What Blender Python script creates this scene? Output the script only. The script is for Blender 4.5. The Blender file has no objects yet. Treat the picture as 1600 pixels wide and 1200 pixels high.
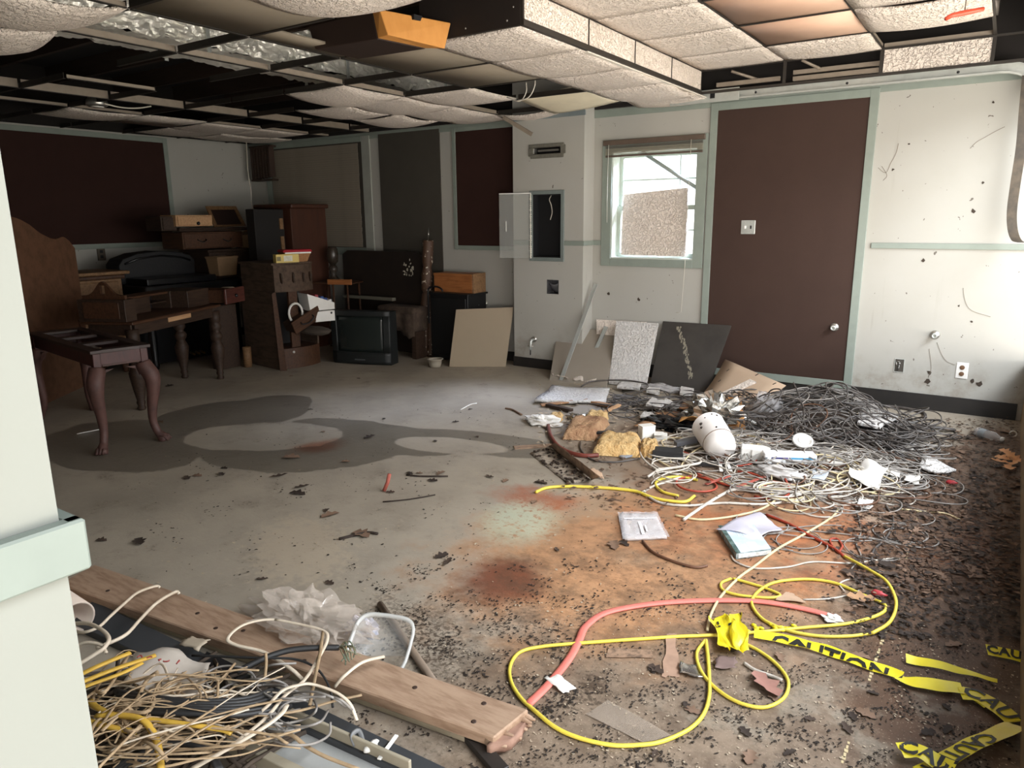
import bpy, bmesh, math, random
from mathutils import Vector, Matrix, noise as mnoise
from math import sin, cos, pi, radians, hypot, atan2
rnd = random.Random(7)
S = bpy.context.scene
COL = S.collection

# ------------------------------------------------------------------ camera, world, lights, exposure
CAM_H = 1.5
FL, PITCH, YAW, ROLL = 1134.0, radians(12.88), radians(33.7), radians(-0.533)
FW = Vector((-sin(YAW)*cos(PITCH), cos(YAW)*cos(PITCH), -sin(PITCH)))
R0 = Vector((cos(YAW), sin(YAW), 0)); U0 = R0.cross(FW)
RT = R0*cos(ROLL)+U0*sin(ROLL); UP = -R0*sin(ROLL)+U0*cos(ROLL)
CP = Vector((0, 0, CAM_H))
cd = bpy.data.cameras.new('camera'); cam = bpy.data.objects.new('camera', cd); COL.objects.link(cam)
cd.sensor_fit = 'HORIZONTAL'; cd.sensor_width = 36.0; cd.lens = FL*36.0/1600.0
cd.clip_start = 0.02; cd.clip_end = 200
M4 = Matrix((RT, UP, -FW)).transposed().to_4x4(); M4.translation = CP
cam.matrix_world = M4
S.camera = cam

w = bpy.data.worlds.new('sky'); S.world = w; w.use_nodes = True
wn = w.node_tree.nodes; wl = w.node_tree.links
bg = wn['Background']
tc = wn.new('ShaderNodeTexCoord'); sx = wn.new('ShaderNodeSeparateXYZ'); cr = wn.new('ShaderNodeValToRGB')
wl.new(tc.outputs['Generated'], sx.inputs[0]); wl.new(sx.outputs['Z'], cr.inputs[0]); wl.new(cr.outputs[0], bg.inputs[0])
cr.color_ramp.elements[0].position = 0.0; cr.color_ramp.elements[0].color = (1.0, 0.98, 0.94, 1)
cr.color_ramp.elements[1].position = 0.8; cr.color_ramp.elements[1].color = (0.72, 0.84, 1.0, 1)
bg.inputs[1].default_value = 2.6

def light(name, kind, loc, direction, energy, color, **kw):
    l = bpy.data.lights.new(name, kind); l.energy = energy; l.color = color
    for k, v in kw.items(): setattr(l, k, v)
    o = bpy.data.objects.new(name, l); COL.objects.link(o); o.location = loc
    o.rotation_euler = Vector(direction).to_track_quat('-Z', 'Y').to_euler()
    return o
light('sun', 'SUN', (6, -6, 8), (-0.05, 0.62, -0.8), 7.0, (1.0, 0.93, 0.82), angle=radians(1.0))
# daylight through the open east side and the open south-east corner
light('daylight_east', 'AREA', (1.8, 4.0, 1.5), (-1, 0.1, 0.05), 16, (1.0, 0.965, 0.92), shape='RECTANGLE', size=4.0, size_y=1.4)
light('daylight_sky', 'AREA', (2.6, 3.0, 3.9), (-1, -0.05, -0.85), 390, (0.93, 0.97, 1.0), shape='RECTANGLE', size=4.8, size_y=1.6)
light('daylight_south', 'AREA', (1.6, -3.4, 1.9), (-0.35, 1, -0.1), 14, (1.0, 0.97, 0.92), shape='RECTANGLE', size=3.0, size_y=2.4)
# warm lamps added in place of sunlit ground, aimed up to brighten the ceiling
light('ground_fill_east', 'AREA', (1.9, 3.2, 0.05), (-0.75, 0.0, 0.8), 290, (1.0, 0.93, 0.87), shape='RECTANGLE', size=5.0, size_y=2.4)
light('ground_fill_south', 'AREA', (1.6, -2.4, 0.03), (-0.22, 0.5, 0.85), 700, (1.0, 0.93, 0.87), shape='RECTANGLE', size=4.0, size_y=3.4)
# daylight through the north window
light('daylight_window', 'AREA', (-1.9, 8.3, 3.6), (-0.55, -1, -1.0), 1500, (0.62, 0.74, 1.0), shape='RECTANGLE', size=1.2, size_y=1.2)
S.view_settings.view_transform = 'Standard'; S.view_settings.look = 'None'
S.view_settings.gamma = 1.0; S.view_settings.use_curve_mapping = False
S.view_settings.exposure = 0.22

# ------------------------------------------------------------------ points
def ray(px, py): return FW*FL + RT*(px-800) - UP*(py-600)
def F(px, py, z=0.0):
    d = ray(px, py); return CP + d*((z-CAM_H)/d.z)
def NY(px, py, y):
    d = ray(px, py); return CP + d*(y/d.y)
def WX(px, py, x):
    d = ray(px, py); return CP + d*(x/d.x)
def lin(c):
    return tuple((v/12.92 if v <= 0.04045 else ((v+0.055)/1.055)**2.4) for v in c)
def hexc(h):
    h = h.lstrip('#'); return lin(tuple(int(h[i:i+2], 16)/255 for i in (0, 2, 4)))

# ------------------------------------------------------------------ materials
MATS = {}
class NT:
    def __init__(s, name):
        m = bpy.data.materials.new(name); m.use_nodes = True
        s.m = m; s.n = m.node_tree.nodes; s.l = m.node_tree.links
        s.b = s.n['Principled BSDF']; s.out = s.n['Material Output']
        s.g = s.n.new('ShaderNodeNewGeometry'); s.tc = s.n.new('ShaderNodeTexCoord')
    def new(s, t, **kw):
        n = s.n.new(t)
        for k, v in kw.items(): setattr(n, k, v)
        return n
    def noise(s, scale, detail=4, rough=0.55, vec=None, dist=0.0):
        n = s.new('ShaderNodeTexNoise'); n.inputs['Scale'].default_value = scale
        n.inputs['Detail'].default_value = detail; n.inputs['Roughness'].default_value = rough; n.inputs['Distortion'].default_value = dist
        s.l.new(vec if vec is not None else s.tc.outputs['Object'], n.inputs['Vector']); return n.outputs['Fac']
    def math(s, op, a, b=None, c=None):
        n = s.new('ShaderNodeMath', operation=op)
        for i, v in enumerate((a, b, c)):
            if v is None: continue
            if isinstance(v, (int, float)): n.inputs[i].default_value = v
            else: s.l.new(v, n.inputs[i])
        return n.outputs[0]
    def ramp(s, fac, lo, hi, smooth=True):
        n = s.new('ShaderNodeMapRange'); n.interpolation_type = 'SMOOTHSTEP' if smooth else 'LINEAR'
        s.l.new(fac, n.inputs[0]); n.inputs[1].default_value = lo; n.inputs[2].default_value = hi
        n.inputs[3].default_value = 0; n.inputs[4].default_value = 1
        return n.outputs[0]
    def mix(s, fac, a, b, mode='MIX'):
        n = s.new('ShaderNodeMix', data_type='RGBA', blend_type=mode)
        for i, v in ((0, fac), (6, a), (7, b)):
            if isinstance(v, (int, float)): n.inputs[i].default_value = v
            elif isinstance(v, tuple): n.inputs[i].default_value = (*v[:3], 1)
            else: s.l.new(v, n.inputs[i])
        return n.outputs[2]
    def bump(s, h, strength=0.3, dist=0.01):
        n = s.new('ShaderNodeBump'); n.inputs['Strength'].default_value = strength; n.inputs['Distance'].default_value = dist
        s.l.new(h, n.inputs['Height']); s.l.new(n.outputs[0], s.b.inputs['Normal'])
    def color(s, c):
        if isinstance(c, tuple): s.b.inputs['Base Color'].default_value = (*c[:3], 1)
        else: s.l.new(c, s.b.inputs['Base Color'])
    def set(s, **kw):
        for k, v in kw.items(): s.b.inputs[k.replace('_', ' ')].default_value = v

def M(name, hx='#808080', rough=0.6, var=0.25, scale=6.0, metal=0.0, bump=0.0, bscale=40.0, hx2=None, stretch=None, alpha=1.0, trans=0.0, spec=0.5, coat=0.0, dist=0.006, sheen=0.0):
    if name in MATS: return MATS[name]
    t = NT(name); c = hexc(hx); c2 = hexc(hx2) if hx2 else tuple(v*0.55 for v in c)
    vec = None
    if stretch:
        mp = t.new('ShaderNodeMapping'); mp.inputs['Scale'].default_value = stretch
        t.l.new(t.tc.outputs['Object'], mp.inputs['Vector']); vec = mp.outputs[0]
    if var > 0:
        f = t.ramp(t.noise(scale, 5, 0.6, vec), 0.35, 0.75)
        t.color(t.mix(t.math('MULTIPLY', f, var), c, c2))
    else: t.color(c)
    t.set(Roughness=rough, Metallic=metal, Alpha=alpha, Specular_IOR_Level=spec)
    t.b.inputs['Transmission Weight'].default_value = trans
    if coat: t.b.inputs['Coat Weight'].default_value = coat
    if bump: t.bump(t.noise(bscale, 4, 0.6, vec), bump, dist)
    MATS[name] = t.m; return t.m

def tile_mat(name, hx, speck, bump):
    t = NT(name); c = hexc(hx)
    n1 = t.noise(40, 3, 0.65, t.g.outputs['Position']); n2 = t.noise(110, 2, 0.6, t.g.outputs['Position']); n3 = t.noise(3, 4, 0.6, t.g.outputs['Position'])
    v = t.new('ShaderNodeTexVoronoi'); v.inputs['Scale'].default_value = 95; t.l.new(t.g.outputs['Position'], v.inputs['Vector'])
    h = t.math('ADD', t.math('MULTIPLY', t.ramp(n1, 0.42, 0.58), 0.8), t.math('MULTIPLY', n2, 0.4))
    pit = t.ramp(t.math('SUBTRACT', n2, t.math('MULTIPLY', n1, 0.6)), 0.20, 0.36)
    col = t.mix(t.math('MULTIPLY', t.ramp(n3, 0.45, 0.8), 0.35), c, tuple(x*y for x, y in zip(c, (0.72, 0.66, 0.58))))
    col = t.mix(t.math('MULTIPLY', pit, speck), col, tuple(x*0.45 for x in c))
    t.color(col); t.set(Roughness=0.95, Specular_IOR_Level=0.15); t.bump(h, bump, 0.011); MATS[name] = t.m; return t.m
TILE = tile_mat('tile_texture', '#f4e7db', 0.25, 1.0)
TILE_W = tile_mat('tile_texture_pale', '#e0dcd8', 0.3, 0.9)
TILE_E = M('tile_edge', '#b6a48c', 0.95, 0.3)
LENS = M('lens_panel', '#8f8474', 0.55, 0.2, 2.0, bump=0.15, bscale=300, spec=0.3)
LENS_O = M('lens_orange', '#e4bda4', 0.5, 0.35, 2.5, bump=0.15, bscale=300, hx2='#caa087')
GRID_D = M('grid_dark', '#2c2620', 0.55, 0.5, 12)
GRID_L = M('grid_cream', '#96897a', 0.5, 0.35, 14)
DARKDECK = M('dark_deck', '#1c1714', 0.9, 0.5, 3)
JOIST = M('dark_joist', '#3a2a20', 0.9, 0.5, 5, stretch=(1, 8, 8))
SAGE = M('sage_trim', '#8a938a', 0.6, 0.35, 8, bump=0.1, bscale=30, hx2='#757e76')
BROWN = M('brown_panel', '#3e2d26', 0.75, 0.35, 3.5, hx2='#33241e', bump=0.15, bscale=220, spec=0.3)
BROWN_D = M('brown_panel_dark', '#38241f', 0.85, 0.3, 3.5, bump=0.1, bscale=220, spec=0.2)
CHAR = M('charcoal_panel', '#4a463f', 0.75, 0.3, 2.5, spec=0.3)
BASEB = M('black_base', '#211f1e', 0.5, 0.4, 9, hx2='#332e2a')
METAL = M('galvanised', '#c6c9c4', 0.38, 0.3, 10, metal=0.45, hx2='#8e8f8a')
STEEL = M('steel', '#c8c6c0', 0.28, 0.2, 10, metal=0.9)
BLACK = M('black_plastic', '#17171a', 0.45, 0.3, 10)
WHITE = M('white_plastic', '#e8e6e1', 0.45, 0.25, 8, hx2='#c9c4ba')

def wall_mat(name, hx, grime):
    t = NT(name); P = t.g.outputs['Position']; c = hexc(hx)
    f = t.ramp(t.noise(1.3, 5, 0.6, P), 0.4, 0.75)
    col = t.mix(t.math('MULTIPLY', f, 0.35), c, tuple(x*y for x, y in zip(c, (0.86, 0.84, 0.78))))
    sp = t.ramp(t.noise(26, 2, 0.5, P, 0.4), 0.735, 0.765)
    col = t.mix(t.math('MULTIPLY', sp, 0.8*grime), col, hexc('#4a4036'))
    sep = t.new('ShaderNodeSeparateXYZ'); t.l.new(P, sep.inputs[0])
    low = t.math('MULTIPLY', t.ramp(t.math('MULTIPLY', sep.outputs[2], -1.0), -0.55, -0.1), t.ramp(t.noise(7, 5, 0.65, P), 0.42, 0.7))
    col = t.mix(t.math('MULTIPLY', low, 0.6*grime), col, hexc('#8a7f70'))
    mp = t.new('ShaderNodeMapping'); mp.inputs['Scale'].default_value = (9, 9, 0.9); t.l.new(P, mp.inputs['Vector'])
    dr = t.ramp(t.noise(1.0, 4, 0.6, mp.outputs[0]), 0.66, 0.8)
    col = t.mix(t.math('MULTIPLY', dr, 0.25*grime), col, hexc('#8b8273'))
    t.color(col); t.set(Roughness=0.7, Specular_IOR_Level=0.3); t.bump(t.noise(60, 3, 0.6, P), 0.06, 0.004)
    MATS[name] = t.m; return t.m
WALL = wall_mat('wall_paint', '#aeaca5', 1.0)
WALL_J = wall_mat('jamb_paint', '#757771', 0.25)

def wood(name, hx, hx2, rough=0.55, axis=(1.5, 14, 14), bump=0.12):
    return M(name, hx, rough, 0.8, 4.0, hx2=hx2, stretch=axis, bump=bump, bscale=6, spec=0.35)
W_DARK = wood('wood_dark', '#3f2f25', '#241a14')
W_MID = wood('wood_mid', '#4f3423', '#332015')
W_RED = wood('wood_red', '#5a332b', '#361d19', 0.45)
W_TAN = wood('wood_tan', '#8a6a4a', '#664a33')
W_PALE = wood('wood_pale', '#c39b74', '#a47d58')
W_ORANGE = wood('wood_orange', '#a5693c', '#7a4a28')
W_BEAM = wood('wood_beam', '#a58a73', '#7d614c', 0.75, (2, 10, 10), 0.25)
W_PLY = wood('plywood_back', '#6c4c38', '#513928', 0.7, (3, 3, 3))

# ------------------------------------------------------------------ mesh helpers
class MB:
    def __init__(s): s.v = []; s.f = []; s.sm = []
    def add(s, vs, fs, smooth=False, mat=None):
        o = len(s.v)
        for p in vs:
            p = Vector(p); s.v.append(mat @ p if mat is not None else p)
        for q in fs: s.f.append(tuple(i+o for i in q)); s.sm.append(smooth)
        return s
    def box(s, a, b, mat=None):
        x0, y0, z0 = a; x1, y1, z1 = b
        x0, x1 = min(x0, x1), max(x0, x1); y0, y1 = min(y0, y1), max(y0, y1); z0, z1 = min(z0, z1), max(z0, z1)
        vs = [(x0,y0,z0),(x1,y0,z0),(x1,y1,z0),(x0,y1,z0),(x0,y0,z1),(x1,y0,z1),(x1,y1,z1),(x0,y1,z1)]
        return s.add(vs, [(0,3,2,1),(4,5,6,7),(0,1,5,4),(1,2,6,5),(2,3,7,6),(3,0,4,7)], False, mat)
    def hexa(s, bot, top, mat=None):
        n = len(bot); fs = [tuple(range(n-1, -1, -1)), tuple(range(n, 2*n))]
        for i in range(n): fs.append((i, (i+1) % n, n+(i+1) % n, n+i))
        return s.add(list(bot)+list(top), fs, False, mat)
    def prism(s, poly, z0, z1, mat=None):
        return s.hexa([(x, y, z0) for x, y in poly], [(x, y, z1) for x, y in poly], mat)
    def tube(s, pts, r, seg=6, caps=True, smooth=True, flat=1.0, mat=None):
        pts = [Vector(p) for p in pts]; n = len(pts)
        rr = list(r) if isinstance(r, (list, tuple)) else [r]*n
        T = []
        for i in range(n):
            d = pts[min(i+1, n-1)]-pts[max(i-1, 0)]
            T.append(d.normalized() if d.length > 1e-9 else Vector((0, 0, 1)))
        a = Vector((0, 0, 1)) if abs(T[0].z) < 0.9 else Vector((1, 0, 0))
        u = T[0].cross(a).normalized(); vs = []
        for i in range(n):
            if i: u = (u - T[i]*u.dot(T[i])); u = u.normalized() if u.length > 1e-6 else T[i].orthogonal().normalized()
            v = T[i].cross(u)
            for k in range(seg):
                an = 2*pi*k/seg; vs.append(pts[i]+u*(rr[i]*cos(an))+v*(rr[i]*flat*sin(an)))
        fs = []
        for i in range(n-1):
            for k in range(seg):
                k2 = (k+1) % seg; fs.append((i*seg+k, i*seg+k2, (i+1)*seg+k2, (i+1)*seg+k))
        if caps: fs += [tuple(range(seg-1, -1, -1)), tuple(range((n-1)*seg, n*seg))]
        return s.add(vs, fs, smooth, mat)
    def lathe(s, prof, seg=16, mat=None, smooth=True, cap=True):
        vs = []; n = len(prof)
        for r, z in prof:
            for k in range(seg): vs.append((r*cos(2*pi*k/seg), r*sin(2*pi*k/seg), z))
        fs = []
        for i in range(n-1):
            for k in range(seg):
                k2 = (k+1) % seg; fs.append((i*seg+k, i*seg+k2, (i+1)*seg+k2, (i+1)*seg+k))
        if cap: fs += [tuple(range(seg-1, -1, -1)), tuple(range((n-1)*seg, n*seg))]
        return s.add(vs, fs, smooth, mat)
    def sheet(s, fn, nu, nv, th=0.0, smooth=True, mat=None):
        # fn(u,v) -> top point; th: thickness downwards along z
        vs = [Vector(fn(i/nu, j/nv)) for j in range(nv+1) for i in range(nu+1)]
        W = nu+1; fs = [(j*W+i, j*W+i+1, (j+1)*W+i+1, (j+1)*W+i) for j in range(nv) for i in range(nu)]
        if th:
            o = len(vs); t = th if isinstance(th, Vector) else Vector((0, 0, -th)); vs += [p+t for p in vs]
            fs += [tuple(o+q for q in reversed(f)) for f in fs]
            rim = [i for i in range(W)]+[j*W+nu for j in range(1, nv+1)]+[nv*W+i for i in range(nu-1, -1, -1)]+[j*W for j in range(nv-1, 0, -1)]
            for a in range(len(rim)):
                p, q = rim[a], rim[(a+1) % len(rim)]; fs.append((q, p, o+p, o+q))
        return s.add(vs, fs, smooth, mat)
    def blob(s, c, rad, amp=0.3, freq=2.0, seed=0, nu=14, nv=9, flatbase=None, mat=None):
        c = Vector(c); rx, ry, rz = rad; vs = []; fs = []
        for j in range(nv+1):
            th = pi*j/nv
            for i in range(nu):
                ph = 2*pi*i/nu; d = Vector((sin(th)*cos(ph), sin(th)*sin(ph), cos(th)))
                k = 1+amp*mnoise.noise(d*freq+Vector((seed*7.1, seed*3.3, seed)))
                p = c+Vector((d.x*rx*k, d.y*ry*k, d.z*rz*k))
                if flatbase is not None: p.z = max(p.z, flatbase)
                vs.append(p)
        for j in range(nv):
            for i in range(nu):
                i2 = (i+1) % nu; fs.append((j*nu+i, (j+1)*nu+i, (j+1)*nu+i2, j*nu+i2))
        return s.add(vs, fs, True, mat)
    def build(s, name, mat, parent=None, origin=None, loc=None, rot=None, bevel=0.0, seg=1):
        me = bpy.data.meshes.new(name); o3 = Vector(origin) if origin is not None else Vector((0, 0, 0))
        me.from_pydata([p-o3 for p in s.v], [], s.f); me.polygons.foreach_set('use_smooth', s.sm)
        if bevel:
            bm = bmesh.new(); bm.from_mesh(me); bmesh.ops.remove_doubles(bm, verts=bm.verts, dist=1e-5)
            es = [e for e in bm.edges if len(e.link_faces) == 2 and e.calc_face_angle(0) > 0.6]
            bmesh.ops.bevel(bm, geom=es, offset=bevel, segments=seg, affect='EDGES', profile=0.5, clamp_overlap=True)
            bm.to_mesh(me); bm.free()
        me.validate(); me.update(); me.materials.append(mat)
        ob = bpy.data.objects.new(name, me); COL.objects.link(ob)
        if origin is not None: ob.location = o3
        if loc is not None: ob.location = loc
        if rot is not None: ob.rotation_euler = rot
        if parent is not None: ob.parent = parent
        return ob
def tag(o, label=None, cat=None, group=None, kind=None):
    if label: o['label'] = label
    if cat: o['category'] = cat
    if group: o['group'] = group
    if kind: o['kind'] = kind
    return o
def empty(name, loc, label=None, cat=None, rz=0.0, group=None, rot=None):
    o = bpy.data.objects.new(name, None); COL.objects.link(o); o.location = loc
    o.rotation_euler = rot if rot is not None else (0, 0, rz); o.empty_display_size = 0.1
    return tag(o, label, cat, group)
def spline(pts, n=8):
    P = [Vector(p) for p in pts]; out = []
    P = [P[0]*2-P[1]]+P+[P[-1]*2-P[-2]]
    for i in range(1, len(P)-2):
        for k in range(n):
            t = k/n; a, b, c, d = P[i-1], P[i], P[i+1], P[i+2]
            out.append(0.5*((2*b)+(c-a)*t+(2*a-5*b+4*c-d)*t*t+(3*b-a-3*c+d)*t**3))
    out.append(P[-2]); return out
def frame_mat(o, x, y):
    # matrix with origin o, x axis, y axis (made orthogonal), z = x cross y
    x = Vector(x).normalized(); y = Vector(y); y = (y-x*y.dot(x)).normalized(); z = x.cross(y)
    m = Matrix((x, y, z)).transposed().to_4x4(); m.translation = Vector(o); return m
def text_part(name, body, mat, parent, matrix, size=0.1, warp=None, extrude=0.0005, width=None, align='CENTER', bold=0.0):
    cu = bpy.data.curves.new(name, 'FONT'); cu.body = body; cu.size = size; cu.extrude = extrude; cu.resolution_u = 2
    cu.align_x = align; cu.align_y = 'CENTER'; cu.offset = bold
    t = bpy.data.objects.new(name+'_tmp', cu); COL.objects.link(t)
    dg = bpy.context.evaluated_depsgraph_get(); me = bpy.data.meshes.new_from_object(t.evaluated_get(dg))
    bpy.data.objects.remove(t)
    me.name = name; me.materials.clear(); me.materials.append(mat)
    for v in me.vertices: v.co = warp(v.co.copy()) if warp else matrix @ v.co
    ob = bpy.data.objects.new(name, me); COL.objects.link(ob); ob.parent = parent; return ob
# ------------------------------------------------------------------ floor
def floor_mat():
    t = NT('floor_concrete'); P = t.g.outputs['Position']
    nA = t.noise(1.1, 6, 0.62, P); nB = t.noise(4.5, 6, 0.65, P); nC = t.noise(19, 5, 0.7, P); nD = t.noise(55, 3, 0.7, P); nE = t.noise(130, 2, 0.6, P)
    def mask(l, r, a, b, lo=0.75, hi=1.15, amp=0.6, src=None):
        l, r, a, b = (F(*q) for q in (l, r, a, b)); c = (l+r+a+b)/4; u = (r-l)/2; v = (a-b)/2
        det = u.x*v.y-u.y*v.x
        s = t.new('ShaderNodeVectorMath', operation='SUBTRACT'); t.l.new(P, s.inputs[0]); s.inputs[1].default_value = (c.x, c.y, 0)
        def dot(x, y):
            d = t.new('ShaderNodeVectorMath', operation='DOT_PRODUCT'); t.l.new(s.outputs[0], d.inputs[0]); d.inputs[1].default_value = (x, y, 0); return d.outputs['Value']
        du = dot(v.y/det, -v.x/det); dv = dot(-u.y/det, u.x/det)
        d = t.math('SQRT', t.math('ADD', t.math('MULTIPLY', du, du), t.math('MULTIPLY', dv, dv)))
        d = t.math('ADD', d, t.math('MULTIPLY', t.math('SUBTRACT', src if src is not None else nB, 0.5), 2*amp))
        return t.math('SUBTRACT', 1.0, t.ramp(d, lo, hi))
    col = t.mix(t.ramp(nA, 0.35, 0.68), hexc('#a89d8d'), hexc('#93897b'))
    col = t.mix(t.math('MULTIPLY', t.ramp(nB, 0.5, 0.72), 0.45), col, hexc('#7d7265'))
    # worn pale patches of old paint
    wp = mask((380, 860), (560, 860), (470, 800), (470, 930), 0.5, 1.1, 1.2, nC)
    col = t.mix(t.math('MULTIPLY', wp, 0.55), col, hexc('#b5a58f'))
    fl = t.math('MULTIPLY', t.ramp(nC, 0.60, 0.66), t.ramp(nB, 0.45, 0.6))
    col = t.mix(t.math('MULTIPLY', fl, 0.45), col, hexc('#b3a693'))
    def over(m, hx, k): 
        nonlocal col
        col = t.mix(t.math('MULTIPLY', m, k), col, hexc(hx))
    # brown earthy zone in the foreground
    over(mask((560, 1120), (1750, 1080), (1200, 900), (1150, 1330), 0.7, 1.15, 0.5), '#84705d', 0.8)
    # rust-orange staining
    over(mask((660, 880), (1450, 850), (1080, 730), (1050, 1010), 0.55, 1.15, 0.55), '#b08058', 0.85)
    over(t.math('MULTIPLY', mask((930, 800), (1330, 790), (1130, 735), (1100, 900), 0.5, 1.1, 0.6), t.ramp(nB, 0.4, 0.6)), '#9e5f3b', 0.7)
    over(t.math('MULTIPLY', mask((700, 880), (1450, 850), (1080, 730), (1050, 1010), 0.7, 1.2, 0.5), t.ramp(t.noise(2.6, 6, 0.65, P), 0.5, 0.68)), '#97836c', 0.65)
    over(mask((720, 940), (1110, 930), (920, 850), (930, 1000), 0.4, 1.1, 0.5), '#c09068', 0.55)
    over(mask((690, 905), (880, 905), (790, 865), (785, 955), 0.35, 1.1, 0.7), '#6d3b28', 0.9)
    over(mask((745, 770), (930, 795), (840, 755), (830, 800), 0.3, 1.0, 0.8), '#9a5233', 0.75)
    over(mask((440, 705), (560, 690), (500, 685), (490, 712), 0.3, 1.0, 0.6), '#7d4b31', 0.75)
    over(t.math('MULTIPLY', mask((1080, 830), (1430, 850), (1250, 750), (1250, 920), 0.5, 1.1, 0.6), t.ramp(t.noise(3.3, 6, 0.65, P), 0.38, 0.6)), '#a8623c', 0.75)
    # mint green remains of paint
    over(t.math('MULTIPLY', mask((740, 815), (890, 812), (815, 775), (805, 860), 0.4, 1.1, 0.8, nC), t.ramp(nC, 0.36, 0.5)), '#b4b9a2', 0.8)
    # dark damp soil on the right
    soil = mask((1330, 900), (1750, 900), (1560, 640), (1460, 1060), 0.8, 1.12, 0.5)
    over(soil, '#563b29', 0.9)
    over(t.math('MULTIPLY', mask((1390, 850), (1600, 860), (1500, 790), (1480, 950), 0.5, 1.1, 0.6), t.ramp(nB, 0.4, 0.6)), '#7a4a2c', 0.7)
    # soil under the pile
    over(mask((850, 690), (1450, 720), (1200, 620), (1150, 790), 0.6, 1.1, 0.5), '#6d5644', 0.75)
    # dark speckled dirt
    dz = t.math('MAXIMUM', mask((520, 1060), (1650, 1060), (1150, 870), (1100, 1330), 0.6, 1.2, 0.6), soil)
    over(t.math('MULTIPLY', dz, t.ramp(t.math('ADD', t.math('MULTIPLY', nD, 0.5), t.math('MULTIPLY', nB, 0.5)), 0.535, 0.60)), '#33291f', 0.7)
    over(t.math('MULTIPLY', dz, t.ramp(nE, 0.62, 0.68)), '#c0ad95', 0.5)
    over(t.math('MULTIPLY', mask((560, 960), (760, 1030), (640, 920), (680, 1090), 0.3, 1.1, 0.8), t.ramp(nD, 0.45, 0.55)), '#3a2f26', 0.8)
    over(t.ramp(t.math('ADD', t.math('MULTIPLY', nD, 0.55), t.math('MULTIPLY', nB, 0.45)), 0.60, 0.64), '#51473c', 0.55)
    dirtz = mask((540, 1060), (1750, 1040), (1150, 760), (1100, 1330), 0.75, 1.2, 0.5)
    mot = t.ramp(t.math('ADD', t.math('MULTIPLY', t.noise(7, 7, 0.72, P), 0.6), t.math('MULTIPLY', nC, 0.4)), 0.38, 0.62)
    col = t.mix(t.math('MULTIPLY', t.math('MULTIPLY', dirtz, t.math('SUBTRACT', 1.0, mot)), 0.6), col, hexc('#4a392c'))
    col = t.mix(t.math('MULTIPLY', t.math('MULTIPLY', mask((850, 1130), (1650, 1110), (1250, 1030), (1250, 1240), 0.5, 1.1, 0.6), t.ramp(nB, 0.5, 0.62)), 0.55), col, hexc('#93897a'))
    # damp patches
    amp = 0.42
    nW = t.math('ADD', t.math('MULTIPLY', nA, 0.62), t.math('MULTIPLY', nB, 0.38))
    wets = [mask((60, 700), (330, 690), (190, 655), (210, 735), 0.96, 1.0, amp, nW), mask((230, 665), (460, 640), (350, 628), (340, 690), 0.96, 1.0, amp, nW),
            mask((330, 650), (490, 632), (420, 618), (400, 668), 0.96, 1.0, amp, nW),
            mask((310, 706), (640, 690), (480, 668), (470, 740), 0.96, 1.0, amp, nW), mask((440, 660), (720, 700), (600, 662), (580, 706), 0.96, 1.0, 0.5, nW),
            mask((600, 680), (900, 712), (760, 672), (740, 706), 0.90, 1.0, 0.5, nW)]
    drys = [mask((285, 690), (540, 682), (420, 656), (420, 702), 0.96, 1.0, 0.5, nW), mask((620, 692), (800, 706), (700, 682), (690, 706), 0.9, 1.0, 0.4, nW)]
    wet = wets[0]
    for m in wets[1:]: wet = t.math('MAXIMUM', wet, m)
    for m in drys: wet = t.math('MULTIPLY', wet, t.math('SUBTRACT', 1.0, m))
    col = t.mix(t.math('MULTIPLY', wet, 0.72), col, t.mix(1.0, col, (0.34, 0.34, 0.34), 'MULTIPLY'))
    t.color(col)
    ro = t.new('ShaderNodeMapRange'); t.l.new(wet, ro.inputs[0]); ro.inputs[3].default_value = 0.62; ro.inputs[4].default_value = 0.33
    t.l.new(ro.outputs[0], t.b.inputs['Roughness']); t.set(Specular_IOR_Level=0.35)
    t.bump(t.math('ADD', t.math('MULTIPLY', nC, 0.6), t.math('MULTIPLY', nD, 0.4)), 0.25, 0.01)
    return t.m
XW, XE, YN, YS, ZD = -8.4, 0.23, 6.4, 0.24, 3.05
floor = tag(MB().box((-8.8, -1.2, -0.12), (0.4, 6.6, 0)).build('floor', floor_mat()), kind='structure')
GROUND = M('outside_ground', '#8d8674', 0.95, 0.5, 0.8, hx2='#6f7a52')
tag(MB().box((-30, -30, -0.35), (30, 30, -0.16)).build('ground', GROUND), kind='structure')
# faded dotted paint line across the floor
PAINT = M('old_line_paint', '#cdbb92', 0.8, 0.4, 30)
for k, (a, b) in enumerate((((1436, 800), (1412, 888)), ((1384, 985), (1357, 1066)), ((1332, 1142), (1300, 1240)))):
    A, B = F(*a), F(*b); mb = MB(); n = 16
    for i in range(n):
        if rnd.random() < 0.25: continue
        p = A.lerp(B, (i+0.1)/n); q = A.lerp(B, (i+0.6+rnd.random()*0.4)/n); d = (q-p).normalized(); s = Vector((-d.y, d.x, 0))*(0.003+0.0035*rnd.random())
        mb.prism([((p-s).x, (p-s).y), ((q-s*0.7).x, (q-s*0.7).y), ((q+s).x, (q+s).y), ((p+s*0.8).x, (p+s*0.8).y)], 0.0, 0.0012)
    tag(mb.build('painted_line', PAINT, floor), kind='stuff')

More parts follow.
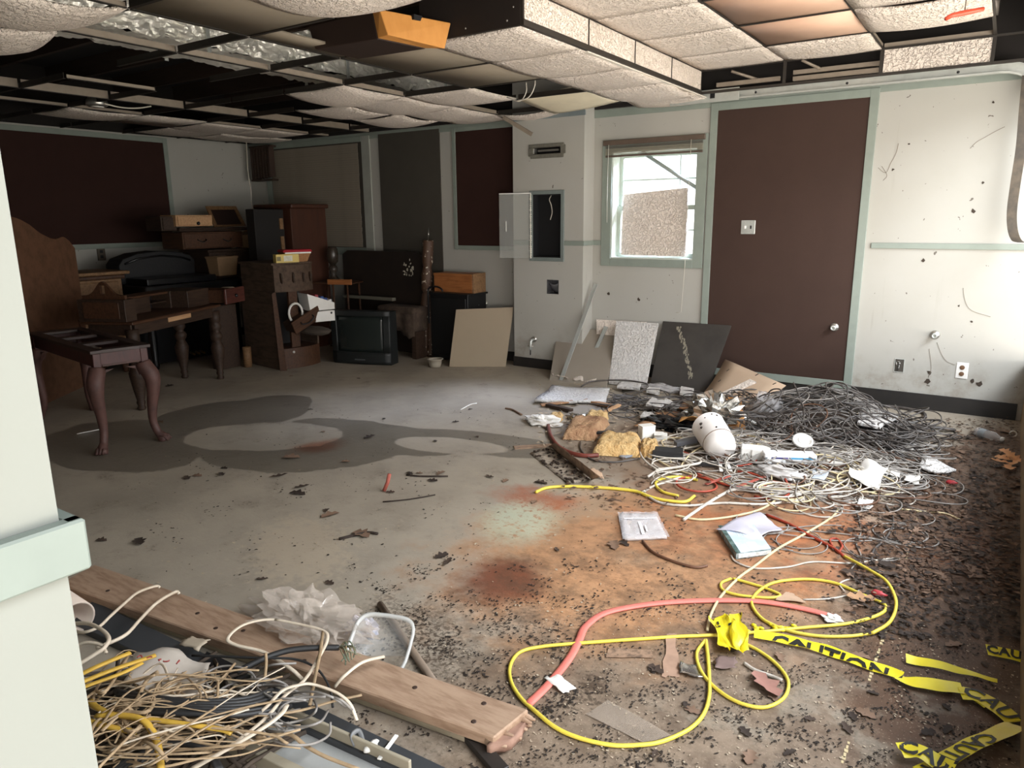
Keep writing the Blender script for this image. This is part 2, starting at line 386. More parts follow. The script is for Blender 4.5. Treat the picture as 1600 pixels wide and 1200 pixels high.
# ------------------------------------------------------------------ walls
def wall_box(name, a, b, m=WALL, parent=None, kind='structure'):
    o = MB().box(a, b).build(name, m, parent); return tag(o, kind=kind if parent is None else None)
wx0, wx1, wz0, wz1 = -3.13, -2.29, 1.105, 2.10        # clear opening of the north window
mb = MB(); mb.box((XW-0.2, YN, 0), (wx0, YN+0.22, ZD)); mb.box((wx1, YN, 0), (0.6, YN+0.22, ZD)); mb.box((wx0, YN, 0), (wx1, YN+0.22, wz0)); mb.box((wx0, YN, wz1), (wx1, YN+0.22, ZD))
wall_n = tag(mb.build('wall_north', WALL), kind='structure')
# pier with its recess and duct holes
cx0, cx1, cy = -4.10, -3.31, 6.2
rx0, rx1, rz0, rz1 = -3.87, -3.55, 1.12, 1.72         # recessed cabinet
hx0, hx1, hz0, hz1 = -3.71, -3.575, 0.765, 0.905      # square hole
vx0, vx1, vz0, vz1 = -3.87, -3.55, 2.095, 2.15        # slot of the vent
pier = MB()
def holed(mb, x0, x1, z0, z1, y0, y1, holes):
    zs = sorted({z0, z1, *[h[2] for h in holes], *[h[3] for h in holes]})
    for a, b in zip(zs, zs[1:]):
        hs = sorted((h for h in holes if h[2] <= a and h[3] >= b), key=lambda h: h[0]); x = x0
        for h in hs: mb.box((x, y0, a), (h[0], y1, b)); x = h[1]
        mb.box((x, y0, a), (x1, y1, b))
holed(pier, cx0, cx1, 0, ZD, cy, cy+0.03, [(rx0, rx1, rz0, rz1), (hx0, hx1, hz0, hz1), (vx0, vx1, vz0, vz1)])
pier.box((cx0, cy+0.03, 0), (cx0+0.03, YN, ZD)).box((cx1-0.03, cy+0.03, 0), (cx1, YN, ZD)).box((cx0+0.03, YN-0.02, 0), (cx1-0.03, YN-0.001, ZD))
pier.build('pier', WALL, wall_n)
wall_w = wall_box('wall_west', (XW-0.2, YS-0.2, 0), (XW, YN, ZD))
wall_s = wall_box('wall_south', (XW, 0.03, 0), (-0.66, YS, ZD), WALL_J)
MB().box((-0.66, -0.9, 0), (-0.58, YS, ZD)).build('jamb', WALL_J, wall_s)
mb = MB(); mb.box((XW+0.01, YS, 1.235), (-0.568, YS+0.013, 1.277)); mb.box((-0.58, -0.1, 1.235), (-0.566, YS+0.013, 1.277))
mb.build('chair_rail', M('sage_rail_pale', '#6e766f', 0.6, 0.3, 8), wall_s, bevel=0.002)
wall_e = tag(MB().prism([(0.192, 0.9), (0.34, 0.9), (0.40, YN), (0.262, YN)], 0, 0.45).build('wall_east', M('knee_wall', '#9a8163', 0.85, 0.7, 5, hx2='#6d6248', bump=0.3)), kind='structure')
MB().box((XE+0.02, -0.2, 2.46), (XE+0.2, YN, ZD)).build('header', M('header_block', '#8b837b', 0.9, 0.4, 6, bump=0.2), wall_e)
tag(MB().box((-3.0, -2.6, ZD), (2.6, -0.1, ZD+0.1)).build('sun_blocker', DARKDECK), kind='structure')  # unseen slab added to keep the sun off the foreground floor
# bricks of the header, each one separate
BR = M('header_brick', '#8d857e', 0.9, 0.5, 8, hx2='#6f6258', bump=0.3)
bm_me = None
for r in range(4):
    for k in range(7):
        y = 4.35+k*0.26+(0.13 if r % 2 else 0)
        if y+0.25 > YN: continue
        if bm_me is None:
            b0 = MB().box((0, 0, 0), (0.03, 0.248, 0.088)).build('brick', BR, wall_e, bevel=0.004); bm_me = b0.data; ob = b0
        else:
            ob = bpy.data.objects.new('brick', bm_me); COL.objects.link(ob); ob.parent = wall_e
        ob.location = (XE-0.008-rnd.random()*0.004, y, 2.64+r*0.098)

# chair rails and baseboards of the room
def strip(name, a, b, m, kind='structure', parent=None, bevel=0.002):
    return tag(MB().box(a, b).build(name, m, parent, bevel=bevel), kind=kind if parent is None else None)
strip('trim_1', (-0.86, YN-0.014, 1.243), (XE, YN, 1.285), SAGE)
strip('trim_2', (cx0, cy-0.012, 1.238), (rx0-0.04, cy, 1.282), SAGE)
strip('trim_3', (rx1+0.035, cy-0.012, 1.238), (cx1+0.012, cy, 1.282), SAGE)
strip('trim_4', (cx1, cy, 1.238), (cx1+0.012, YN, 1.282), SAGE)
strip('trim_5', (cx1+0.012, YN-0.012, 1.238), (-3.22, YN, 1.282), SAGE)
strip('trim_6', (XW, YN-0.012, 2.40), (0.2, YN, 2.47), SAGE)
strip('trim_7', (cx0-0.012, cy-0.012, 2.41), (cx1+0.012, cy, 2.455), M('trim_slate', '#7d8789', 0.6, 0.3))
strip('baseboard_north', (cx1, YN-0.012, 0), (XE, YN, 0.125), BASEB)
strip('baseboard_pier', (cx0-0.01, cy-0.01, 0), (cx1+0.01, cy, 0.10), BASEB)
strip('baseboard_recess', (XW, YN-0.012, 0), (cx0, YN, 0.10), BASEB)
strip('baseboard_west', (XW, YS, 0), (XW+0.012, YN, 0.10), BASEB)

# ------------------------------------------------------------------ north window
FRM = M('window_frame_paint', '#c5cbc2', 0.5, 0.3, 8)
win = empty('window_1', (0, YN, 0)); tag(win, kind='structure')
def wpart(name, a, b, m, bevel=0.002):
    a = (a[0], a[1]-YN, a[2]); b = (b[0], b[1]-YN, b[2]); return MB().box(a, b).build(name, m, win, bevel=bevel)
for nm, a, b in (('casing', (-3.215, YN-0.018, 1.045), (wx0+0.012, YN, 2.195)), ('casing', (wx1-0.012, YN-0.018, 1.045), (-2.21, YN, 2.195)),
                 ('casing', (wx0+0.012, YN-0.018, 2.09), (wx1-0.012, YN, 2.195)), ('casing', (wx0+0.012, YN-0.02, 1.045), (wx1-0.012, YN, wz0+0.01))):
    wpart(nm, a, b, SAGE)
wpart('reveal', (wx0, YN, wz0), (wx0+0.02, YN+0.2, wz1), FRM); wpart('reveal', (wx1-0.02, YN, wz0), (wx1, YN+0.2, wz1), FRM)
wpart('sill', (wx0, YN-0.01, wz0), (wx1, YN+0.2, wz0+0.022), FRM); wpart('head', (wx0, YN, wz1-0.02), (wx1, YN+0.2, wz1), FRM)
SASH = M('sash_paint', '#b9c3b6', 0.5, 0.3, 8)
for z0, z1, y in ((wz0+0.022, 1.60, YN+0.11), (1.56, wz1-0.02, YN+0.15)):
    s = empty('sash', (0, 0, 0)); s.parent = win
    a0, a1 = wx0+0.02, wx1-0.02; yy = y-YN
    mb = MB(); mb.box((a0, yy, z0), (a0+0.035, yy+0.03, z1)).box((a1-0.035, yy, z0), (a1, yy+0.03, z1)).box((a0+0.035, yy, z0), (a1-0.035, yy+0.03, z0+0.04)).box((a0+0.035, yy, z1-0.04), (a1-0.035, yy+0.03, z1))
    mb.build('sash_frame', SASH, s, bevel=0.002)
    MB().box((a0+0.035, yy+0.008, z0+(z1-z0)*0.52), (a1-0.035, yy+0.022, z0+(z1-z0)*0.52+0.014)).build('muntin', SASH, s)
    MB().box(((a0+a1)/2+0.19, yy+0.009, z0+0.04), ((a0+a1)/2+0.202, yy+0.021, z1-0.04)).build('muntin', SASH, s)
GLASS = M('window_glass', '#f4faf6', 0.05, 0, alpha=0.08, spec=0.5)
MB().box((wx0+0.055, 0.122, wz0+0.06), (wx1-0.055, 0.124, 1.56)).build('pane', GLASS, win); MB().box((wx0+0.055, 0.162, 1.60), (wx1-0.055, 0.164, wz1-0.06)).build('pane', GLASS, win)
# raised blind at the head of the window
bl = empty('window_blind', (-2.71, YN-0.03, 2.07), 'brown mini blind pulled up at the top of the bright window', 'blind')
BLM = M('blind_brown', '#5f5147', 0.45, 0.4, 12); BLS = M('blind_slat', '#a79a86', 0.4, 0.3, 12)
MB().box((-0.49, -0.012, 0.075), (0.478, 0.03, 0.12)).build('headrail', BLM, bl, bevel=0.003)
for k in range(7):
    MB().box((-0.465, -0.008, 0.062-k*0.011), (0.46, 0.022, 0.0655-k*0.011)).build('slat', BLS if k > 1 else BLM, bl)
MB().box((-0.465, -0.008, -0.03), (0.46, 0.022, -0.012)).build('bottom_rail', BLM, bl, bevel=0.003)
MB().tube([(-0.43, -0.015, 0.08), (-0.435, -0.016, -0.3), (-0.432, -0.016, -0.62)], 0.003, 5).build('wand', M('clear_rod', '#d9d9d0', 0.3, 0), bl)
MB().tube([(0.36, -0.014, 0.08), (0.355, -0.014, -0.6), (0.35, -0.014, -1.05), (0.335, -0.014, -1.42), (0.29, -0.014, -1.43)], 0.0025, 5).build('pull_cord', M('cord_white', '#cfcabd', 0.8, 0), bl)
# closed-up window with a yellowed slatted blind in the dark corner
w2 = empty('window_2', (0, YN, 0)); tag(w2, kind='structure')
bx0, bx1, bz0, bz1 = -7.95, -6.33, 1.17, 2.38
for a, b in (((bx1, -0.02, bz0-0.09), (bx1+0.13, 0, 2.44)), ((bx0-0.1, -0.02, bz0-0.09), (bx0, 0, 2.44)), ((bx0, -0.02, bz0-0.09), (bx1, 0, bz0)), ((bx0, -0.02, bz1), (bx1, 0, 2.44))):
    MB().box(a, b).build('casing', SAGE if a[2] > 2 or a[0] < -7.9 else M('casing_grey', '#9fa198', 0.6, 0.3), w2, bevel=0.003)
MB().box((bx0, -0.004, bz0), (bx1, 0, bz1)).build('backing', CHAR, w2)
SL = M('blind_yellowed', '#8d8375', 0.6, 0.5, 2.2, hx2='#6f675b'); sl_me = None
for k in range(46):
    z = bz0+0.02+k*0.0258
    if sl_me is None:
        o = MB().box((bx0+0.02, -0.026, -0.012), (bx1-0.05, -0.022, 0.0125)).build('slat', SL, w2); sl_me = o.data
    else:
        o = bpy.data.objects.new('slat', sl_me); COL.objects.link(o); o.parent = w2
    o.location = (0, 0, z); o.rotation_euler = (0.0, 0, rnd.uniform(-0.0006, 0.0006))

# ------------------------------------------------------------------ wall panels
def panel(name, label, p0, p1, axis, fixed, m, trim, tw=0.05, th=0.02, out=-1, sides='lrtb', group=None):
    # p0,p1 = (u,z) corners of the brown board; axis 'x' -> board in plane y=fixed
    r = empty(name, ((p0[0]+p1[0])/2, fixed, p0[1]) if axis == 'x' else (fixed, (p0[0]+p1[0])/2, p0[1]), label, 'wall panel')
    if axis == 'y': r.rotation_euler = (0, 0, pi/2)
    hw = (p1[0]-p0[0])/2; h = p1[1]-p0[1]
    MB().box((-hw, -0.012, 0), (hw, 0, h)).build('board', m, r)
    if 'l' in sides: MB().box((-hw-tw, -th, -tw*('b' in sides)), (-hw, 0, h+tw*('t' in sides))).build('trim_strip', trim, r, bevel=0.002)
    if 'r' in sides: MB().box((hw, -th, -tw*('b' in sides)), (hw+tw, 0, h+tw*('t' in sides))).build('trim_strip', trim, r, bevel=0.002)
    if 't' in sides: MB().box((-hw, -th, h), (hw, 0, h+tw)).build('trim_strip', trim, r, bevel=0.002)
    if 'b' in sides: MB().box((-hw, -th, -tw), (hw, 0, 0)).build('trim_strip', trim, r, bevel=0.002)
    return r
panel('wall_panel', 'tall dark brown wall panel framed in sage green right of the bright window', (-2.135, 0.16), (-0.965, 2.37), 'x', YN-0.001, BROWN, SAGE, 0.062)
panel('wall_panel', 'narrow dark brown wall panel in sage frame left of the recessed cabinet', (-4.95, 1.215), (-4.16, 2.39), 'x', YN-0.001, BROWN_D, SAGE, 0.045, sides='ltb')
panel('wall_panel', 'plain charcoal wall panel without a frame in the dark back corner', (-6.06, 0.02), (-5.17, 2.44), 'x', YN-0.001, CHAR, SAGE, sides='')
panel('wall_panel', 'huge dark brown wall panel on the far left wall', (2.2, 1.262), (5.2, 2.40), 'y', XW+0.001, BROWN_D, SAGE, 0.055)
# ------------------------------------------------------------------ ceiling
PT = 0.663
GX = lambda i: -2.2-PT*(i+1)
GY = lambda j: 2.09+PT*j
ZC, ZT = 2.47, 2.65
ceil = tag(MB().box((XW-0.2, -0.1, ZD), (XE+0.3, YN+0.22, ZD+0.1)).build('ceiling', DARKDECK), kind='structure')
for k in range(9):
    MB().box((XW, 0.5+k*0.7, ZD-0.17), (XE+0.02, 0.54+k*0.7, ZD)).build('joist', JOIST, ceil)
def cell_tile(x0, x1, y0, y1, z, sag=0.0, seed=0, m=TILE, name='ceiling_tile', tilt=(0, 0), g=0.004, edge=0.3):
    r = random.Random(seed); cx, cy_ = (x0+x1)/2, (y0+y1)/2; a = r.uniform(0.35, 0.65); b = r.uniform(0.35, 0.65)
    def fn(u, v):
        s = (1-(abs(u-a)/max(a, 1-a))**2)*(1-(abs(v-b)/max(b, 1-b))**2)
        e = (1-(2*u-1)**2)*0.5+(1-(2*v-1)**2)*0.5
        return (x0+g+(x1-x0-2*g)*u, y0+g+(y1-y0-2*g)*v, z-0.003-sag*(s*(1-edge)+e*edge)+tilt[0]*(u-0.5)+tilt[1]*(v-0.5))
    n = 8 if sag else 2
    mb = MB().sheet(lambda u, v: Vector(fn(u, v)), n, n, Vector((0, 0, 0.014)), smooth=True)
    return mb.build(name, m, ceil)
TILES = {(-1, 0): .075, (-1, 2): .03, (-1, 3): .03, (-1, 4): .035, (-1, 5): .05, (1, -1): .1, (2, -1): .12, (2, 3): .075, (2, 4): .06, (1, 4): .03, (3, 4): .06, (3, 5): .08, (2, 5): .06,
         (2, 6): .03, (1, 6): .06, (6, 2): .04, (6, 3): .0, (6, 4): .04, (6, 5): .03, (7, 5): .04, (7, 4): .03, (3, -1): .02, (7, 6): .02, (-1, -1): .05, (-1, 6): .0}
for k, (ij, sag) in enumerate(TILES.items()):
    i, j = ij; y1 = min(GY(j+1), YN-0.02)
    if ij == (-1, 6): cell_tile(GX(i+1), GX(i), GY(j), y1, ZC, 0.03, k, tilt=(0, -0.03)); continue
    if ij == (1, 6) or ij == (2, 6): y1 = YN-0.02
    cell_tile(GX(i+1), GX(i), GY(j), y1, ZC, sag, 100+k, edge=0.5)
cell_tile(GX(1), GX(1)+0.2, GY(1), GY(2), ZC+0.004, 0, 301, LENS, 'lens_panel')
for (i, j) in ((0, 0), (0, 2), (0, 3)):
    cell_tile(GX(i+1), GX(i), GY(j), GY(j+1), ZC+0.004, 0, 300+j, LENS, 'lens_panel')
cell_tile(GX(1), GX(0), GY(5), GY(6)-0.05, ZC+0.0, 0.03, 320, M('lens_cream', '#e8dcc0', 0.5, 0.2), 'lens_panel', tilt=(0.05, -0.05))
# T-bars of the lower grid: runners along y, tees along x
def tbar(x0, y0, x1, y1, z, m_web=GRID_L, h=0.036, wd=0.022, fl=GRID_D, nm='grid_bar'):
    if abs(x1-x0) < 1e-6:
        w_ = MB().box((x0-0.0015, y0, z), (x0+0.0015, y1, z+h)); f_ = MB().box((x0-wd/2, y0, z-0.004), (x0+wd/2, y1, z))
    else:
        w_ = MB().box((x0, y0-0.0015, z), (x1, y0+0.0015, z+h)); f_ = MB().box((x0, y0-wd/2, z-0.004), (x1, y0+wd/2, z))
    r = w_.build(nm, m_web, ceil); f_.build('flange', fl, r); return r
def have(i, j): return (i, j) in TILES or (i == 0 and j in (0, 1, 2, 3, 5))
for i in range(0, 10):          # lines x = GX(i)
    for j in range(-1, 7):
        y1 = min(GY(j+1), YN-0.02)
        if (i, j) in ((0, 0), (0, 1)): continue
        if (i, j) in ((3, 1), (3, 2), (3, 0), (1, 4), (2, 4), (0, 6)) and rnd.random() < 0.7: continue
        if i == 3 or (i == 4 and j != 1) or (i in (6, 7, 8) and rnd.random() < 0.5): continue
        tall = 0.062 if i == 5 else (0.036 if i in (2, 3) else 0.024)
        tbar(GX(i), GY(j)+0.012, GX(i), y1-0.012, ZC, GRID_L, tall)
for j in range(-1, 7):
    for i in range(-1, 9):
        if i == 3 and j in (1, 2): continue
        if i == -1 and j in (3, 4, 5, 6): continue
        if i in (2, 3) and j in (4, 5): continue
        tbar(GX(i+1)+0.012, GY(j), GX(i)-0.012, GY(j), ZC, GRID_D)  # the unlit look of the tees is put into their dark web colour
# dark soffit board hiding the raised tray, and its corner
MB().box((-2.87, GY(2)-0.012, ZC), (-2.2, GY(2)+0.002, ZD)).build('soffit_board', M('soffit_brown', '#241c18', 0.6, 0.3), ceil)
for z, x in ((2.50, -2.28), (2.50, -2.55), (2.56, -2.24)): MB().lathe([(0.006, 0), (0.004, 0.004)], 8, Matrix.Translation((x, GY(2)-0.012, z)) @ Matrix.Rotation(pi/2, 4, 'X')).build('screw', STEEL, ceil)
# raised tray: fascia tiles, channel, tray tiles
TY = [GY(2), 4.13, 4.79, 5.44, 6.08]
for k in range(4):
    mb = MB().box((-2.2, TY[k]+0.006, ZC+0.028), (-2.186, TY[k+1]-0.006, ZT-0.012)); mb.build('fascia_tile', TILE, ceil)
    MB().box((-2.199, TY[k+1]-0.006, ZC+0.02), (-2.183, TY[k+1]+0.006, ZT)).build('grid_bar', GRID_D, ceil)
MB().box((-2.205, TY[0]-0.01, ZC-0.004), (-2.178, TY[-1], ZC+0.026)).build('fascia_channel', GRID_D, ceil)
MB().box((-2.215, TY[1], ZC-0.012), (-2.19, TY[-1]+0.25, ZC-0.004)).build('fascia_lip', M('lip_white', '#e6ddd0', 0.5, 0.2), ceil)
MB().box((-2.2, TY[0]-0.008, ZC), (-2.184, TY[0]+0.006, ZT)).build('corner_bar', GRID_D, ceil)
MB().box((-2.2, TY[0], ZT-0.012), (-2.18, TY[-1], ZT)).build('grid_bar', GRID_D, ceil)
TXL = [-2.2, -1.535, -0.87, -0.2]; TYL = [2.88, 3.54, 4.2, 4.86, 5.52, 6.08]
for c in range(3):
    for r in range(5):
        x0, x1, y0, y1 = TXL[c], TXL[c+1], TYL[r], TYL[r+1]
        if c == 2 and r == 4: continue
        if c == 1 and r in (1, 2, 3): cell_tile(x0, x1, y0, y1, ZT+0.006, 0, 400+r, LENS_O, 'lens_panel'); continue
        cell_tile(x0, x1, y0, y1, ZT, {(1, 4): .03, (2, 3): .06, (2, 2): .02}.get((c, r), 0.012), 420+c*7+r, edge=0.6)
for x in TXL[1:]: tbar(x, 2.9, x, 6.08, ZT, GRID_L, 0.03, 0.02)
for c in range(3):
    for y in TYL[1:]:
        if c == 0 and y < 6: continue
        if c == 2 and y < 5: continue
        tbar(TXL[c]+0.01, y, TXL[c+1]-0.01, y, ZT, GRID_L if y > 6 else GRID_D, 0.03, 0.022)
# far fascia of the tray (y = 6.08): open frames, one tile
for x in TXL: MB().box((x-0.011, 6.078, ZC), (x+0.011, 6.09, ZT)).build('grid_bar', GRID_D, ceil)
MB().box((-2.2, 6.075, ZC-0.004), (XE, 6.097, ZC+0.014)).build('grid_bar', GRID_D, ceil)
MB().box((-2.2, 6.075, ZT-0.012), (XE, 6.097, ZT)).build('grid_bar', GRID_D, ceil)
MB().box((-0.855, 6.082, ZC+0.016), (-0.212, 6.094, ZT-0.014)).build('fascia_tile', TILE, ceil)
for x0, x1, z in ((-2.1, -1.6, 2.53), (-1.5, -0.9, 2.515), (-1.5, -0.9, 2.56)):
    MB().box((x0, 6.2, z), (x1, 6.23, z+0.03)).build('grid_bar', GRID_L, ceil)
MB().tube([(-1.95, 6.1, 2.62), (-1.75, 6.25, 2.55)], 0.012, 4).build('hanger', GRID_L, ceil); MB().tube([(-1.42, 6.1, 2.64), (-1.3, 6.2, 2.58)], 0.012, 4).build('hanger', GRID_L, ceil)

MB().box((XW, YN-0.012, 2.475), (XE, YN-0.001, ZD)).build('plenum_dark_sheet', DARKDECK, ceil)  # dark sheets added so the walls above the grid look unlit
MB().box((XW+0.001, YS, 2.475), (XW+0.012, YN-0.02, ZD)).build('plenum_dark_sheet', DARKDECK, ceil)
# ------------------------------------------------------------------ above the grid
FOIL = M('foil', '#fbf8ee', 0.42, 0.1, 9, metal=0.55, hx2='#ddd8c8')
fd = empty('foil_duct', (-5.15, 4.2, 2.66), 'crumpled silver foil-wrapped duct above the open ceiling grid', 'duct')
r = random.Random(3)
def foil_fn(u, v):
    y = -2.6+5.0*u; p = v*4; k = int(min(p, 3.999)); q = p-k
    c = [(0.25, 0.05), (0.25, 0.34), (-0.25, 0.34), (-0.25, 0.05), (0.25, 0.05)]
    x = c[k][0]*(1-q)+c[k+1][0]*q; z = c[k][1]*(1-q)+c[k+1][1]*q
    n = mnoise.noise_vector(Vector((y*5, v*12, 1.3)))*0.02+mnoise.noise_vector(Vector((y*22, v*44, 4.3)))*0.016
    return Vector((x, y, z))+n
MB().sheet(foil_fn, 360, 90, smooth=False).build('foil_wrap', FOIL, fd)
MB().box((-0.22, -2.65, 0.08), (0.22, 2.4, 0.31)).build('duct_core', GRID_D, fd)
for k in range(4):
    y = -2.1+k*1.35
    mb = MB().box((-0.27, y, 0.02), (-0.262, y+0.03, 0.39)).box((0.262, y, 0.0), (0.27, y+0.03, 0.39)).box((-0.27, y, 0.38), (0.27, y+0.03, 0.39)); mb.build('hanger_strap', METAL, fd)
# dark duct above tray cell
dk = empty('round_duct', (-0.55, 5.8, 2.83), 'dark round duct seen through the open cell at the upper right', 'duct')
MB().tube([(-0.6, 0.02, 0), (-0.1, 0, 0), (0.3, 0.0, -0.02)], 0.085, 14).build('duct_body', M('dark_sheet', '#3b342f', 0.4, 0.3, 5, metal=0.5), dk)
MB().tube([(0.3, 0, -0.02), (0.36, 0, -0.02)], 0.1, 14).build('duct_collar', M('dark_sheet2', '#57504a', 0.4, 0.3, 5, metal=0.5), dk)
# wooden box end fixture hanging from the grid
bx = empty('drawer_box', (-3.1, 3.2, 2.47), 'dark box with a bright orange wooden end hung below the ceiling', 'box'); O_ = bx.location.copy()
bot = [Vector(p)-O_ for p in ((-3.42, 3.12, 2.455), (-2.93, 3.12, 2.445), (-2.80, 3.36, 2.42), (-3.36, 3.40, 2.44))]
top = [Vector(p)-O_ for p in ((-3.46, 3.12, 2.585), (-2.96, 3.12, 2.585), (-2.79, 3.39, 2.55), (-3.40, 3.40, 2.585))]
MB().hexa(bot, top).build('box_body', M('box_umber', '#33241d', 0.6, 0.4, 5), bx, bevel=0.003)
ob_ = [bot[1]+Vector((.003, 0, .004)), Vector((-2.835, 3.10, 2.45))-O_, Vector((-2.66, 3.36, 2.405))-O_, bot[2]+Vector((.003, 0, .004))]
ot_ = [top[1]+Vector((.003, 0, 0)), Vector((-2.87, 3.08, 2.575))-O_, Vector((-2.645, 3.40, 2.54))-O_, top[2]+Vector((.003, 0, 0))]
MB().hexa(ob_, ot_).build('box_end', M('orange_ply', '#dd9a4f', 0.6, 0.35, 5, hx2='#c4803a', stretch=(1, 6, 2)), bx, bevel=0.003)
m_ = (ot_[1]+ot_[2])/2; MB().hexa([m_+Vector((-.03, -.02, -.02)), m_+Vector((.004, -.02, -.02)), m_+Vector((.02, .03, -.024)), m_+Vector((-.01, .03, -.024))], [m_+Vector((-.03, -.02, .006)), m_+Vector((.004, -.02, .006)), m_+Vector((.02, .03, .004)), m_+Vector((-.01, .03, .004))]).build('notch', BLACK, bx)
# wires and small things in the plenum
for k, (pts, lab) in enumerate(([
    ([NY(833, 118, 5.0), NY(836, 132, 5.0), NY(826, 152, 5.0), NY(806, 158, 5.0)], 'pale wire loop dangling from the ceiling left of the pier'),
    ([NY(822, 128, 5.1), NY(822, 144, 5.1), NY(812, 158, 5.1), NY(792, 152, 5.1)], 'thin pale wire curling under the ceiling near the pier'),
    ([WX(385, 222, -7.6), WX(387, 262, -7.6), WX(392, 300, -7.6), WX(393, 318, -7.6), WX(401, 346, -7.6)], 'long white wire hanging down over the tall cabinet'),
    ([WX(163, 162, -6.1), WX(190, 168, -6.1), WX(215, 169, -6.1), WX(236, 166, -6.1)], 'slack white wire lying across the far ceiling grid')])):
    tag(MB().tube(spline(pts, 6), 0.005 if k < 3 else 0.006, 5).build('ceiling_wire', M('wire_white', '#cfc8ba', 0.5, 0.1), origin=pts[0]), lab, 'wire')
dl = empty('ceiling_lamp', (-6.45, 3.45, 2.44), 'small shiny round lamp under the far ceiling grid', 'lamp')
MB().lathe([(0.07, 0), (0.085, 0.012), (0.08, 0.05), (0.05, 0.09)], 18).build('lamp_can', STEEL, dl); MB().lathe([(0.055, -0.003), (0.05, 0.003)], 18).build('lens', WHITE, dl)
# fallen T-bar hanging from the ceiling in front of the pier
a, b = NY(787, 181, 5.6), NY(832, 208, 5.6)
d = (b-a).normalized(); s = Vector((0, 1, 0)); u = d.cross(s)
o = MB().hexa([a-s*0.011, a+s*0.011, b+s*0.011, b-s*0.011], [a-s*0.011+u*0.004, a+s*0.011+u*0.004, b+s*0.011+u*0.004, b-s*0.011+u*0.004]).hexa([a-s*0.0015, a+s*0.0015, b+s*0.0015, b-s*0.0015], [a-s*0.0015-u*0.03, a+s*0.0015-u*0.03, b+s*0.0015-u*0.03, b-s*0.0015-u*0.03]).build('ceiling_bar', GRID_L, origin=a)
tag(o, 'loose ceiling bar slanting down in front of the vent pier', 'bar')
# red plastic handle hanging at the upper right
a = F(1507, 20, 2.5); hd = empty('red_pull', (-0.42, 5.0, 2.52), 'red plastic pull handle hanging below the ceiling at upper right', 'handle')
c = NY(1507, 20, 4.7); hd.location = c
ux = Vector((cos(0.45), sin(0.45), 0.16)).normalized()
MB().tube([ux*-0.09+Vector((0, 0, -0.012)), ux*-0.06, ux*0.0, ux*0.06, ux*0.09+Vector((0, 0, 0.0))], [0.014, 0.017, 0.02, 0.017, 0.015], 8, flat=0.7).build('grip', M('red_plastic', '#e0563c', 0.4, 0.2), hd)
MB().tube([(0, 0, 0.01), (0.003, 0, 0.2)], 0.003, 5).build('rope', M('rope_grey', '#6b6258', 0.8, 0), hd)
# ------------------------------------------------------------------ garage door track along the north wall
tr = empty('door_track', (-1.3, 6.28, 2.47), 'galvanised overhead door track running along the top of the wall', 'track')
pts = [(-2.49+1.3, 0, 0.015)]+[(x, 0, 0.0) for x in (-0.6, 0.2, 0.9, 1.12)]
cur = []
for k in range(9):
    an = k/8*pi/2; cur.append((1.15+0.30*sin(an), 0, -0.30+0.30*cos(an)))
P = [Vector(p) for p in pts]+[Vector(p) for p in cur]
def channel(path, wd, dep, th):
    mb = MB()
    for q in range(len(path)-1):
        a, b = path[q], path[q+1]
        def nrm(i):
            d = path[min(i+1, len(path)-1)]-path[max(i-1, 0)]; d.normalize(); return Vector((-d.z, 0, d.x))
        na, nb = nrm(q), nrm(q+1); y = Vector((0, 1, 0))
        for o0, o1, y0, y1 in ((-wd/2, wd/2, 0, th), (-wd/2, -wd/2+th, -dep, 0), (wd/2-th, wd/2, -dep, 0), (-wd/2, -wd/2+0.012, -dep-th, -dep), (wd/2-0.012, wd/2, -dep-th, -dep)):
            mb.hexa([a+na*o0+y*y0, a+na*o1+y*y0, a+na*o1+y*y1, a+na*o0+y*y1], [b+nb*o0+y*y0, b+nb*o1+y*y0, b+nb*o1+y*y1, b+nb*o0+y*y1])
    return mb
channel(P, 0.075, 0.03, 0.004).build('track_rail', METAL, tr)
MB().box((-1.21, -0.045, -0.05), (-0.62, -0.041, 0.05)).build('end_bracket', METAL, tr, bevel=0.002)
MB().box((-0.86, -0.047, -0.02), (-0.82, -0.045, 0.02)).build('bracket_hole', BLACK, tr)
for x in (-0.45, 0.25, 0.95): MB().box((x, 0.004, -0.02), (x+0.05, 0.1, 0.02)).build('wall_bracket', METAL, tr)
for x in (-0.5, 0.18, 0.9): MB().lathe([(0.01, 0), (0.006, 0.006)], 8, Matrix.Translation((x, 0, 0.0)) @ Matrix.Rotation(pi/2, 4, 'X')).build('bolt', BLACK, tr)
# weather strip hanging from the end of the track
c = [NY(1597, 118, 6.24), NY(1592, 170, 6.24), NY(1587, 230, 6.24), NY(1578, 290, 6.24), NY(1573, 330, 6.24), NY(1574, 358, 6.22), NY(1580, 375, 6.17), NY(1590, 379, 6.1)]
c = spline(c, 5); wd = Vector((0.06, 0.0, 0)); th = Vector((0, 0.012, 0)); mb = MB()
for a, b in zip(c, c[1:]): mb.hexa([a, a+wd, a+wd+th, a+th], [b, b+wd, b+wd+th, b+th])
o = mb.build('weather_strip', M('rubber_strip', '#3a332b', 0.5, 0.5, 10, hx2='#6b5e4c'), origin=c[-1]); tag(o, 'dark rubber weather strip hanging down at the right edge of the wall', 'strip')
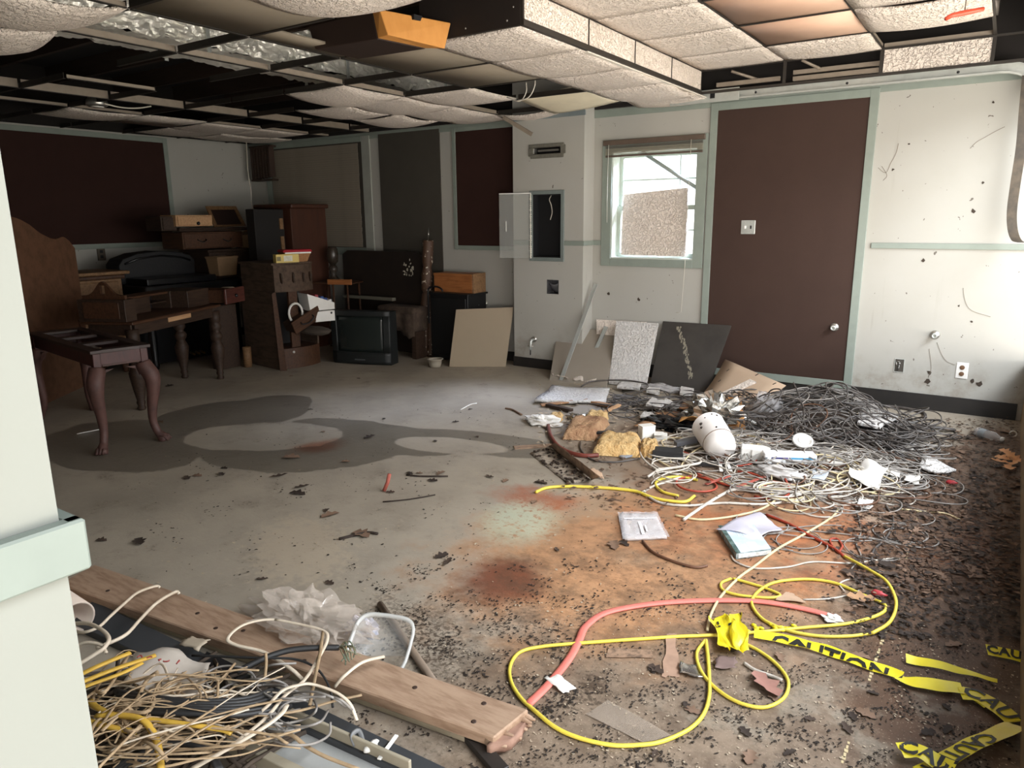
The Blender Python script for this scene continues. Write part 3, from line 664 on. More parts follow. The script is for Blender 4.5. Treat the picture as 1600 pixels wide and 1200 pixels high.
# ------------------------------------------------------------------ fixtures on the walls
def on_wall(name, px, y, label, cat): return empty(name, NY(px[0], px[1], y), label, cat)
NM = Matrix.Rotation(pi/2, 4, 'X')       # lathe axis -> -y
def pipe_stub(px, y, label, r=0.034):
    t = on_wall('pipe_stub', px, y, label, 'pipe'); t.rotation_euler = (pi/2, 0, 0)
    MB().lathe([(r, 0), (r*1.02, 0.006), (r*0.8, 0.014), (r*0.5, 0.018)], 20).build('escutcheon', STEEL, t)
    MB().lathe([(r*0.5, 0.01), (r*0.5, 0.05), (r*0.62, 0.052), (r*0.62, 0.07), (r*0.3, 0.072), (r*0.3, 0.055)], 16).build('nipple', METAL, t)
    return t
pipe_stub((1304, 511), YN-0.013, 'chrome pipe stub poking through the tall brown panel')
pipe_stub((1461, 523), YN, 'chrome pipe stub on the white wall above two outlets')
t = pipe_stub((758, 474), YN, 'chrome pipe stub with a long nipple beside the black cabinet')
MB().tube([(0, 0, 0.06), (0.02, -0.0, 0.16)], 0.011, 10).build('long_nipple', METAL, t)
hs = on_wall('hose_tap', (835, 530), cy, 'chrome hose tap with hanging spout low on the pier', 'tap')
MB().lathe([(0.03, 0), (0.03, 0.006), (0.016, 0.016)], 18, NM).build('escutcheon', STEEL, hs)
MB().tube([(0, -0.01, 0), (0, -0.05, 0), (0, -0.07, -0.015), (0, -0.075, -0.05), (0, -0.075, -0.1)], [0.013, 0.014, 0.015, 0.013, 0.012], 10).build('spout', METAL, hs)
MB().tube([(-0.03, -0.075, -0.062), (0.03, -0.075, -0.058)], 0.006, 6).build('handle', STEEL, hs); MB().tube([(0, -0.075, -0.09), (-0.002, -0.075, -0.15)], 0.005, 6).build('drip_tube', BLACK, hs)
# switch plate on the brown panel
sw = on_wall('switch_plate', (1169, 355), YN-0.013, 'steel switch plate in the middle of the tall brown panel', 'switch')
MB().box((-0.06, -0.006, -0.058), (0.06, 0, 0.058)).build('plate', METAL, sw, bevel=0.003)
MB().box((-0.03, -0.016, -0.012), (-0.018, -0.006, 0.012)).build('toggle', WHITE, sw); MB().box((0.018, -0.0075, -0.014), (0.03, -0.006, 0.014)).build('slot', BLACK, sw)
for s_ in (-0.024, 0.024):
    for z in (-0.04, 0.04): MB().lathe([(0.004, 0), (0.003, 0.002)], 8, Matrix.Translation((s_, -0.006, z)) @ NM).build('screw', STEEL, sw)
# outlets
ot = on_wall('outlet', (1503, 579), YN, 'white double outlet with plate low on the right wall', 'outlet')
MB().box((-0.04, -0.006, -0.062), (0.04, 0, 0.062)).build('plate', WHITE, ot, bevel=0.003)
for z in (-0.025, 0.025): MB().lathe([(0.017, 0), (0.017, 0.004), (0.014, 0.005)], 14, Matrix.Translation((0, -0.006, z)) @ NM).build('socket', M('socket_brown', '#6d5038', 0.5, 0.3), ot)
ot = on_wall('outlet_box', (1405, 571), YN, 'coverless electrical box with torn wires left of the outlet', 'electrical box')
mb = MB(); mb.box((-0.036, -0.004, -0.055), (0.036, 0, -0.05)).box((-0.036, -0.004, 0.05), (0.036, 0, 0.055)).box((-0.036, -0.004, -0.05), (-0.031, 0, 0.05)).box((0.031, -0.004, -0.05), (0.036, 0, 0.05))
mb.build('box_rim', METAL, ot); MB().box((-0.031, -0.001, -0.05), (0.031, -0.0003, 0.05)).build('box_inside', M('box_dark', '#4a453e', 0.7, 0.6, 40), ot)
for k in range(6):
    a = Vector((rnd.uniform(-.02, .02), -0.002, rnd.uniform(-.04, .04))); MB().tube(spline([a, a+Vector((rnd.uniform(-.012, .012), -0.012, rnd.uniform(-.02, .02))), a+Vector((rnd.uniform(-.02, .02), -0.006, rnd.uniform(-.03, .03)))], 3), 0.0022, 5).build('wire', [STEEL, BLACK, WHITE][k % 3], ot)
ot = tag(empty('outlet', WX(158, 397, XW), 'small dark outlet on the far left wall below the brown panel', 'outlet'))
MB().box((0, -0.045, -0.07), (0.012, 0.045, 0.07)).build('plate', M('outlet_tan', '#5c5143', 0.5, 0.2), ot, bevel=0.003)
for z in (-0.028, 0.028): MB().box((0.012, -0.016, z-0.016), (0.015, 0.016, z+0.016)).build('socket', BLACK, ot)
# vent near the top of the pier
vt = empty('wall_vent', ((vx0+vx1)/2, cy, 2.122), 'opened dark air vent high on the pier with torn grey gasket', 'vent')
GK = M('gasket_grey', '#6d6a60', 0.9, 0.6, 30, bump=0.4)
mb = MB(); mb.box((-0.2, -0.014, 0.03), (0.19, 0, 0.062)).box((-0.18, -0.014, -0.068), (0.185, 0, -0.03)).box((-0.205, -0.012, -0.045), (-0.15, 0, 0.03)).box((0.15, -0.012, -0.035), (0.205, 0, 0.045))
mb.build('gasket', GK, vt, bevel=0.004); MB().box((-0.16, 0.08, -0.03), (0.16, 0.085, 0.03)).build('vent_inside', BLACK, vt)
MB().box((-0.11, 0.012, -0.006), (0.12, 0.02, 0.012)).build('damper_blade', STEEL, vt)
mb = MB(); mb.box((-0.15, -0.006, 0.026), (0.15, 0.03, 0.03)).box((-0.15, -0.006, -0.03), (0.15, 0.03, -0.026)).build('vent_frame', GRID_D, vt)
# recessed cabinet with its clear door swung open
cb = empty('recessed_cabinet', ((rx0+rx1)/2, cy, rz0), 'recessed black cabinet with grey frame and clear swung-open door on the pier', 'cabinet')
hw = (rx1-rx0)/2; hh = rz1-rz0
MB().box((-hw, 0.10, 0), (hw, 0.104, hh)).build('back', M('cab_black', '#0d0d0f', 0.8, 0), cb)
mb = MB(); mb.box((-hw, 0.0, 0), (-hw+0.008, 0.1, hh)).box((hw-0.008, 0, 0), (hw, 0.1, hh)).box((-hw, 0, 0), (hw, 0.1, 0.008)).box((-hw, 0, hh-0.008), (hw, 0.1, hh)).build('lining', M('cab_black2', '#151619', 0.7, 0), cb)
mb = MB(); q = 0.036
for a, b in (((-hw-q, -0.016, -q), (-hw, 0, hh+q)), ((hw, -0.016, -q), (hw+q, 0, hh+q)), ((-hw, -0.016, -q), (hw, 0, 0)), ((-hw, -0.016, hh), (hw, 0, hh+q))):
    MB().box(a, b).build('frame_bar', M('frame_slate', '#77807d', 0.55, 0.3, 10), cb, bevel=0.002)
MB().tube(spline([(0.02, 0.05, hh-0.01), (0.015, 0.02, hh-0.05), (0.035, 0.02, hh-0.1), (0.04, 0.03, hh-0.17), (0.02, 0.03, hh-0.24)], 6), 0.004, 5).build('loose_wire', M('wire_white', '#cfc8ba', 0.5, 0.1), cb)
door = empty('door', (-hw-0.012, -0.016, -0.01)); door.parent = cb; door.rotation_euler = (0, 0, radians(-165)); 
ACR = M('acrylic', '#c9cbc6', 0.15, 0, alpha=0.24, spec=0.5)
MB().box((0, -0.004, 0), (0.33, 0, hh+0.02)).build('door_pane', ACR, door)
MB().box((0, -0.006, hh+0.02), (0.33, 0.002, hh+0.028)).build('door_edge', WHITE, door); MB().box((0.255, 0.0, 0.26), (0.262, 0.006, 0.36)).build('latch', WHITE, door)
mb = MB(); r = random.Random(5)
for k in range(30):
    z = k/30*(hh+0.02); mb.blob((0.004, 0.002, z+0.01), (0.006+0.006*r.random(), 0.008, 0.012), 0.4, 2, k, 6, 5)
mb.build('glue_bead', M('glue_white', '#e2ded2', 0.7, 0.3, 20), door)
# square duct hole lower on the pier
hl = empty('wall_opening', ((hx0+hx1)/2, cy, (hz0+hz1)/2), 'square hole cut in the pier showing a grey duct', 'duct opening')
mb = MB(); a = 0.0675; b = 0.07
mb.box((-a, 0.0, -b), (-a+0.003, 0.12, b)).box((a-0.003, 0, -b), (a, 0.12, b)).box((-a, 0, -b), (a, 0.12, -b+0.003)).box((-a, 0, b-0.003), (a, 0.12, b)).box((-a, 0.117, -b), (a, 0.12, b)).build('liner', M('duct_grey', '#6a6a6c', 0.4, 0.3, 6, metal=0.6), hl)
MB().sheet(lambda u, v: Vector((-a+0.004+u*(2*a-0.008), 0.02+0.08*v, b-0.02-0.09*v-0.03*sin(u*3))), 6, 4, 0.002).build('flap', M('duct_grey2', '#8d8d90', 0.4, 0.3, 6, metal=0.4), hl)
# nail holes / torn spots on walls
SPOT = M('spot_dark', '#3d332a', 0.9, 0)
mb = MB(); r = random.Random(9)
for (px, py), s_ in [((951, 459), .014), ((998, 468), .014), ((1443, 407), .013), ((1520, 330), .014), ((1452, 582), .016), ((1448, 596), .018), ((1530, 600), .02), ((1520, 595), .014), ((1395, 265), .01), ((1498, 478), .008), ((1518, 503), .008), ((1536, 285), .008), ((1420, 225), .007), ((1552, 160), .008)]:
    c = NY(px, py, YN-0.0005); n = 7
    mb.prism([(s_*(0.5+r.random())*cos(2*pi*k/n), s_*(0.6+r.random())*sin(2*pi*k/n)) for k in range(n)], 0, 0.002, Matrix.Translation(c) @ Matrix.Rotation(pi/2, 4, 'X'))
tag(mb.build('wall_scar', SPOT, wall_n), kind='stuff')
mb = MB()
for pts in ([(1516, 232), (1526, 222), (1540, 214), (1556, 205), (1570, 198)], [(1372, 262), (1384, 270), (1392, 255), (1400, 240), (1404, 224)], [(1505, 450), (1508, 470), (1518, 485), (1548, 495)], [(1464, 535), (1472, 555), (1480, 565), (1492, 570)], [(1378, 260), (1386, 274), (1380, 282)], [(1452, 545), (1455, 575), (1450, 590)]):
    mb.tube(spline([NY(a, b, YN-0.003) for a, b in pts], 4), 0.0013, 4)
tag(mb.build('vine_trace', M('vine', '#85796a', 0.9, 0.2), wall_n), kind='stuff')
# ------------------------------------------------------------------ boards leaning on the wall
def board(name, c4, th, mat, label, cat, group=None, back=None, n=1, sag=0.0):
    # c4: bottom-left, bottom-right, top-right, top-left (front face seen from the room)
    c4 = [Vector(p) for p in c4]; nn = (c4[1]-c4[0]).cross(c4[3]-c4[0]).normalized()
    if not sag: c4[2] = c4[2]-nn*nn.dot(c4[2]-c4[0])
    def fn(u, v):
        p = c4[0]*(1-u)*(1-v)+c4[1]*u*(1-v)+c4[2]*u*v+c4[3]*(1-u)*v
        return p-nn*(sag*(1-(2*v-1)**2))
    o = MB().sheet(fn, max(1, n), max(2, n*2) if sag else 1, -nn*th, smooth=bool(sag)).build(name, mat, origin=(c4[0]+c4[1])/2)
    return tag(o, label, cat, group)
GREYB = M('grey_board', '#968c80', 0.7, 0.3, 3, hx2='#857b6f')
board('ceiling_tile', [NY(970, 398, YN+0.07), NY(1070, 401, YN+0.07), NY(1075, 293, YN+0.105), NY(974, 304, YN+0.105)], 0.018, TILE, 'textured ceiling tile propped upright inside the bright window', 'ceiling tile')
a, b = NY(988, 228, YN+0.06), NY(1103, 303, YN+0.06)
tag(MB().tube([a, b], 0.017, 4).build('ceiling_bar', M('bar_grey', '#9aa19b', 0.5, 0.3, 10), origin=a), 'grey perforated bar slanting across the window opening', 'bar')
# centre group
def level(a, b):
    y0 = min((a.y+b.y)/2, YN-0.2); return [Vector((a.x, y0, a.z)), Vector((b.x, y0, b.z))]
gb = level(F(850, 597), F(955, 602))
board('leaning_board', [gb[0], gb[1], NY(963, 512, 6.36), NY(872, 512, 6.36)], 0.012, GREYB, 'smooth grey-brown panel leaning under the window behind two bars', 'panel')
t1 = level(F(945, 602, .01), F(1014, 604, .01))+[NY(1028, 505, 6.3), NY(963, 501, 6.3)]
board('ceiling_tile', t1, 0.018, TILE_W, 'white textured ceiling tile leaning under the window, front one', 'ceiling tile')
board('ceiling_tile', level(F(925, 590), F(1003, 592))+[NY(1010, 503, 6.375), NY(932, 499, 6.375)], 0.018, TILE, 'textured ceiling tile mostly hidden behind the front leaning tile', 'ceiling tile')
def bar(a, b, label, m, w_=0.018, h=0.03):
    a, b = Vector(a), Vector(b); d = (b-a).normalized(); s = d.cross(Vector((0, 1, 0))).normalized(); n = s.cross(d)
    mb = MB()
    for s0, s1, n0, n1 in ((-w_, w_, 0, 0.003), (-0.002, 0.002, 0, h), (-w_, -w_+0.003, 0, h*0.4), (w_-0.003, w_, 0, h*0.4)):
        mb.hexa([a+s*s0+n*n0, a+s*s1+n*n0, a+s*s1+n*n1, a+s*s0+n*n1], [b+s*s0+n*n0, b+s*s1+n*n0, b+s*s1+n*n1, b+s*s0+n*n1])
    return tag(mb.build('metal_bar', m, origin=a), label, 'bar')
bar(F(876, 594, 0.01), NY(931, 443, 6.32), 'taller of two grey metal bars leaning on the pier corner', METAL)
bar(F(911, 590, 0.01), NY(947, 510, 6.30), 'shorter grey metal bar leaning against the white tile', METAL)
bk = board('leaning_board', level(F(1012, 606), F(1106, 614))+[NY(1142, 508, 6.36), NY(1036, 502, 6.36)], 0.02, M('black_board', '#3b3733', 0.6, 0.6, 4, hx2='#23201e'), 'stained black panel leaning on the wall right of the white tiles', 'panel')
c0, c1 = NY(1056, 514, 6.30), NY(1098, 590, 6.1)
SMR = M('smear', '#97907f', 0.9, 0.6, 30)
def lerp4(u, v): 
    q = level(F(1012, 606), F(1106, 614))+[NY(1142, 508, 6.36), NY(1036, 502, 6.36)]; nn = (q[1]-q[0]).cross(q[3]-q[0]).normalized(); q[2] = q[2]-nn*nn.dot(q[2]-q[0])
    return q[0]*(1-u)*(1-v)+q[1]*u*(1-v)+q[2]*u*v+q[3]*(1-u)*v + nn*0.0015
o = MB(); rr = random.Random(4)
for k in range(80):
    f = rr.random(); u0 = 0.25+0.42*f+rr.uniform(-.035, .035); v0 = 0.95-0.75*f
    o.add([lerp4(u0, v0), lerp4(u0+0.025*rr.random(), v0-0.01), lerp4(u0+0.02, v0-0.05*rr.random()-0.02), lerp4(u0+0.004, v0-0.04)], [(0, 1, 2, 3)])
ob = o.build('paint_smear', SMR); ob.parent = bk; ob.matrix_parent_inverse = bk.matrix_world.inverted() if False else Matrix.Translation(-bk.location)
tag(ob, kind='stuff')
CARD = M('cardboard', '#b39b83', 0.85, 0.3, 4, hx2='#9d8570', bump=0.08, bscale=50)
cp = [F(1092, 622, 0.02), F(1168, 640, 0.02), F(1226, 606, 0.04), NY(1133, 561, 6.2)]
board('cardboard_sheet', [cp[0], cp[1]+Vector((-.02, -.06, 0)), NY(1228, 602, 5.95), cp[3]], 0.005, CARD, 'large tan cardboard sheet propped behind the tangle of cables', 'cardboard', n=4, sag=0.02)
q = [cp[0], cp[1]+Vector((-.02, -.06, 0)), NY(1228, 602, 5.95), cp[3]]
# ------------------------------------------------------------------ left of the pier
board('leaning_board', [F(702, 573), F(790, 573), F(790, 573)+Vector((-0.0, 0.16, 0.6)), F(702, 573)+Vector((0.0, 0.14, 0.58))], 0.035, M('tan_door', '#93836d', 0.6, 0.25, 3, hx2='#857560'), 'plain tan cabinet panel leaning on the dark corner wall', 'panel')
# ------------------------------------------------------------------ furniture in the dark corner
def legmat(o, x, y): return frame_mat(o, x, y)
# low red-brown table frame on cabriole legs
def cabriole(foot, knee, m, parent, h):
    # foot and knee are xy points in parent space (knee under the corner of the frame)
    f, k = Vector((*foot, 0)), Vector((*knee, 0)); o = (f-k); od = o.normalized() if o.length > 1e-4 else Vector((1, 0, 0))
    path = [k+Vector((0, 0, h)), k+od*0.012+Vector((0, 0, h*0.94)), k+od*0.05+Vector((0, 0, h*0.82)), k+od*0.05+Vector((0, 0, h*0.66)), k+od*0.03+Vector((0, 0, h*0.45)), k+od*0.022+Vector((0, 0, h*0.26)), k+od*0.045+Vector((0, 0, h*0.12)), k+od*0.075+Vector((0, 0, h*0.05)), k+od*0.085+Vector((0, 0, 0.0))]
    p = spline(path, 4); n = len(p)
    prof = [0.05, 0.056, 0.056, 0.044, 0.034, 0.027, 0.026, 0.036, 0.036]; rad = []
    for i in range(n):
        t_ = i/(n-1)*(len(prof)-1); a = int(min(t_, len(prof)-2)); rad.append(prof[a]+(prof[a+1]-prof[a])*(t_-a))
    leg = MB().tube(p, rad, 10).build('leg', m, parent)
    mb = MB(); s = od.cross(Vector((0, 0, 1)))
    for q in (-1, 0, 1):
        b = k+od*0.1+s*(0.02*q)
        mb.tube([b-od*0.035+Vector((0, 0, 0.04)), b+od*0.002+Vector((0, 0, 0.034)), b+od*0.022+Vector((0, 0, 0.008))], [0.013, 0.014, 0.009], 6)
    mb.build('claw_foot', m, leg)
    mb = MB()
    for a_ in (-0.7, 0.7):
        d2 = Matrix.Rotation(a_, 3, 'Z') @ (-od); b = k+Vector((0, 0, h-0.02))
        mb.hexa([b+d2*0.03+s*0.008, b+d2*0.03-s*0.008, b+d2*0.1-s*0.008, b+d2*0.1+s*0.008], [b+d2*0.03+s*0.008+Vector((0, 0, -0.07)), b+d2*0.03-s*0.008+Vector((0, 0, -0.07)), b+d2*0.045-s*0.008+Vector((0, 0, -0.02)), b+d2*0.045+s*0.008+Vector((0, 0, -0.02))])
    mb.build('ear_bracket', m, leg); return leg
W_BENCH = M('wood_burgundy', '#4b2522', 0.45, 0.8, 6, hx2='#2e1716', stretch=(3, 3, 1), bump=0.2, bscale=14)
W_BLEG = M('wood_burgundy_worn', '#5a3d36', 0.6, 0.85, 9, hx2='#33201c', bump=0.3, bscale=30)
W_BTOP = M('bench_top_dark', '#3a2b26', 0.5, 0.5, 6)
bn = empty('table_frame', (-5.42, 2.60, 0), 'burgundy table frame on claw-foot legs with empty openings in its top', 'table', rz=radians(-8))
HL, HW = 0.62, 0.17
tz = 0.665
# frame top with three openings
mb = MB(); xs = [-HL-0.02, -0.52, -0.20, -0.12, 0.20, 0.28, 0.56, HL+0.02]
mb.box((-HL-0.02, -HW-0.02, tz), (HL+0.02, -HW+0.05, tz+0.022)).box((-HL-0.02, HW-0.05, tz), (HL+0.02, HW+0.02, tz+0.022))
for a, b in ((xs[0], xs[1]), (xs[2], xs[3]), (xs[4], xs[5]), (xs[6], xs[7])): mb.box((a, -HW+0.05, tz), (b, HW-0.05, tz+0.022))
mb.build('top', W_BTOP, bn, bevel=0.003)
for a, b, nm in (((-HL, -HW, 0.575), (HL, -HW+0.02, tz), 'apron'), ((-HL, HW-0.02, 0.575), (HL, HW, tz), 'apron'), ((HL-0.02, -HW+0.02, 0.575), (HL, HW-0.02, tz), 'apron'), ((-HL, -HW+0.02, 0.575), (-HL+0.02, HW-0.02, tz), 'apron')):
    MB().box(a, b).build(nm, W_BENCH, bn, bevel=0.003)
for y0 in (-HW-0.004, HW-0.046):
    for x0 in (HL-0.046, -HL-0.004): MB().box((x0, y0, 0.56), (x0+0.05, y0+0.05, tz)).build('corner_post', W_BENCH, bn, bevel=0.004)
MB().box((HL, -HW+0.05, 0.575), (HL+0.006, HW-0.05, 0.587)).build('moulding', W_BLEG, bn)
for sx_, sy_ in ((1, -1), (1, 1), (-1, -1), (-1, 1)):
    cabriole((sx_*(HL+0.05), sy_*(HW+0.05)), (sx_*(HL-0.03), sy_*(HW-0.025)), W_BLEG, bn, 0.565)
# writing desk with turned legs
A, B = F(222, 640), F(345, 592); uu = (B-A).normalized(); vv = Vector((-uu.y, uu.x, 0))
if vv.dot(Vector((-1, 0, 0))) < 0: vv = -vv
dk = empty('writing_desk', A, 'brown writing desk with turned legs, open cubby and arched finial', 'desk')
dm = Matrix((uu, vv, Vector((0, 0, 1)))).transposed().to_4x4()
if dm.determinant() < 0: pass
dk.matrix_world = Matrix.Translation(A) @ dm if dm.determinant() > 0 else Matrix.Translation(A)
LH = dm.determinant() > 0
def D(p):  # desk coords (along front, back, up) -> local
    p = Vector(p); return p if LH else (dm @ p)
def dbox(name, a, b, m, parent=dk, bevel=0.003):
    pts = [(a[0], a[1]), (b[0], a[1]), (b[0], b[1]), (a[0], b[1])]
    return MB().hexa([D((x, y, a[2])) for x, y in pts], [D((x, y, b[2])) for x, y in pts]).build(name, m, parent, bevel=bevel)
prof = [(0.020, 0), (0.024, 0.015), (0.018, 0.035), (0.024, 0.06), (0.020, 0.08), (0.032, 0.17), (0.042, 0.27), (0.045, 0.31), (0.030, 0.36), (0.024, 0.375), (0.036, 0.40), (0.040, 0.43), (0.030, 0.455), (0.022, 0.47), (0.036, 0.495), (0.036, 0.53), (0.024, 0.55), (0.034, 0.565), (0.034, 0.66)]
DW, DD = (B-A).length, 0.42
for x, y in ((0, 0), (DW, 0), (0, DD-0.04), (DW, DD-0.04)):
    MB().lathe([(a_*1.45, b_) for a_, b_ in prof], 14, Matrix.Translation(D((x, y, 0)))).build('leg', W_DARK, dk)
dbox('apron', (0.03, -0.01, 0.61), (DW-0.03, 0.01, 0.70), W_DARK); dbox('apron', (0.03, DD-0.05, 0.62), (DW-0.03, DD-0.03, 0.70), W_DARK)
dbox('apron', (-0.01, 0, 0.61), (0.01, DD-0.04, 0.70), W_DARK); dbox('apron', (DW-0.01, 0, 0.61), (DW+0.01, DD-0.04, 0.70), W_DARK)
dbox('desktop', (-0.05, -0.05, 0.70), (DW+0.05, DD, 0.725), W_MID, bevel=0.006)
dbox('raw_edge', (0.45, -0.016, 0.655), (0.78, -0.009, 0.70), W_PALE)
dbox('side_cabinet', (-0.05, 0.0, 0.725), (0.08, DD, 0.90), W_DARK); dbox('cabinet_panel', (-0.056, 0.05, 0.75), (-0.05, DD-0.05, 0.88), W_MID)
dbox('gallery', (0.08, 0.26, 0.725), (0.62, DD, 0.86), W_DARK); dbox('gallery_cap', (0.06, 0.24, 0.86), (0.85, DD+0.01, 0.88), W_MID)
dbox('cubby_shelf', (0.62, 0.26, 0.785), (0.85, DD, 0.797), W_DARK); dbox('cubby_side', (0.85, 0.22, 0.725), (0.87, DD, 0.88), W_DARK); dbox('cubby_back', (0.62, DD-0.01, 0.725), (0.85, DD, 0.86), BLACK)
dbox('right_cabinet', (0.87, 0.06, 0.725), (DW+0.04, DD, 0.88), W_DARK)
# arched finial board with an oval hole
n = 18; pl = []
for k in range(n+1):
    t_ = k/n; x = 0.02+0.38*t_; z = 0.90+0.03+0.11*math.exp(-((t_-0.5)/0.2)**2); pl.append((x, z))
hole = [(0.21+0.022*cos(2*pi*k/12), 0.975+0.036*sin(2*pi*k/12)) for k in range(12)]
fb = MB()
for s_ in (0, 1):
    pass
mb = MB(); y0, y1 = 0.0, 0.025
for k in range(n):
    (xa, za), (xb, zb) = pl[k], pl[k+1]
    xm = (xa+xb)/2; inside = abs(xm-0.21) < 0.026
    segs = [(0.90, 0.90, za, zb)]
    if inside:
        h_ = 0.036*math.sqrt(max(0, 1-((xm-0.21)/0.027)**2)); segs = [(0.90, 0.90, 0.975-h_, 0.975-h_), (0.975+h_, 0.975+h_, za, zb)]
    for b0, b1, t0, t1 in segs:
        # the board stands along the left end (depth direction)
        mb.hexa([D((y0-0.01, xa, b0)), D((y1-0.01, xa, b0)), D((y1-0.01, xb, b1)), D((y0-0.01, xb, b1))], [D((y0-0.01, xa, t0)), D((y1-0.01, xa, t0)), D((y1-0.01, xb, t1)), D((y0-0.01, xb, t1))])
mb.build('finial', W_MID, dk)
dr = empty('loose_drawer', A+uu*(DW+0.16)-vv*0.03+Vector((0, 0, 0.735)), 'reddish drawer sticking out at the right end of the writing desk', 'drawer', rz=atan2(uu.y, uu.x))
mb = MB(); mb.box((-0.13, -0.09, 0), (0.13, 0.25, 0.01)).box((-0.13, -0.09, 0.01), (-0.118, 0.25, 0.12)).box((0.118, -0.09, 0.01), (0.13, 0.25, 0.12)).box((-0.118, 0.24, 0.01), (0.118, 0.25, 0.12)).build('drawer_body', W_MID, dr)
MB().box((-0.17, -0.115, -0.01), (0.17, -0.09, 0.135)).build('drawer_front', W_RED, dr, bevel=0.006)
mb = MB().lathe([(0.016, 0), (0.018, 0.01), (0.01, 0.022)], 12, Matrix.Translation((0.0, -0.115, 0.06)) @ NM).build('knob', BLACK, dr)
# upright piano, black
PN = M('piano_black', '#101012', 0.3, 0.2, 6, coat=0.3)
P0, P1 = Vector((-7.10, 3.93, 0)), Vector((-7.10, 4.86, 0))
pn = empty('piano', (-7.45, 4.66, 0), 'black upright piano with humped lid behind the writing desk', 'piano')
MB().box((-0.34, -0.60, 0.02), (0.12, 0.62, 0.75)).build('case', PN, pn, bevel=0.006)
MB().box((-0.34, -0.62, 0.75), (0.36, 0.64, 0.86)).build('keybed', PN, pn, bevel=0.008)
MB().box((-0.1, -0.56, 0.86), (0.3, 0.24, 0.93)).build('fallboard', PN, pn, bevel=0.012, seg=2)
lp_ = [(-0.6, 0.86), (0.24, 0.86), (0.25, 1.08), (0.2, 1.13), (0.08, 1.165), (-0.16, 1.19), (-0.4, 1.17), (-0.56, 1.12), (-0.61, 1.06)]
MB().hexa([(-0.36, y, z) for y, z in lp_], [(-0.1, y, z) for y, z in lp_]).build('humped_lid', M('lid_black', '#0f0f12', 0.6, 0.5, 20, bump=0.3), pn, bevel=0.006)
MB().tube([(-0.092, y, z) for y, z in [(-0.55, 1.07), (-0.4, 1.12), (-0.16, 1.14), (0.08, 1.115), (0.19, 1.075)]], 0.012, 6).build('lid_moulding', PN, pn)
for y in (-0.56, 0.58): MB().lathe([(0.03, 0), (0.04, 0.05), (0.03, 0.1), (0.045, 0.3), (0.03, 0.55), (0.045, 0.75)], 12, Matrix.Translation((0.28, y, 0))).build('leg', PN, pn)
for y in (-0.06, 0, 0.06): MB().tube([(0.1, y, 0.09), (0.2, y, 0.07)], 0.012, 6).build('pedal', M('brass', '#8a6c3a', 0.35, 0.2, metal=0.8), pn)
# pale-topped dresser far left
ds = empty('dresser', WX(165, 430, -7.35), 'honey brown dresser with moulded top beside the arched wooden panel', 'dresser'); ds.location.z = 0; ds.location = (-7.55, 3.66, 0); ds.scale = (1, 1, 1.1)
MB().box((-0.25, -0.45, 0.08), (0.22, 0.28, 0.86)).build('body', W_TAN, ds, bevel=0.004); MB().box((-0.3, -0.5, 0.90), (0.29, 0.34, 0.93)).build('top', W_TAN, ds, bevel=0.01, seg=2)
MB().box((-0.28, -0.47, 0.86), (0.25, 0.31, 0.90)).build('moulding', W_MID, ds, bevel=0.01)
for k in range(3):
    d_ = MB().box((0.22, -0.4, 0.12+k*0.25), (0.24, 0.24, 0.34+k*0.25)).build('drawer', W_TAN, ds, bevel=0.008)
    for y in (-0.22, 0.08): MB().tube([(0.24, y-0.05, 0.23+k*0.25), (0.268, y-0.03, 0.22+k*0.25), (0.268, y+0.03, 0.22+k*0.25), (0.24, y+0.05, 0.23+k*0.25)], 0.006, 6).build('pull', BLACK, d_)
for y in (-0.4, 0.22):
    for x in (-0.2, 0.2): MB().lathe([(0.025, 0), (0.035, 0.08)], 10, Matrix.Translation((x, y, 0))).build('foot', W_MID, ds)
# tall arched wooden panel (dresser mirror back) leaning, and dark plank
o0 = F(20, 655); e0 = F(125, 607)
ap = empty('arched_panel', (-6.3, 2.58, 0), 'tall brown arched wooden panel standing at the far left', 'panel')
axx = Vector((e0.x-o0.x, e0.y-o0.y, 0)).normalized(); m_ = Matrix((axx, Vector((0, 0, 1)), axx.cross(Vector((0, 0, 1))))).transposed().to_4x4()
def side(px, py, base):   # height above floor at base xy
    d = ray(px, py); # find point on vertical plane of the panel
    nn = m_.col[2].to_3d(); t_ = nn.dot(o0-CP)/nn.dot(d); q = CP+d*t_; return ((q-o0).dot(axx), q.z)
outl = [side(*p, o0) for p in ((120, 605), (118, 520), (114, 430), (112, 405), (117, 388), (108, 376), (100, 370), (94, 371), (88, 374), (78, 372), (62, 364), (46, 351), (30, 342), (16, 338), (8, 336), (0, 331))]
xl = min(q[0] for q in outl); outl = [(a, max(0, b)) for a, b in outl]; outl[0] = (outl[0][0], 0)
mir = [(2*xl-0.02-a, b) for a, b in reversed(outl)]
poly = outl+mir
ap.location = (0, 0, 0); ap.location = o0+axx*xl
inv = Matrix.Translation(-(o0+axx*xl))
mb = MB(); W2 = len(poly); fr = [o0+axx*a+Vector((0, 0, b)) for a, b in poly]; nn = m_.col[2].to_3d()
if nn.dot(CP-o0) < 0: nn = -nn
fr = [inv @ p for p in fr]; bk_ = [p-nn*0.025 for p in fr]
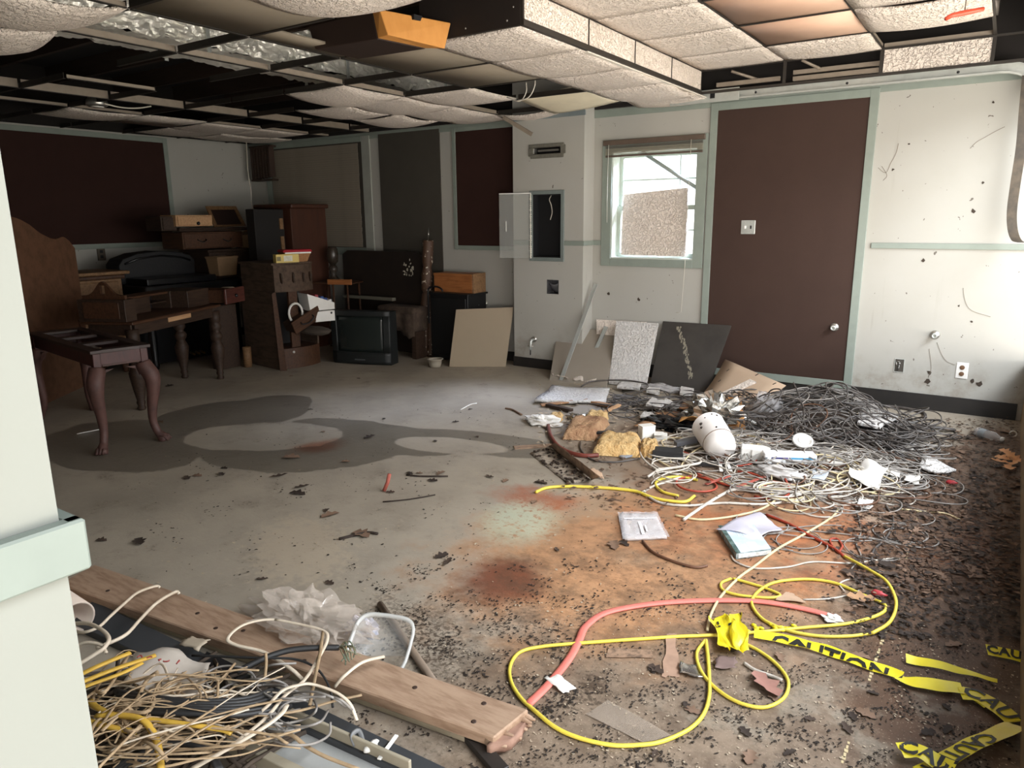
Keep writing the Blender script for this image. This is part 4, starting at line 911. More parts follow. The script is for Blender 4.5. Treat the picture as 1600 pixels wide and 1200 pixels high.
# build as vertical slices to keep the outline clean
outl_l = sorted(outl+mir, key=lambda q: q[0])
def height_at(x):
    best = 0
    for (a, b), (c, d) in zip(poly, poly[1:]):
        if (a-x)*(c-x) <= 0 and abs(a-c) > 1e-6: best = max(best, b+(d-b)*(x-a)/(c-a))
    return best
xa, xb = min(q[0] for q in poly), max(q[0] for q in poly); NS = 60; X = [xa+(xb-xa)*(0.5-0.5*cos(pi*k/NS)) for k in range(NS+1)]
Hs = [max(0.3, height_at(x)) for x in X]; Hs[0] = Hs[1]; Hs[-1] = Hs[-2]
for k in range(NS):
    a, b = (o0+axx*X[k]), (o0+axx*X[k+1]); za, zb = Hs[k], Hs[k+1]
    mb.add([inv @ a, inv @ b, inv @ (b+Vector((0, 0, zb))), inv @ (a+Vector((0, 0, za))), inv @ (a-nn*0.025), inv @ (b-nn*0.025), inv @ (b-nn*0.025+Vector((0, 0, zb))), inv @ (a-nn*0.025+Vector((0, 0, za)))], [(0, 1, 2, 3), (7, 6, 5, 4), (3, 2, 6, 7), (0, 4, 5, 1)])
mb.build('back_board', W_PLY, ap)
mb = MB(); a = inv @ (o0+axx*(xb-0.13)); 
mb.hexa([a, a+axx*0.03, a+axx*0.03+nn*0.02, a+nn*0.02], [p+Vector((0, 0, 0.62)) for p in (a, a+axx*0.03, a+axx*0.03+nn*0.02, a+nn*0.02)]); mb.build('batten', W_MID, ap, bevel=0.003)
pa, pb = WX(14, 352, -4.9), F(52, 668)
pp = pb
o = MB().hexa([F(30, 672), F(58, 664), F(58, 664)+Vector((-0.05, 0.05, 0)), F(30, 672)+Vector((-0.05, 0.05, 0))], [F(30, 672)+Vector((-0.0, 0.0, 1.36)), F(58, 664)+Vector((0, 0, 1.37)), F(58, 664)+Vector((-0.05, 0.05, 1.37)), F(30, 672)+Vector((-0.05, 0.05, 1.36))]).build('dark_plank', W_DARK, origin=F(44, 668), bevel=0.004)
tag(o, 'dark upright plank standing just behind the white jamb', 'plank')
# ---- stacked chests by the white piece of wall
def chest(name, px0, px1, top, botm, x, label, m, depth=0.34, cat='chest', handles=2, lidh=0.03):
    a, b = WX(px0, botm, x), WX(px1, botm, x); t_ = WX((px0+px1)/2, top, x)
    r_ = empty(name, ((x-depth/2), (a.y+b.y)/2, a.z), label, cat); h = t_.z-a.z; w_ = (b.y-a.y)/2
    MB().box((-depth/2, -w_, 0), (depth/2-0.015, w_, h)).build('body', m, r_, bevel=0.004)
    f_ = MB().box((depth/2-0.015, -w_+0.015, 0.01), (depth/2, w_-0.015, h-0.012)).build('drawer_front', m, r_, bevel=0.006)
    for k in range(handles):
        y = 0 if handles == 1 else (-1+2*k/(handles-1))*w_*0.42
        MB().tube(spline([(depth/2, y-0.05, h*0.56), (depth/2+0.02, y-0.045, h*0.5), (depth/2+0.03, y, h*0.4), (depth/2+0.02, y+0.045, h*0.5), (depth/2, y+0.05, h*0.56)], 3), 0.006, 6).build('bail_handle', BLACK, f_)
    return r_
chest('dark_chest', 292, 400, 392, 470, -7.3, 'big dark chest of drawers under the two-handled drawer unit', W_DARK, 0.5, 'chest', 0).location.z = 0
c_ = bpy.data.objects['dark_chest']
for ch in list(c_.children): bpy.data.objects.remove(ch)
zt = WX(335, 390, -7.3).z; y0_, y1_ = 4.93, WX(410, 392, -7.3).y
MB().box((-0.25, -(y1_-y0_)/2, 0), (0.25, (y1_-y0_)/2, zt-0.895)).build('body', W_DARK, c_, bevel=0.005); MB().box((-0.27, -(y1_-y0_)/2-0.02, zt-0.895), (0.27, (y1_-y0_)/2+0.02, zt-0.865)).build('top', W_DARK, c_, bevel=0.005)
c_.location = (-7.55, (y0_+y1_)/2, 0.865)
chest('drawer_unit', 288, 382, 362, 390, -7.32, 'brown two-handled drawer unit on top of the dark chest', W_MID, 0.4)
ld = chest('loose_drawer', 277, 334, 336, 354, -7.3, 'pale wooden drawer with one black knob on the stacked furniture', W_PALE, 0.3, 'drawer', 0)
MB().lathe([(0.016, 0), (0.02, 0.01), (0.012, 0.024)], 12, Matrix.Translation((0.15, 0.03, 0.03)) @ Matrix.Rotation(pi/2, 4, 'Y')).build('knob', BLACK, ld)
chest('loose_drawer', 254, 278, 338, 361, -7.36, 'small dark drawer box left of the pale knobbed drawer', W_DARK, 0.3, 'drawer', 0)
chest('loose_drawer', 282, 392, 355.5, 362, -7.34, 'flat dark drawer lying between the knobbed drawer and the drawer unit', W_DARK, 0.36, 'drawer', 0)
# leaning picture frame
f4 = [WX(334, 355, -7.62), WX(383, 353, -7.62), WX(367, 322, -7.8), WX(320, 322, -7.8)]
pf = empty('picture_frame', f4[0], 'wooden picture frame with dark inside leaning on the pale wall', 'picture frame')
def q4(u, v, d=0): return f4[0]*(1-u)*(1-v)+f4[1]*u*(1-v)+f4[2]*u*v+f4[3]*(1-u)*v+Vector((d, 0, 0))-f4[0]
for u0, u1, v0, v1 in ((0, 1, 0.82, 1), (0, 1, 0, 0.1), (0, 0.1, 0.1, 0.82), (0.9, 1, 0.1, 0.82)):
    MB().hexa([q4(u0, v0), q4(u1, v0), q4(u1, v1), q4(u0, v1)], [q4(u0, v0, 0.025), q4(u1, v0, 0.025), q4(u1, v1, 0.025), q4(u0, v1, 0.025)]).build('frame_bar', W_TAN, pf, bevel=0.003)
MB().hexa([q4(0.1, 0.1), q4(0.9, 0.1), q4(0.9, 0.82), q4(0.1, 0.82)], [q4(0.1, 0.1, 0.006), q4(0.9, 0.1, 0.006), q4(0.9, 0.82, 0.006), q4(0.1, 0.82, 0.006)]).build('picture', M('picture_dark', '#2e1d18', 0.5, 0.2), pf)
# boxes between piano and big bow-front dresser
def crate(name, px, w_, d_, h, label, m, rz=0.0, cat='box', x=None, z=None, taper=0.0):
    t_ = empty(name, WX(px[0], px[1], x), label, cat, rz=rz)
    mb = MB(); hw_, hd = w_/2, d_/2
    mb.hexa([(-hd+taper, -hw_+taper, 0), (hd-taper, -hw_+taper, 0), (hd-taper, hw_-taper, 0), (-hd+taper, hw_-taper, 0)], [(-hd, -hw_, h), (hd, -hw_, h), (hd, hw_, h), (-hd, hw_, h)])
    mb.build('body', m, t_, bevel=0.004)
    mb = MB()
    for a, b in (((-hd-.004, -hw_-.004), (hd+.004, -hw_+.008)), ((-hd-.004, hw_-.008), (hd+.004, hw_+.004)), ((hd-.008, -hw_+.008), (hd+.004, hw_-.008)), ((-hd-.004, -hw_+.008), (-hd+.008, hw_-.008))): mb.box((a[0], a[1], h-0.012), (b[0], b[1], h+0.008))
    mb.build('rim', m, t_, bevel=0.002); return t_
CARD_D = M('box_brown', '#8a6f52', 0.8, 0.4, 5, hx2='#6d553d')
crate('tan_box', (349, 430), 0.27, 0.2, 0.2, 'tan tapered box standing above the piano end', CARD_D, 0.05, x=-7.18, taper=0.02)
crate('tilted_box', (395, 388), 0.25, 0.2, 0.19, 'light brown tilted box below the tall cabinet', CARD_D, 0.1, x=-7.42).rotation_euler = (radians(14), 0, 0.2)
cy_ = empty('cardboard_tube', WX(357, 462, -6.7), 'small wooden cylinder with pale cap beside the tan box', 'tube')
MB().lathe([(0.055, 0), (0.062, 0.14)], 14).build('body', W_TAN, cy_); MB().lathe([(0.066, 0.14), (0.066, 0.165), (0.05, 0.17)], 14).build('cap', M('cap_pale', '#a79a86', 0.6, 0.2), cy_)
cy_.location.z = 0.655
hp = WX(375, 396, -7.42); o = MB().tube([hp+Vector((0, 0.13*cos(a_), 0.09*sin(a_))) for a_ in [k*pi/14 for k in range(15)]], 0.014, 8, flat=0.7).build('cream_hoop', M('handle_cream', '#8f8775', 0.5, 0.2), origin=hp)
tag(o, 'curved cream hoop standing on the dark chest beside the tilted box', 'hoop')
# tall brown cabinet in the corner
kc = empty('tall_cabinet', (-7.75, 6.02, 0), 'tall reddish-brown cabinet standing in the dark back corner', 'cabinet')
tc_z = 1.68; yA, yB = 5.64, 6.16; hw_ = (yB-yA)/2; kc.location = (-7.05, (yA+yB)/2, 0)
MB().box((-0.3, -hw_, 0), (0.3, hw_, tc_z-0.05)).build('body', M('cab_red', '#482819', 0.5, 0.6, 3, hx2='#341c12', stretch=(8, 8, 1)), kc, bevel=0.004)
MB().box((-0.33, -hw_-0.02, tc_z-0.05), (0.34, hw_+0.02, tc_z)).build('cornice', M('cab_red', '#482819'), kc, bevel=0.015, seg=2)
MB().box((0.06, -hw_-0.42, 0.0), (0.2, -hw_-0.02, tc_z-0.06)).build('side_case', M('case_black', '#15110f', 0.7, 0.3), kc, bevel=0.004)
for z0_, z1_ in ((1.14, 1.32), (1.40, 1.52)): MB().box((0.2, -hw_-0.09, z0_), (0.215, -hw_-0.045, z1_)).build('pale_strip', W_TAN, kc)
# stack of old books hung high by the corner (dark hanging rack)
bkx = empty('dark_rack', NY(412, 255, 6.3), 'dark slatted rack hanging in the far corner over the yellowed blind', 'rack')
for k in range(7): MB().box((-0.2+k*0.055, -0.04, -0.2+0.005*k), (-0.165+k*0.055, 0.04, 0.2)).build('slat', W_DARK if k % 2 else M('slat_brown', '#3b2a21', 0.7, 0.4), bkx)
MB().box((-0.21, -0.05, 0.19), (0.2, 0.05, 0.21)).build('rail', W_DARK, bkx); MB().box((-0.21, -0.05, -0.22), (0.2, 0.05, -0.2)).build('rail', W_DARK, bkx)
# bow-front dresser with missing drawers
Q0, Q1 = F(437, 578), F(497, 567); Q2 = F(365, 572)
fu = (Q1-Q0).normalized(); fv = (Q2-Q0); fv = (fv-fu*fv.dot(fu)).normalized()
bd = empty('bow_front_dresser', Q0, 'dusty brown bow-front dresser with missing drawers in the middle of the heap', 'dresser')
def bq(u, v, z): return fu*u+fv*v+Vector((0, 0, z))
FWd, FD = 0.50, 0.62
def bowbox(name, u0, u1, z0, z1, m, bow=0.05, v0=0.0, v1=None, parent=bd, bevel=0.0):
    v1 = FD if v1 is None else v1; n = 8
    fr = [(u0+(u1-u0)*k/n, v0-bow*(1-(2*k/n-1)**2)) for k in range(n+1)]
    pl = [bq(a, b, 0) for a, b in fr]+[bq(u1, v1, 0), bq(u0, v1, 0)]
    return MB().hexa([p+Vector((0, 0, z0)) for p in pl], [p+Vector((0, 0, z1)) for p in pl]).build(name, m, parent, bevel=bevel)
W_DUST = wood('wood_dusty', '#574639', '#382a21', 0.75, (1.5, 8, 8))
MB().hexa([bq(0, 0, 0), bq(0.02, 0, 0), bq(0.02, FD, 0), bq(0, FD, 0)], [bq(0, 0, 0.79), bq(0.02, 0, 0.79), bq(0.02, FD, 0.79), bq(0, FD, 0.79)]).build('side_panel', W_DUST, bd)
MB().hexa([bq(FWd-0.02, 0, 0), bq(FWd, 0, 0), bq(FWd, FD, 0), bq(FWd-0.02, FD, 0)], [bq(FWd-0.02, 0, 0.32), bq(FWd, 0, 0.32), bq(FWd, FD, 0.32), bq(FWd-0.02, FD, 0.32)]).build('side_panel', W_DUST, bd)
bowbox('lower_drawer', 0.02, FWd, 0.0, 0.21, W_MID, 0.06); d_ = bpy.data.objects['lower_drawer']
MB().lathe([(0.012, 0), (0.014, 0.01), (0.006, 0.02)], 10, Matrix.Translation(bq(0.16, -0.045, 0.17)) @ NM).build('knob', WHITE, d_)
bowbox('top_drawer', 0.02, FWd-0.03, 0.79, 1.06, W_DUST, 0.06, 0.0, FD); d_ = bpy.data.objects['top_drawer']
for k, u in enumerate((0.08, 0.2, 0.32, 0.42)):
    b_ = 0.06*(1-(2*u/FWd-1)**2); MB().blob(bq(u, -b_+0.0, 0.93), (0.026, 0.012, 0.05), 0.5, 3, k, 8, 6).build('carving', W_DARK, d_)
MB().hexa([bq(0, 0, 1.06), bq(FWd-0.02, 0, 1.06), bq(FWd-0.02, FD, 1.06), bq(0, FD, 1.06)], [bq(0, 0, 1.08), bq(FWd-0.02, 0, 1.08), bq(FWd-0.02, FD, 1.08), bq(0, FD, 1.08)]).build('top', W_DUST, bd)
MB().hexa([bq(0.17, 0.0, 0.21), bq(0.27, 0.0, 0.21), bq(0.27, 0.03, 0.21), bq(0.17, 0.03, 0.21)], [bq(0.17, 0.0, 0.79), bq(0.27, 0.0, 0.79), bq(0.27, 0.03, 0.79), bq(0.17, 0.03, 0.79)]).build('stile', W_MID, bd)
MB().hexa([bq(0.02, 0.3, 0.21), bq(FWd, 0.3, 0.21), bq(FWd, 0.31, 0.21), bq(0.02, 0.31, 0.21)], [bq(0.02, 0.3, 0.79), bq(FWd, 0.3, 0.79), bq(FWd, 0.31, 0.79), bq(0.02, 0.31, 0.79)]).build('inner_back', BLACK, bd)
o = MB().hexa([bq(-0.03, -0.06, 0), bq(0.02, -0.1, 0), bq(0.03, -0.09, 0), bq(-0.02, -0.05, 0)], [bq(-0.02, 0.0, 0.78), bq(0.01, -0.02, 0.8), bq(0.02, -0.01, 0.8), bq(-0.01, 0.01, 0.78)]).build('plank', W_MID, loc=Q0); tag(o, 'split upright board leaning on the bow-front dresser corner', 'plank')
def at(u, v, z): return Q0+bq(u, v, z)
RZ = atan2(fu.y, fu.x)
tb = empty('cardboard_tube', F(388, 573), 'short upright cardboard tube on the floor before the dresser', 'tube')
MB().lathe([(0.042, 0), (0.044, 0.21), (0.036, 0.21), (0.034, 0.02)], 14).build('body', W_TAN, tb); MB().lathe([(0.033, 0.19), (0.0, 0.19)], 14, cap=False).build('inside', BLACK, tb)
# things lying on the dresser
yb = empty('yellow_box', at(0.10, 0.03, 1.08), 'pale yellow printed carton on top of the bow-front dresser', 'carton', rz=RZ-0.2)
MB().box((-0.03, -0.03, 0), (0.21, 0.05, 0.085)).build('body', M('yellow_card', '#d8bf6e', 0.6, 0.3, 12), yb, bevel=0.003)
MB().box((0.05, -0.031, 0.015), (0.14, -0.03, 0.07)).build('label_patch', M('carton_label', '#d8d4c4', 0.6, 0.4, 40, hx2='#8d8460'), yb)
MB().box((-0.022, -0.031, 0.02), (0.02, -0.03, 0.062)).build('label_patch', M('carton_label2', '#7d7250', 0.6, 0.4, 50), yb)
bs = empty('wicker_basket', at(0.33, 0.1, 1.08), 'small wicker basket lined with red cloth on the dresser', 'basket', rz=RZ-0.25)
mb = MB().hexa([(-0.1, -0.07, 0), (0.12, -0.07, 0), (0.12, 0.07, 0), (-0.1, 0.07, 0)], [(-0.13, -0.09, 0.1), (0.16, -0.09, 0.1), (0.16, 0.09, 0.1), (-0.13, 0.09, 0.1)]); mb.build('body', M('wicker', '#a3764c', 0.8, 0.6, 60, bump=0.8, bscale=90), bs, bevel=0.006)
mb = MB().hexa([(-0.14, -0.1, 0.1), (0.17, -0.1, 0.1), (0.17, 0.1, 0.1), (-0.14, 0.1, 0.1)], [(-0.13, -0.09, 0.125), (0.16, -0.09, 0.125), (0.16, 0.09, 0.125), (-0.13, 0.09, 0.125)]); mb.build('cloth_lining', M('red_cloth', '#b02532', 0.8, 0.3, 10), bs, bevel=0.006)
MB().box((-0.12, -0.105, 0.085), (0.15, -0.1, 0.1)).build('lace_trim', WHITE, bs)
# white cartons and tilted drawer on the right of the dresser
wb = empty('white_carton', at(0.40, -0.05, 0.58), 'open white file carton on the right of the bow-front dresser', 'carton', rz=RZ-0.15)
mb = MB().hexa([(-0.06, -0.09, 0.0), (0.22, -0.09, 0), (0.22, 0.14, 0), (-0.06, 0.14, 0)], [(-0.08, -0.09, 0.18), (0.22, -0.09, 0.07), (0.22, 0.14, 0.07), (-0.08, 0.14, 0.18)]); mb.build('body', WHITE, wb, bevel=0.003)
for k, (c_h, x_) in enumerate((('#8e2f3a', 0.02), ('#2f4f8f', 0.08), ('#1f3d7c', 0.12), ('#d8d8d8', 0.17))): MB().box((x_, -0.06, 0.06), (x_+0.035, 0.1, 0.17-0.4*x_)).build('folder', M('folder%d' % k, c_h, 0.6, 0.2), wb)
wb2 = empty('white_box', at(0.45, -0.10, 0.46), 'small white box with a black dot below the open file carton', 'box', rz=RZ-0.2)
MB().box((-0.06, -0.05, 0), (0.16, 0.1, 0.11)).build('body', WHITE, wb2, bevel=0.004); MB().lathe([(0.012, 0), (0.01, 0.002)], 10, Matrix.Translation((0.12, -0.05, 0.085)) @ NM).build('dot', BLACK, wb2)
td = empty('loose_drawer', at(0.14, -0.12, 0.36), 'brown drawer with bail handle tilted against the dresser front', 'drawer', rot=(0.1, radians(-24), RZ))
MB().box((0, -0.015, 0), (0.36, 0.0, 0.14)).build('drawer_front', W_MID, td, bevel=0.005); MB().box((0.01, 0, 0.01), (0.35, 0.16, 0.11)).build('drawer_body', W_DARK, td)
MB().tube(spline([(0.1, -0.015, 0.09), (0.105, -0.04, 0.07), (0.18, -0.045, 0.05), (0.25, -0.04, 0.07), (0.255, -0.015, 0.09)], 4), 0.007, 6).build('bail_handle', BLACK, td)
lp = [at(0.2, -0.06, 0.47)+fu*(0.08*cos(a_))+Vector((0, 0, 0.1+0.1*sin(a_))) for a_ in [radians(-40+k*22) for k in range(13)]]
tag(MB().tube(lp, 0.012, 8).build('white_hose', WHITE, origin=lp[0]), 'looped white hose standing beside the tilted drawer', 'hose')
cu = empty('grey_cushion', at(0.34, -0.06, 0.34), 'flattened brown-grey cushion wedged under the tilted drawer', 'cushion')
MB().blob((0.1, 0, 0.04), (0.22, 0.12, 0.045), 0.15, 2, 3).build('body', M('cushion_grey', '#4f453c', 0.9, 0.5, 8), cu)
# tray table with a glass lamp on it
tt = empty('tray_table', NY(530, 441, 5.93), 'small tray table with pale front edge behind the television', 'table', rz=0.35); zz = tt.location.z; tt.location.z = 0
MB().box((-0.3, -0.08, zz-0.015), (0.2, 0.24, zz)).build('top', W_MID, tt, bevel=0.003); MB().box((-0.1, -0.1, zz-0.02), (0.2, -0.08, zz+0.04)).build('front_edge', W_ORANGE, tt, bevel=0.003)
for x, y in ((-0.06, -0.04), (0.15, 0.2), (-0.26, 0.2), (0.05, 0.1)): MB().lathe([(0.012, 0), (0.016, zz*0.5), (0.012, zz-0.015)], 8, Matrix.Translation((x, y, 0))).build('leg', W_MID, tt)
lm = empty('glass_lamp', NY(522, 439, 6.06), 'dusty glass hurricane lamp standing on the tray table', 'lamp')
GD = M('dusty_glass', '#433930', 0.25, 0.5, 10, alpha=0.75, spec=0.7)
MB().lathe([(0.08, 0), (0.085, 0.015), (0.05, 0.04), (0.028, 0.08), (0.05, 0.12), (0.052, 0.16), (0.03, 0.19)], 16).build('base', GD, lm)
MB().lathe([(0.03, 0.19), (0.062, 0.23), (0.068, 0.3), (0.062, 0.37), (0.045, 0.4), (0.04, 0.4), (0.056, 0.36), (0.062, 0.3), (0.03, 0.2)], 16).build('chimney', GD, lm)
# old television
T0, T1 = F(523, 566), F(612, 571)
tu = (T1-T0).normalized(); tv = empty('television', (T0+T1)/2, 'old black tube television on the floor in front of the sofa board', 'television', rz=atan2(tu.y, tu.x))
hw_ = (T1-T0).length/2; th_ = 0.56
TVB = M('tv_case', '#1d2020', 0.5, 0.3, 8)
def tv_front(u, v):
    x = (2*u-1)*hw_; return Vector((x*(1+0.015*v), -0.02-0.035*(1-(2*u-1)**2), 0.01+v*th_))
mb = MB(); mb.hexa([(-hw_, 0, 0), (hw_, 0, 0), (hw_, 0.16, 0), (-hw_, 0.16, 0)], [(-hw_*1.02, 0, th_), (hw_*1.02, 0, th_), (hw_*1.02, 0.14, th_), (-hw_*1.02, 0.14, th_)])
mb.hexa([(-hw_, 0.16, 0), (hw_, 0.16, 0), (hw_*0.55, 0.36, 0), (-hw_*0.55, 0.36, 0)], [(-hw_, 0.14, th_), (hw_, 0.14, th_), (hw_*0.5, 0.33, th_*0.75), (-hw_*0.5, 0.33, th_*0.75)]); mb.build('case', TVB, tv)
sc = (0.10, 0.90, 0.22, 0.90)
def fr_piece(u0, u1, v0, v1): return MB().sheet(lambda u, v: tv_front(u0+(u1-u0)*u, v0+(v1-v0)*v), 10, 4, Vector((0, 0.05, 0)))
for a in ((0, 1, 0, sc[2]), (0, 1, sc[3], 1), (0, sc[0], sc[2], sc[3]), (sc[1], 1, sc[2], sc[3])): fr_piece(*a).build('bezel', TVB, tv)
MB().sheet(lambda u, v: tv_front(sc[0]+(sc[1]-sc[0])*u, sc[2]+(sc[3]-sc[2])*v)+Vector((0, 0.018-0.012*(1-(2*u-1)**2)*(1-(2*v-1)**2), 0)), 12, 8, Vector((0, 0.02, 0))).build('screen', M('tv_screen', '#232927', 0.22, 0.15, 3, spec=0.6), tv)
MB().box((-0.06, -0.058, 0.05), (0.06, -0.05, 0.062)).build('badge', M('tv_badge', '#55585a', 0.4, 0), tv)
# dark sofa / headboard slab behind
sb = empty('dark_headboard', (-5.93, 6.2, 0), 'wide dark rounded headboard against the back wall behind the television', 'headboard')
y_ = 0.0; prf = [(-0.63, 0.0), (0.63, 0), (0.63, 0.50), (0.64, 1.05), (0.60, 1.12), (0.5, 1.145), (-0.55, 1.145), (-0.63, 1.10)]
MB().hexa([(x, 0, z) for x, z in prf], [(x, 0.06, z) for x, z in prf]).build('slab', M('headboard_dark', '#221b17', 0.55, 0.5, 4, hx2='#342820', coat=0.1), sb, bevel=0.01)
mb = MB(); r = random.Random(8)
for k in range(26): mb.blob((0.42+r.gauss(0, .05), -0.001, 0.93+r.gauss(0, .05)), (0.006+0.01*r.random(), 0.002, 0.006+0.012*r.random()), 0.3, 2, k, 6, 4)
tag(mb.build('flaked_paint', M('flake_white', '#b9b2a2', 0.8, 0), sb), kind='stuff')
rl = MB().box((-0.5, -0.14, 0.60), (0.28, -0.08, 0.635)).build('pale_rail', M('rail_grey', '#6e6a5e', 0.6, 0.2), sb, bevel=0.003)
sf = empty('torn_sofa', (-5.43, 6.0, 0), 'torn brown sofa base with ragged skirt right of the television', 'sofa')
MB().box((-0.30, -0.12, 0.3), (0.25, 0.12, 0.57)).build('seat_base', M('sofa_brown', '#3e3128', 0.95, 0.7, 14, hx2='#5c4c3e', bump=0.4), sf, bevel=0.03, seg=2)
MB().sheet(lambda u, v: Vector((-0.30+0.55*u, -0.13-0.01*sin(u*17), 0.5-(0.22+0.05*sin(u*9)+0.05*mnoise.noise(Vector((u*8, 0, 2))))*v)), 30, 4, Vector((0, 0.006, 0))).build('skirt', M('sofa_brown', '#3e3128'), sf)
for x in (-0.25, 0.2): MB().box((x-0.03, -0.08, 0), (x+0.03, 0.08, 0.3)).build('foot', W_DARK, sf)
# bundle of peeling bed posts
PEEL = M('peeling_post', '#4c3526', 0.6, 1.0, 26, hx2='#cfc6b2', bump=0.4)
n_ = PEEL.node_tree.nodes
def peel_fix(m, lo=0.60, hi=0.66):
    for q in m.node_tree.nodes:
        if q.type == 'MAP_RANGE': q.inputs[1].default_value = lo; q.inputs[2].default_value = hi
peel_fix(PEEL)
def post(base, top, label, prof=None):
    base, top = Vector(base), Vector(top); h = (top-base).length; m = (top-base).normalized().to_track_quat('Z', 'Y').to_matrix().to_4x4(); m.translation = base
    t_ = empty('bed_post', base, label, 'bed post'); t_.matrix_world = m
    pr = [(0.06, 0), (0.062, 0.05), (0.04, 0.1), (0.06, 0.25*h), (0.066, 0.4*h), (0.05, 0.53*h), (0.035, 0.55*h), (0.06, 0.57*h), (0.064, 0.7*h), (0.045, 0.76*h), (0.06, 0.8*h), (0.06, 0.97*h), (0.055, 0.98*h)]
    MB().lathe(pr, 14).build('shaft', PEEL, t_); MB().tube([(0, 0, 0.98*h), (0.002, 0, 1.08*h)], 0.004, 5).build('pin', STEEL, t_); return t_
post(F(663, 556), F(663, 556)+Vector((0.075, 0.05, 1.30)), 'tall dark turned bed post with peeling paint, the one standing highest')
p2 = F(684, 552); 
def post2(base, top, label, r_=0.055):
    base, top = Vector(base), Vector(top); h = (top-base).length; m = (top-base).normalized().to_track_quat('Z', 'Y').to_matrix().to_4x4()
    t_ = empty('bed_post', base, label, 'bed post'); m.translation = base; t_.matrix_world = m
    MB().lathe([(r_, 0), (r_, 0.06), (r_*0.6, 0.1), (r_*0.9, 0.3*h), (r_*1.05, 0.6*h), (r_*0.8, 0.85*h), (r_*0.5, 0.9*h), (r_*0.8, h)], 14).build('shaft', PEEL, t_)
    MB().lathe([(r_*1.05, h), (r_*0.7, h+0.03)], 14).build('finial', W_DARK, t_); return t_
post2(F(674, 556)+Vector((0.02, -0.02, 0)), F(674, 556)+Vector((-0.0, 0.02, 0.72)), 'shorter peeling bed post leaning in front of the tall one')
post2(F(691, 558), F(691, 558)+Vector((-0.02, 0.03, 0.74)), 'short dark bed post between the tall post and the black cabinet', 0.045)
hs_ = [NY(680, 455, 6.0)+Vector((0.1*cos(a_), 0, 0.05*sin(a_))) for a_ in [k*pi/10 for k in range(11)]]
tag(MB().tube(hs_+[hs_[-1]+Vector((0.0, 0.0, -0.35))], 0.01, 6).build('black_cable', BLACK, origin=hs_[0]), 'black cable looped around the bed posts', 'cable')
# black cabinet and brown box
bc = empty('black_cabinet', (-4.83, 6.22, 0), 'low black cabinet behind the leaning tan panel', 'cabinet')
MB().box((-0.26, -0.17, 0.02), (0.25, 0.16, 0.71)).build('body', M('cab_black3', '#121213', 0.5, 0.3), bc, bevel=0.004); MB().box((-0.28, -0.19, 0.71), (0.27, 0.17, 0.73)).build('top', M('cab_black3', '#121213'), bc, bevel=0.004)
MB().box((-0.24, -0.185, 0.06), (0.23, -0.17, 0.68)).build('door', M('cab_black3', '#121213'), bc, bevel=0.003)
for k, x in enumerate((-0.2, 0.2)): MB().box((x-0.03, -0.1, 0), (x+0.03, 0.1, 0.02)).build('foot', BLACK, bc)
MB().lathe([(0.012, 0), (0.014, 0.02)], 10, Matrix.Translation((0.19, -0.185, 0.4)) @ NM).build('knob', STEEL, bc)
bb = empty('wooden_box', (-4.83, 6.24, 0.73), 'shallow orange-brown wooden box on top of the black cabinet', 'box')
MB().box((-0.27, -0.1, 0), (0.245, 0.12, 0.2)).build('body', W_ORANGE, bb, bevel=0.003); MB().box((0.245, -0.1, 0), (0.262, 0.12, 0.205)).build('end_board', W_TAN, bb, bevel=0.002)
MB().box((-0.27, -0.108, 0.175), (0.245, -0.1, 0.2)).build('lip', W_ORANGE, bb)
# bowl on the floor
bo = empty('plastic_bowl', F(680, 573), 'small off-white plastic bowl on the floor before the bed posts', 'bowl')
MB().lathe([(0.055, 0), (0.066, 0.03), (0.07, 0.075), (0.085, 0.078), (0.085, 0.086), (0.066, 0.084), (0.062, 0.03), (0.05, 0.008)], 20).build('body', M('bowl_cream', '#a59c8c', 0.5, 0.2), bo)
MB().lathe([(0.05, 0.010), (0.0, 0.010)], 16, cap=False).build('inside', M('bowl_in', '#6d6457', 0.8, 0.3), bo)
# crowded dark oddments between the dresser and the piano
od = empty('stacked_board', F(352, 575), 'dark board standing between the piano and the bow-front dresser', 'board')
MB().box((-0.06, -0.1, 0), (0.05, 0.16, 0.655)).build('body', W_DARK, od, bevel=0.003)
MB().box((0.03, -0.1, 0.4), (0.04, 0.12, 0.44)).build('cleat', W_MID, od)
# ------------------------------------------------------------------ the tangle of cables and rubbish on the right
def mound(x, y):
    h = 0.0
    for cx_, cy_, rx_, ry_, hh_ in ((-0.94, 5.43, 0.58, 0.5, 0.22), (-1.75, 5.35, 0.5, 0.5, 0.07), (-1.0, 4.7, 0.8, 0.6, 0.05)):
        d = ((x-cx_)/rx_)**2+((y-cy_)/ry_)**2
        if d < 1: h = max(h, hh_*(1-d))
    return h
def soilheap(name, c, rx_, ry_, hh_, m, parent):
    def fn(u, v):
        a = 2*pi*u; r = v; x = c[0]+rx_*r*cos(a); y = c[1]+ry_*r*sin(a)
        return Vector((x, y, max(0.001, hh_*(1-r*r)*(0.75+0.5*mnoise.noise(Vector((x*5, y*5, 1)))))))
    return tag(MB().sheet(fn, 28, 10).build(name, m, parent), kind='stuff')
SOIL = M('soil', '#3d2f25', 0.95, 0.8, 18, hx2='#241b15', bump=0.8, bscale=60)
soilheap('rubble_heap', (-1.02, 5.45), 0.66, 0.5, 0.14, SOIL, floor); soilheap('rubble_heap', (-1.75, 5.4), 0.5, 0.42, 0.05, SOIL, floor)
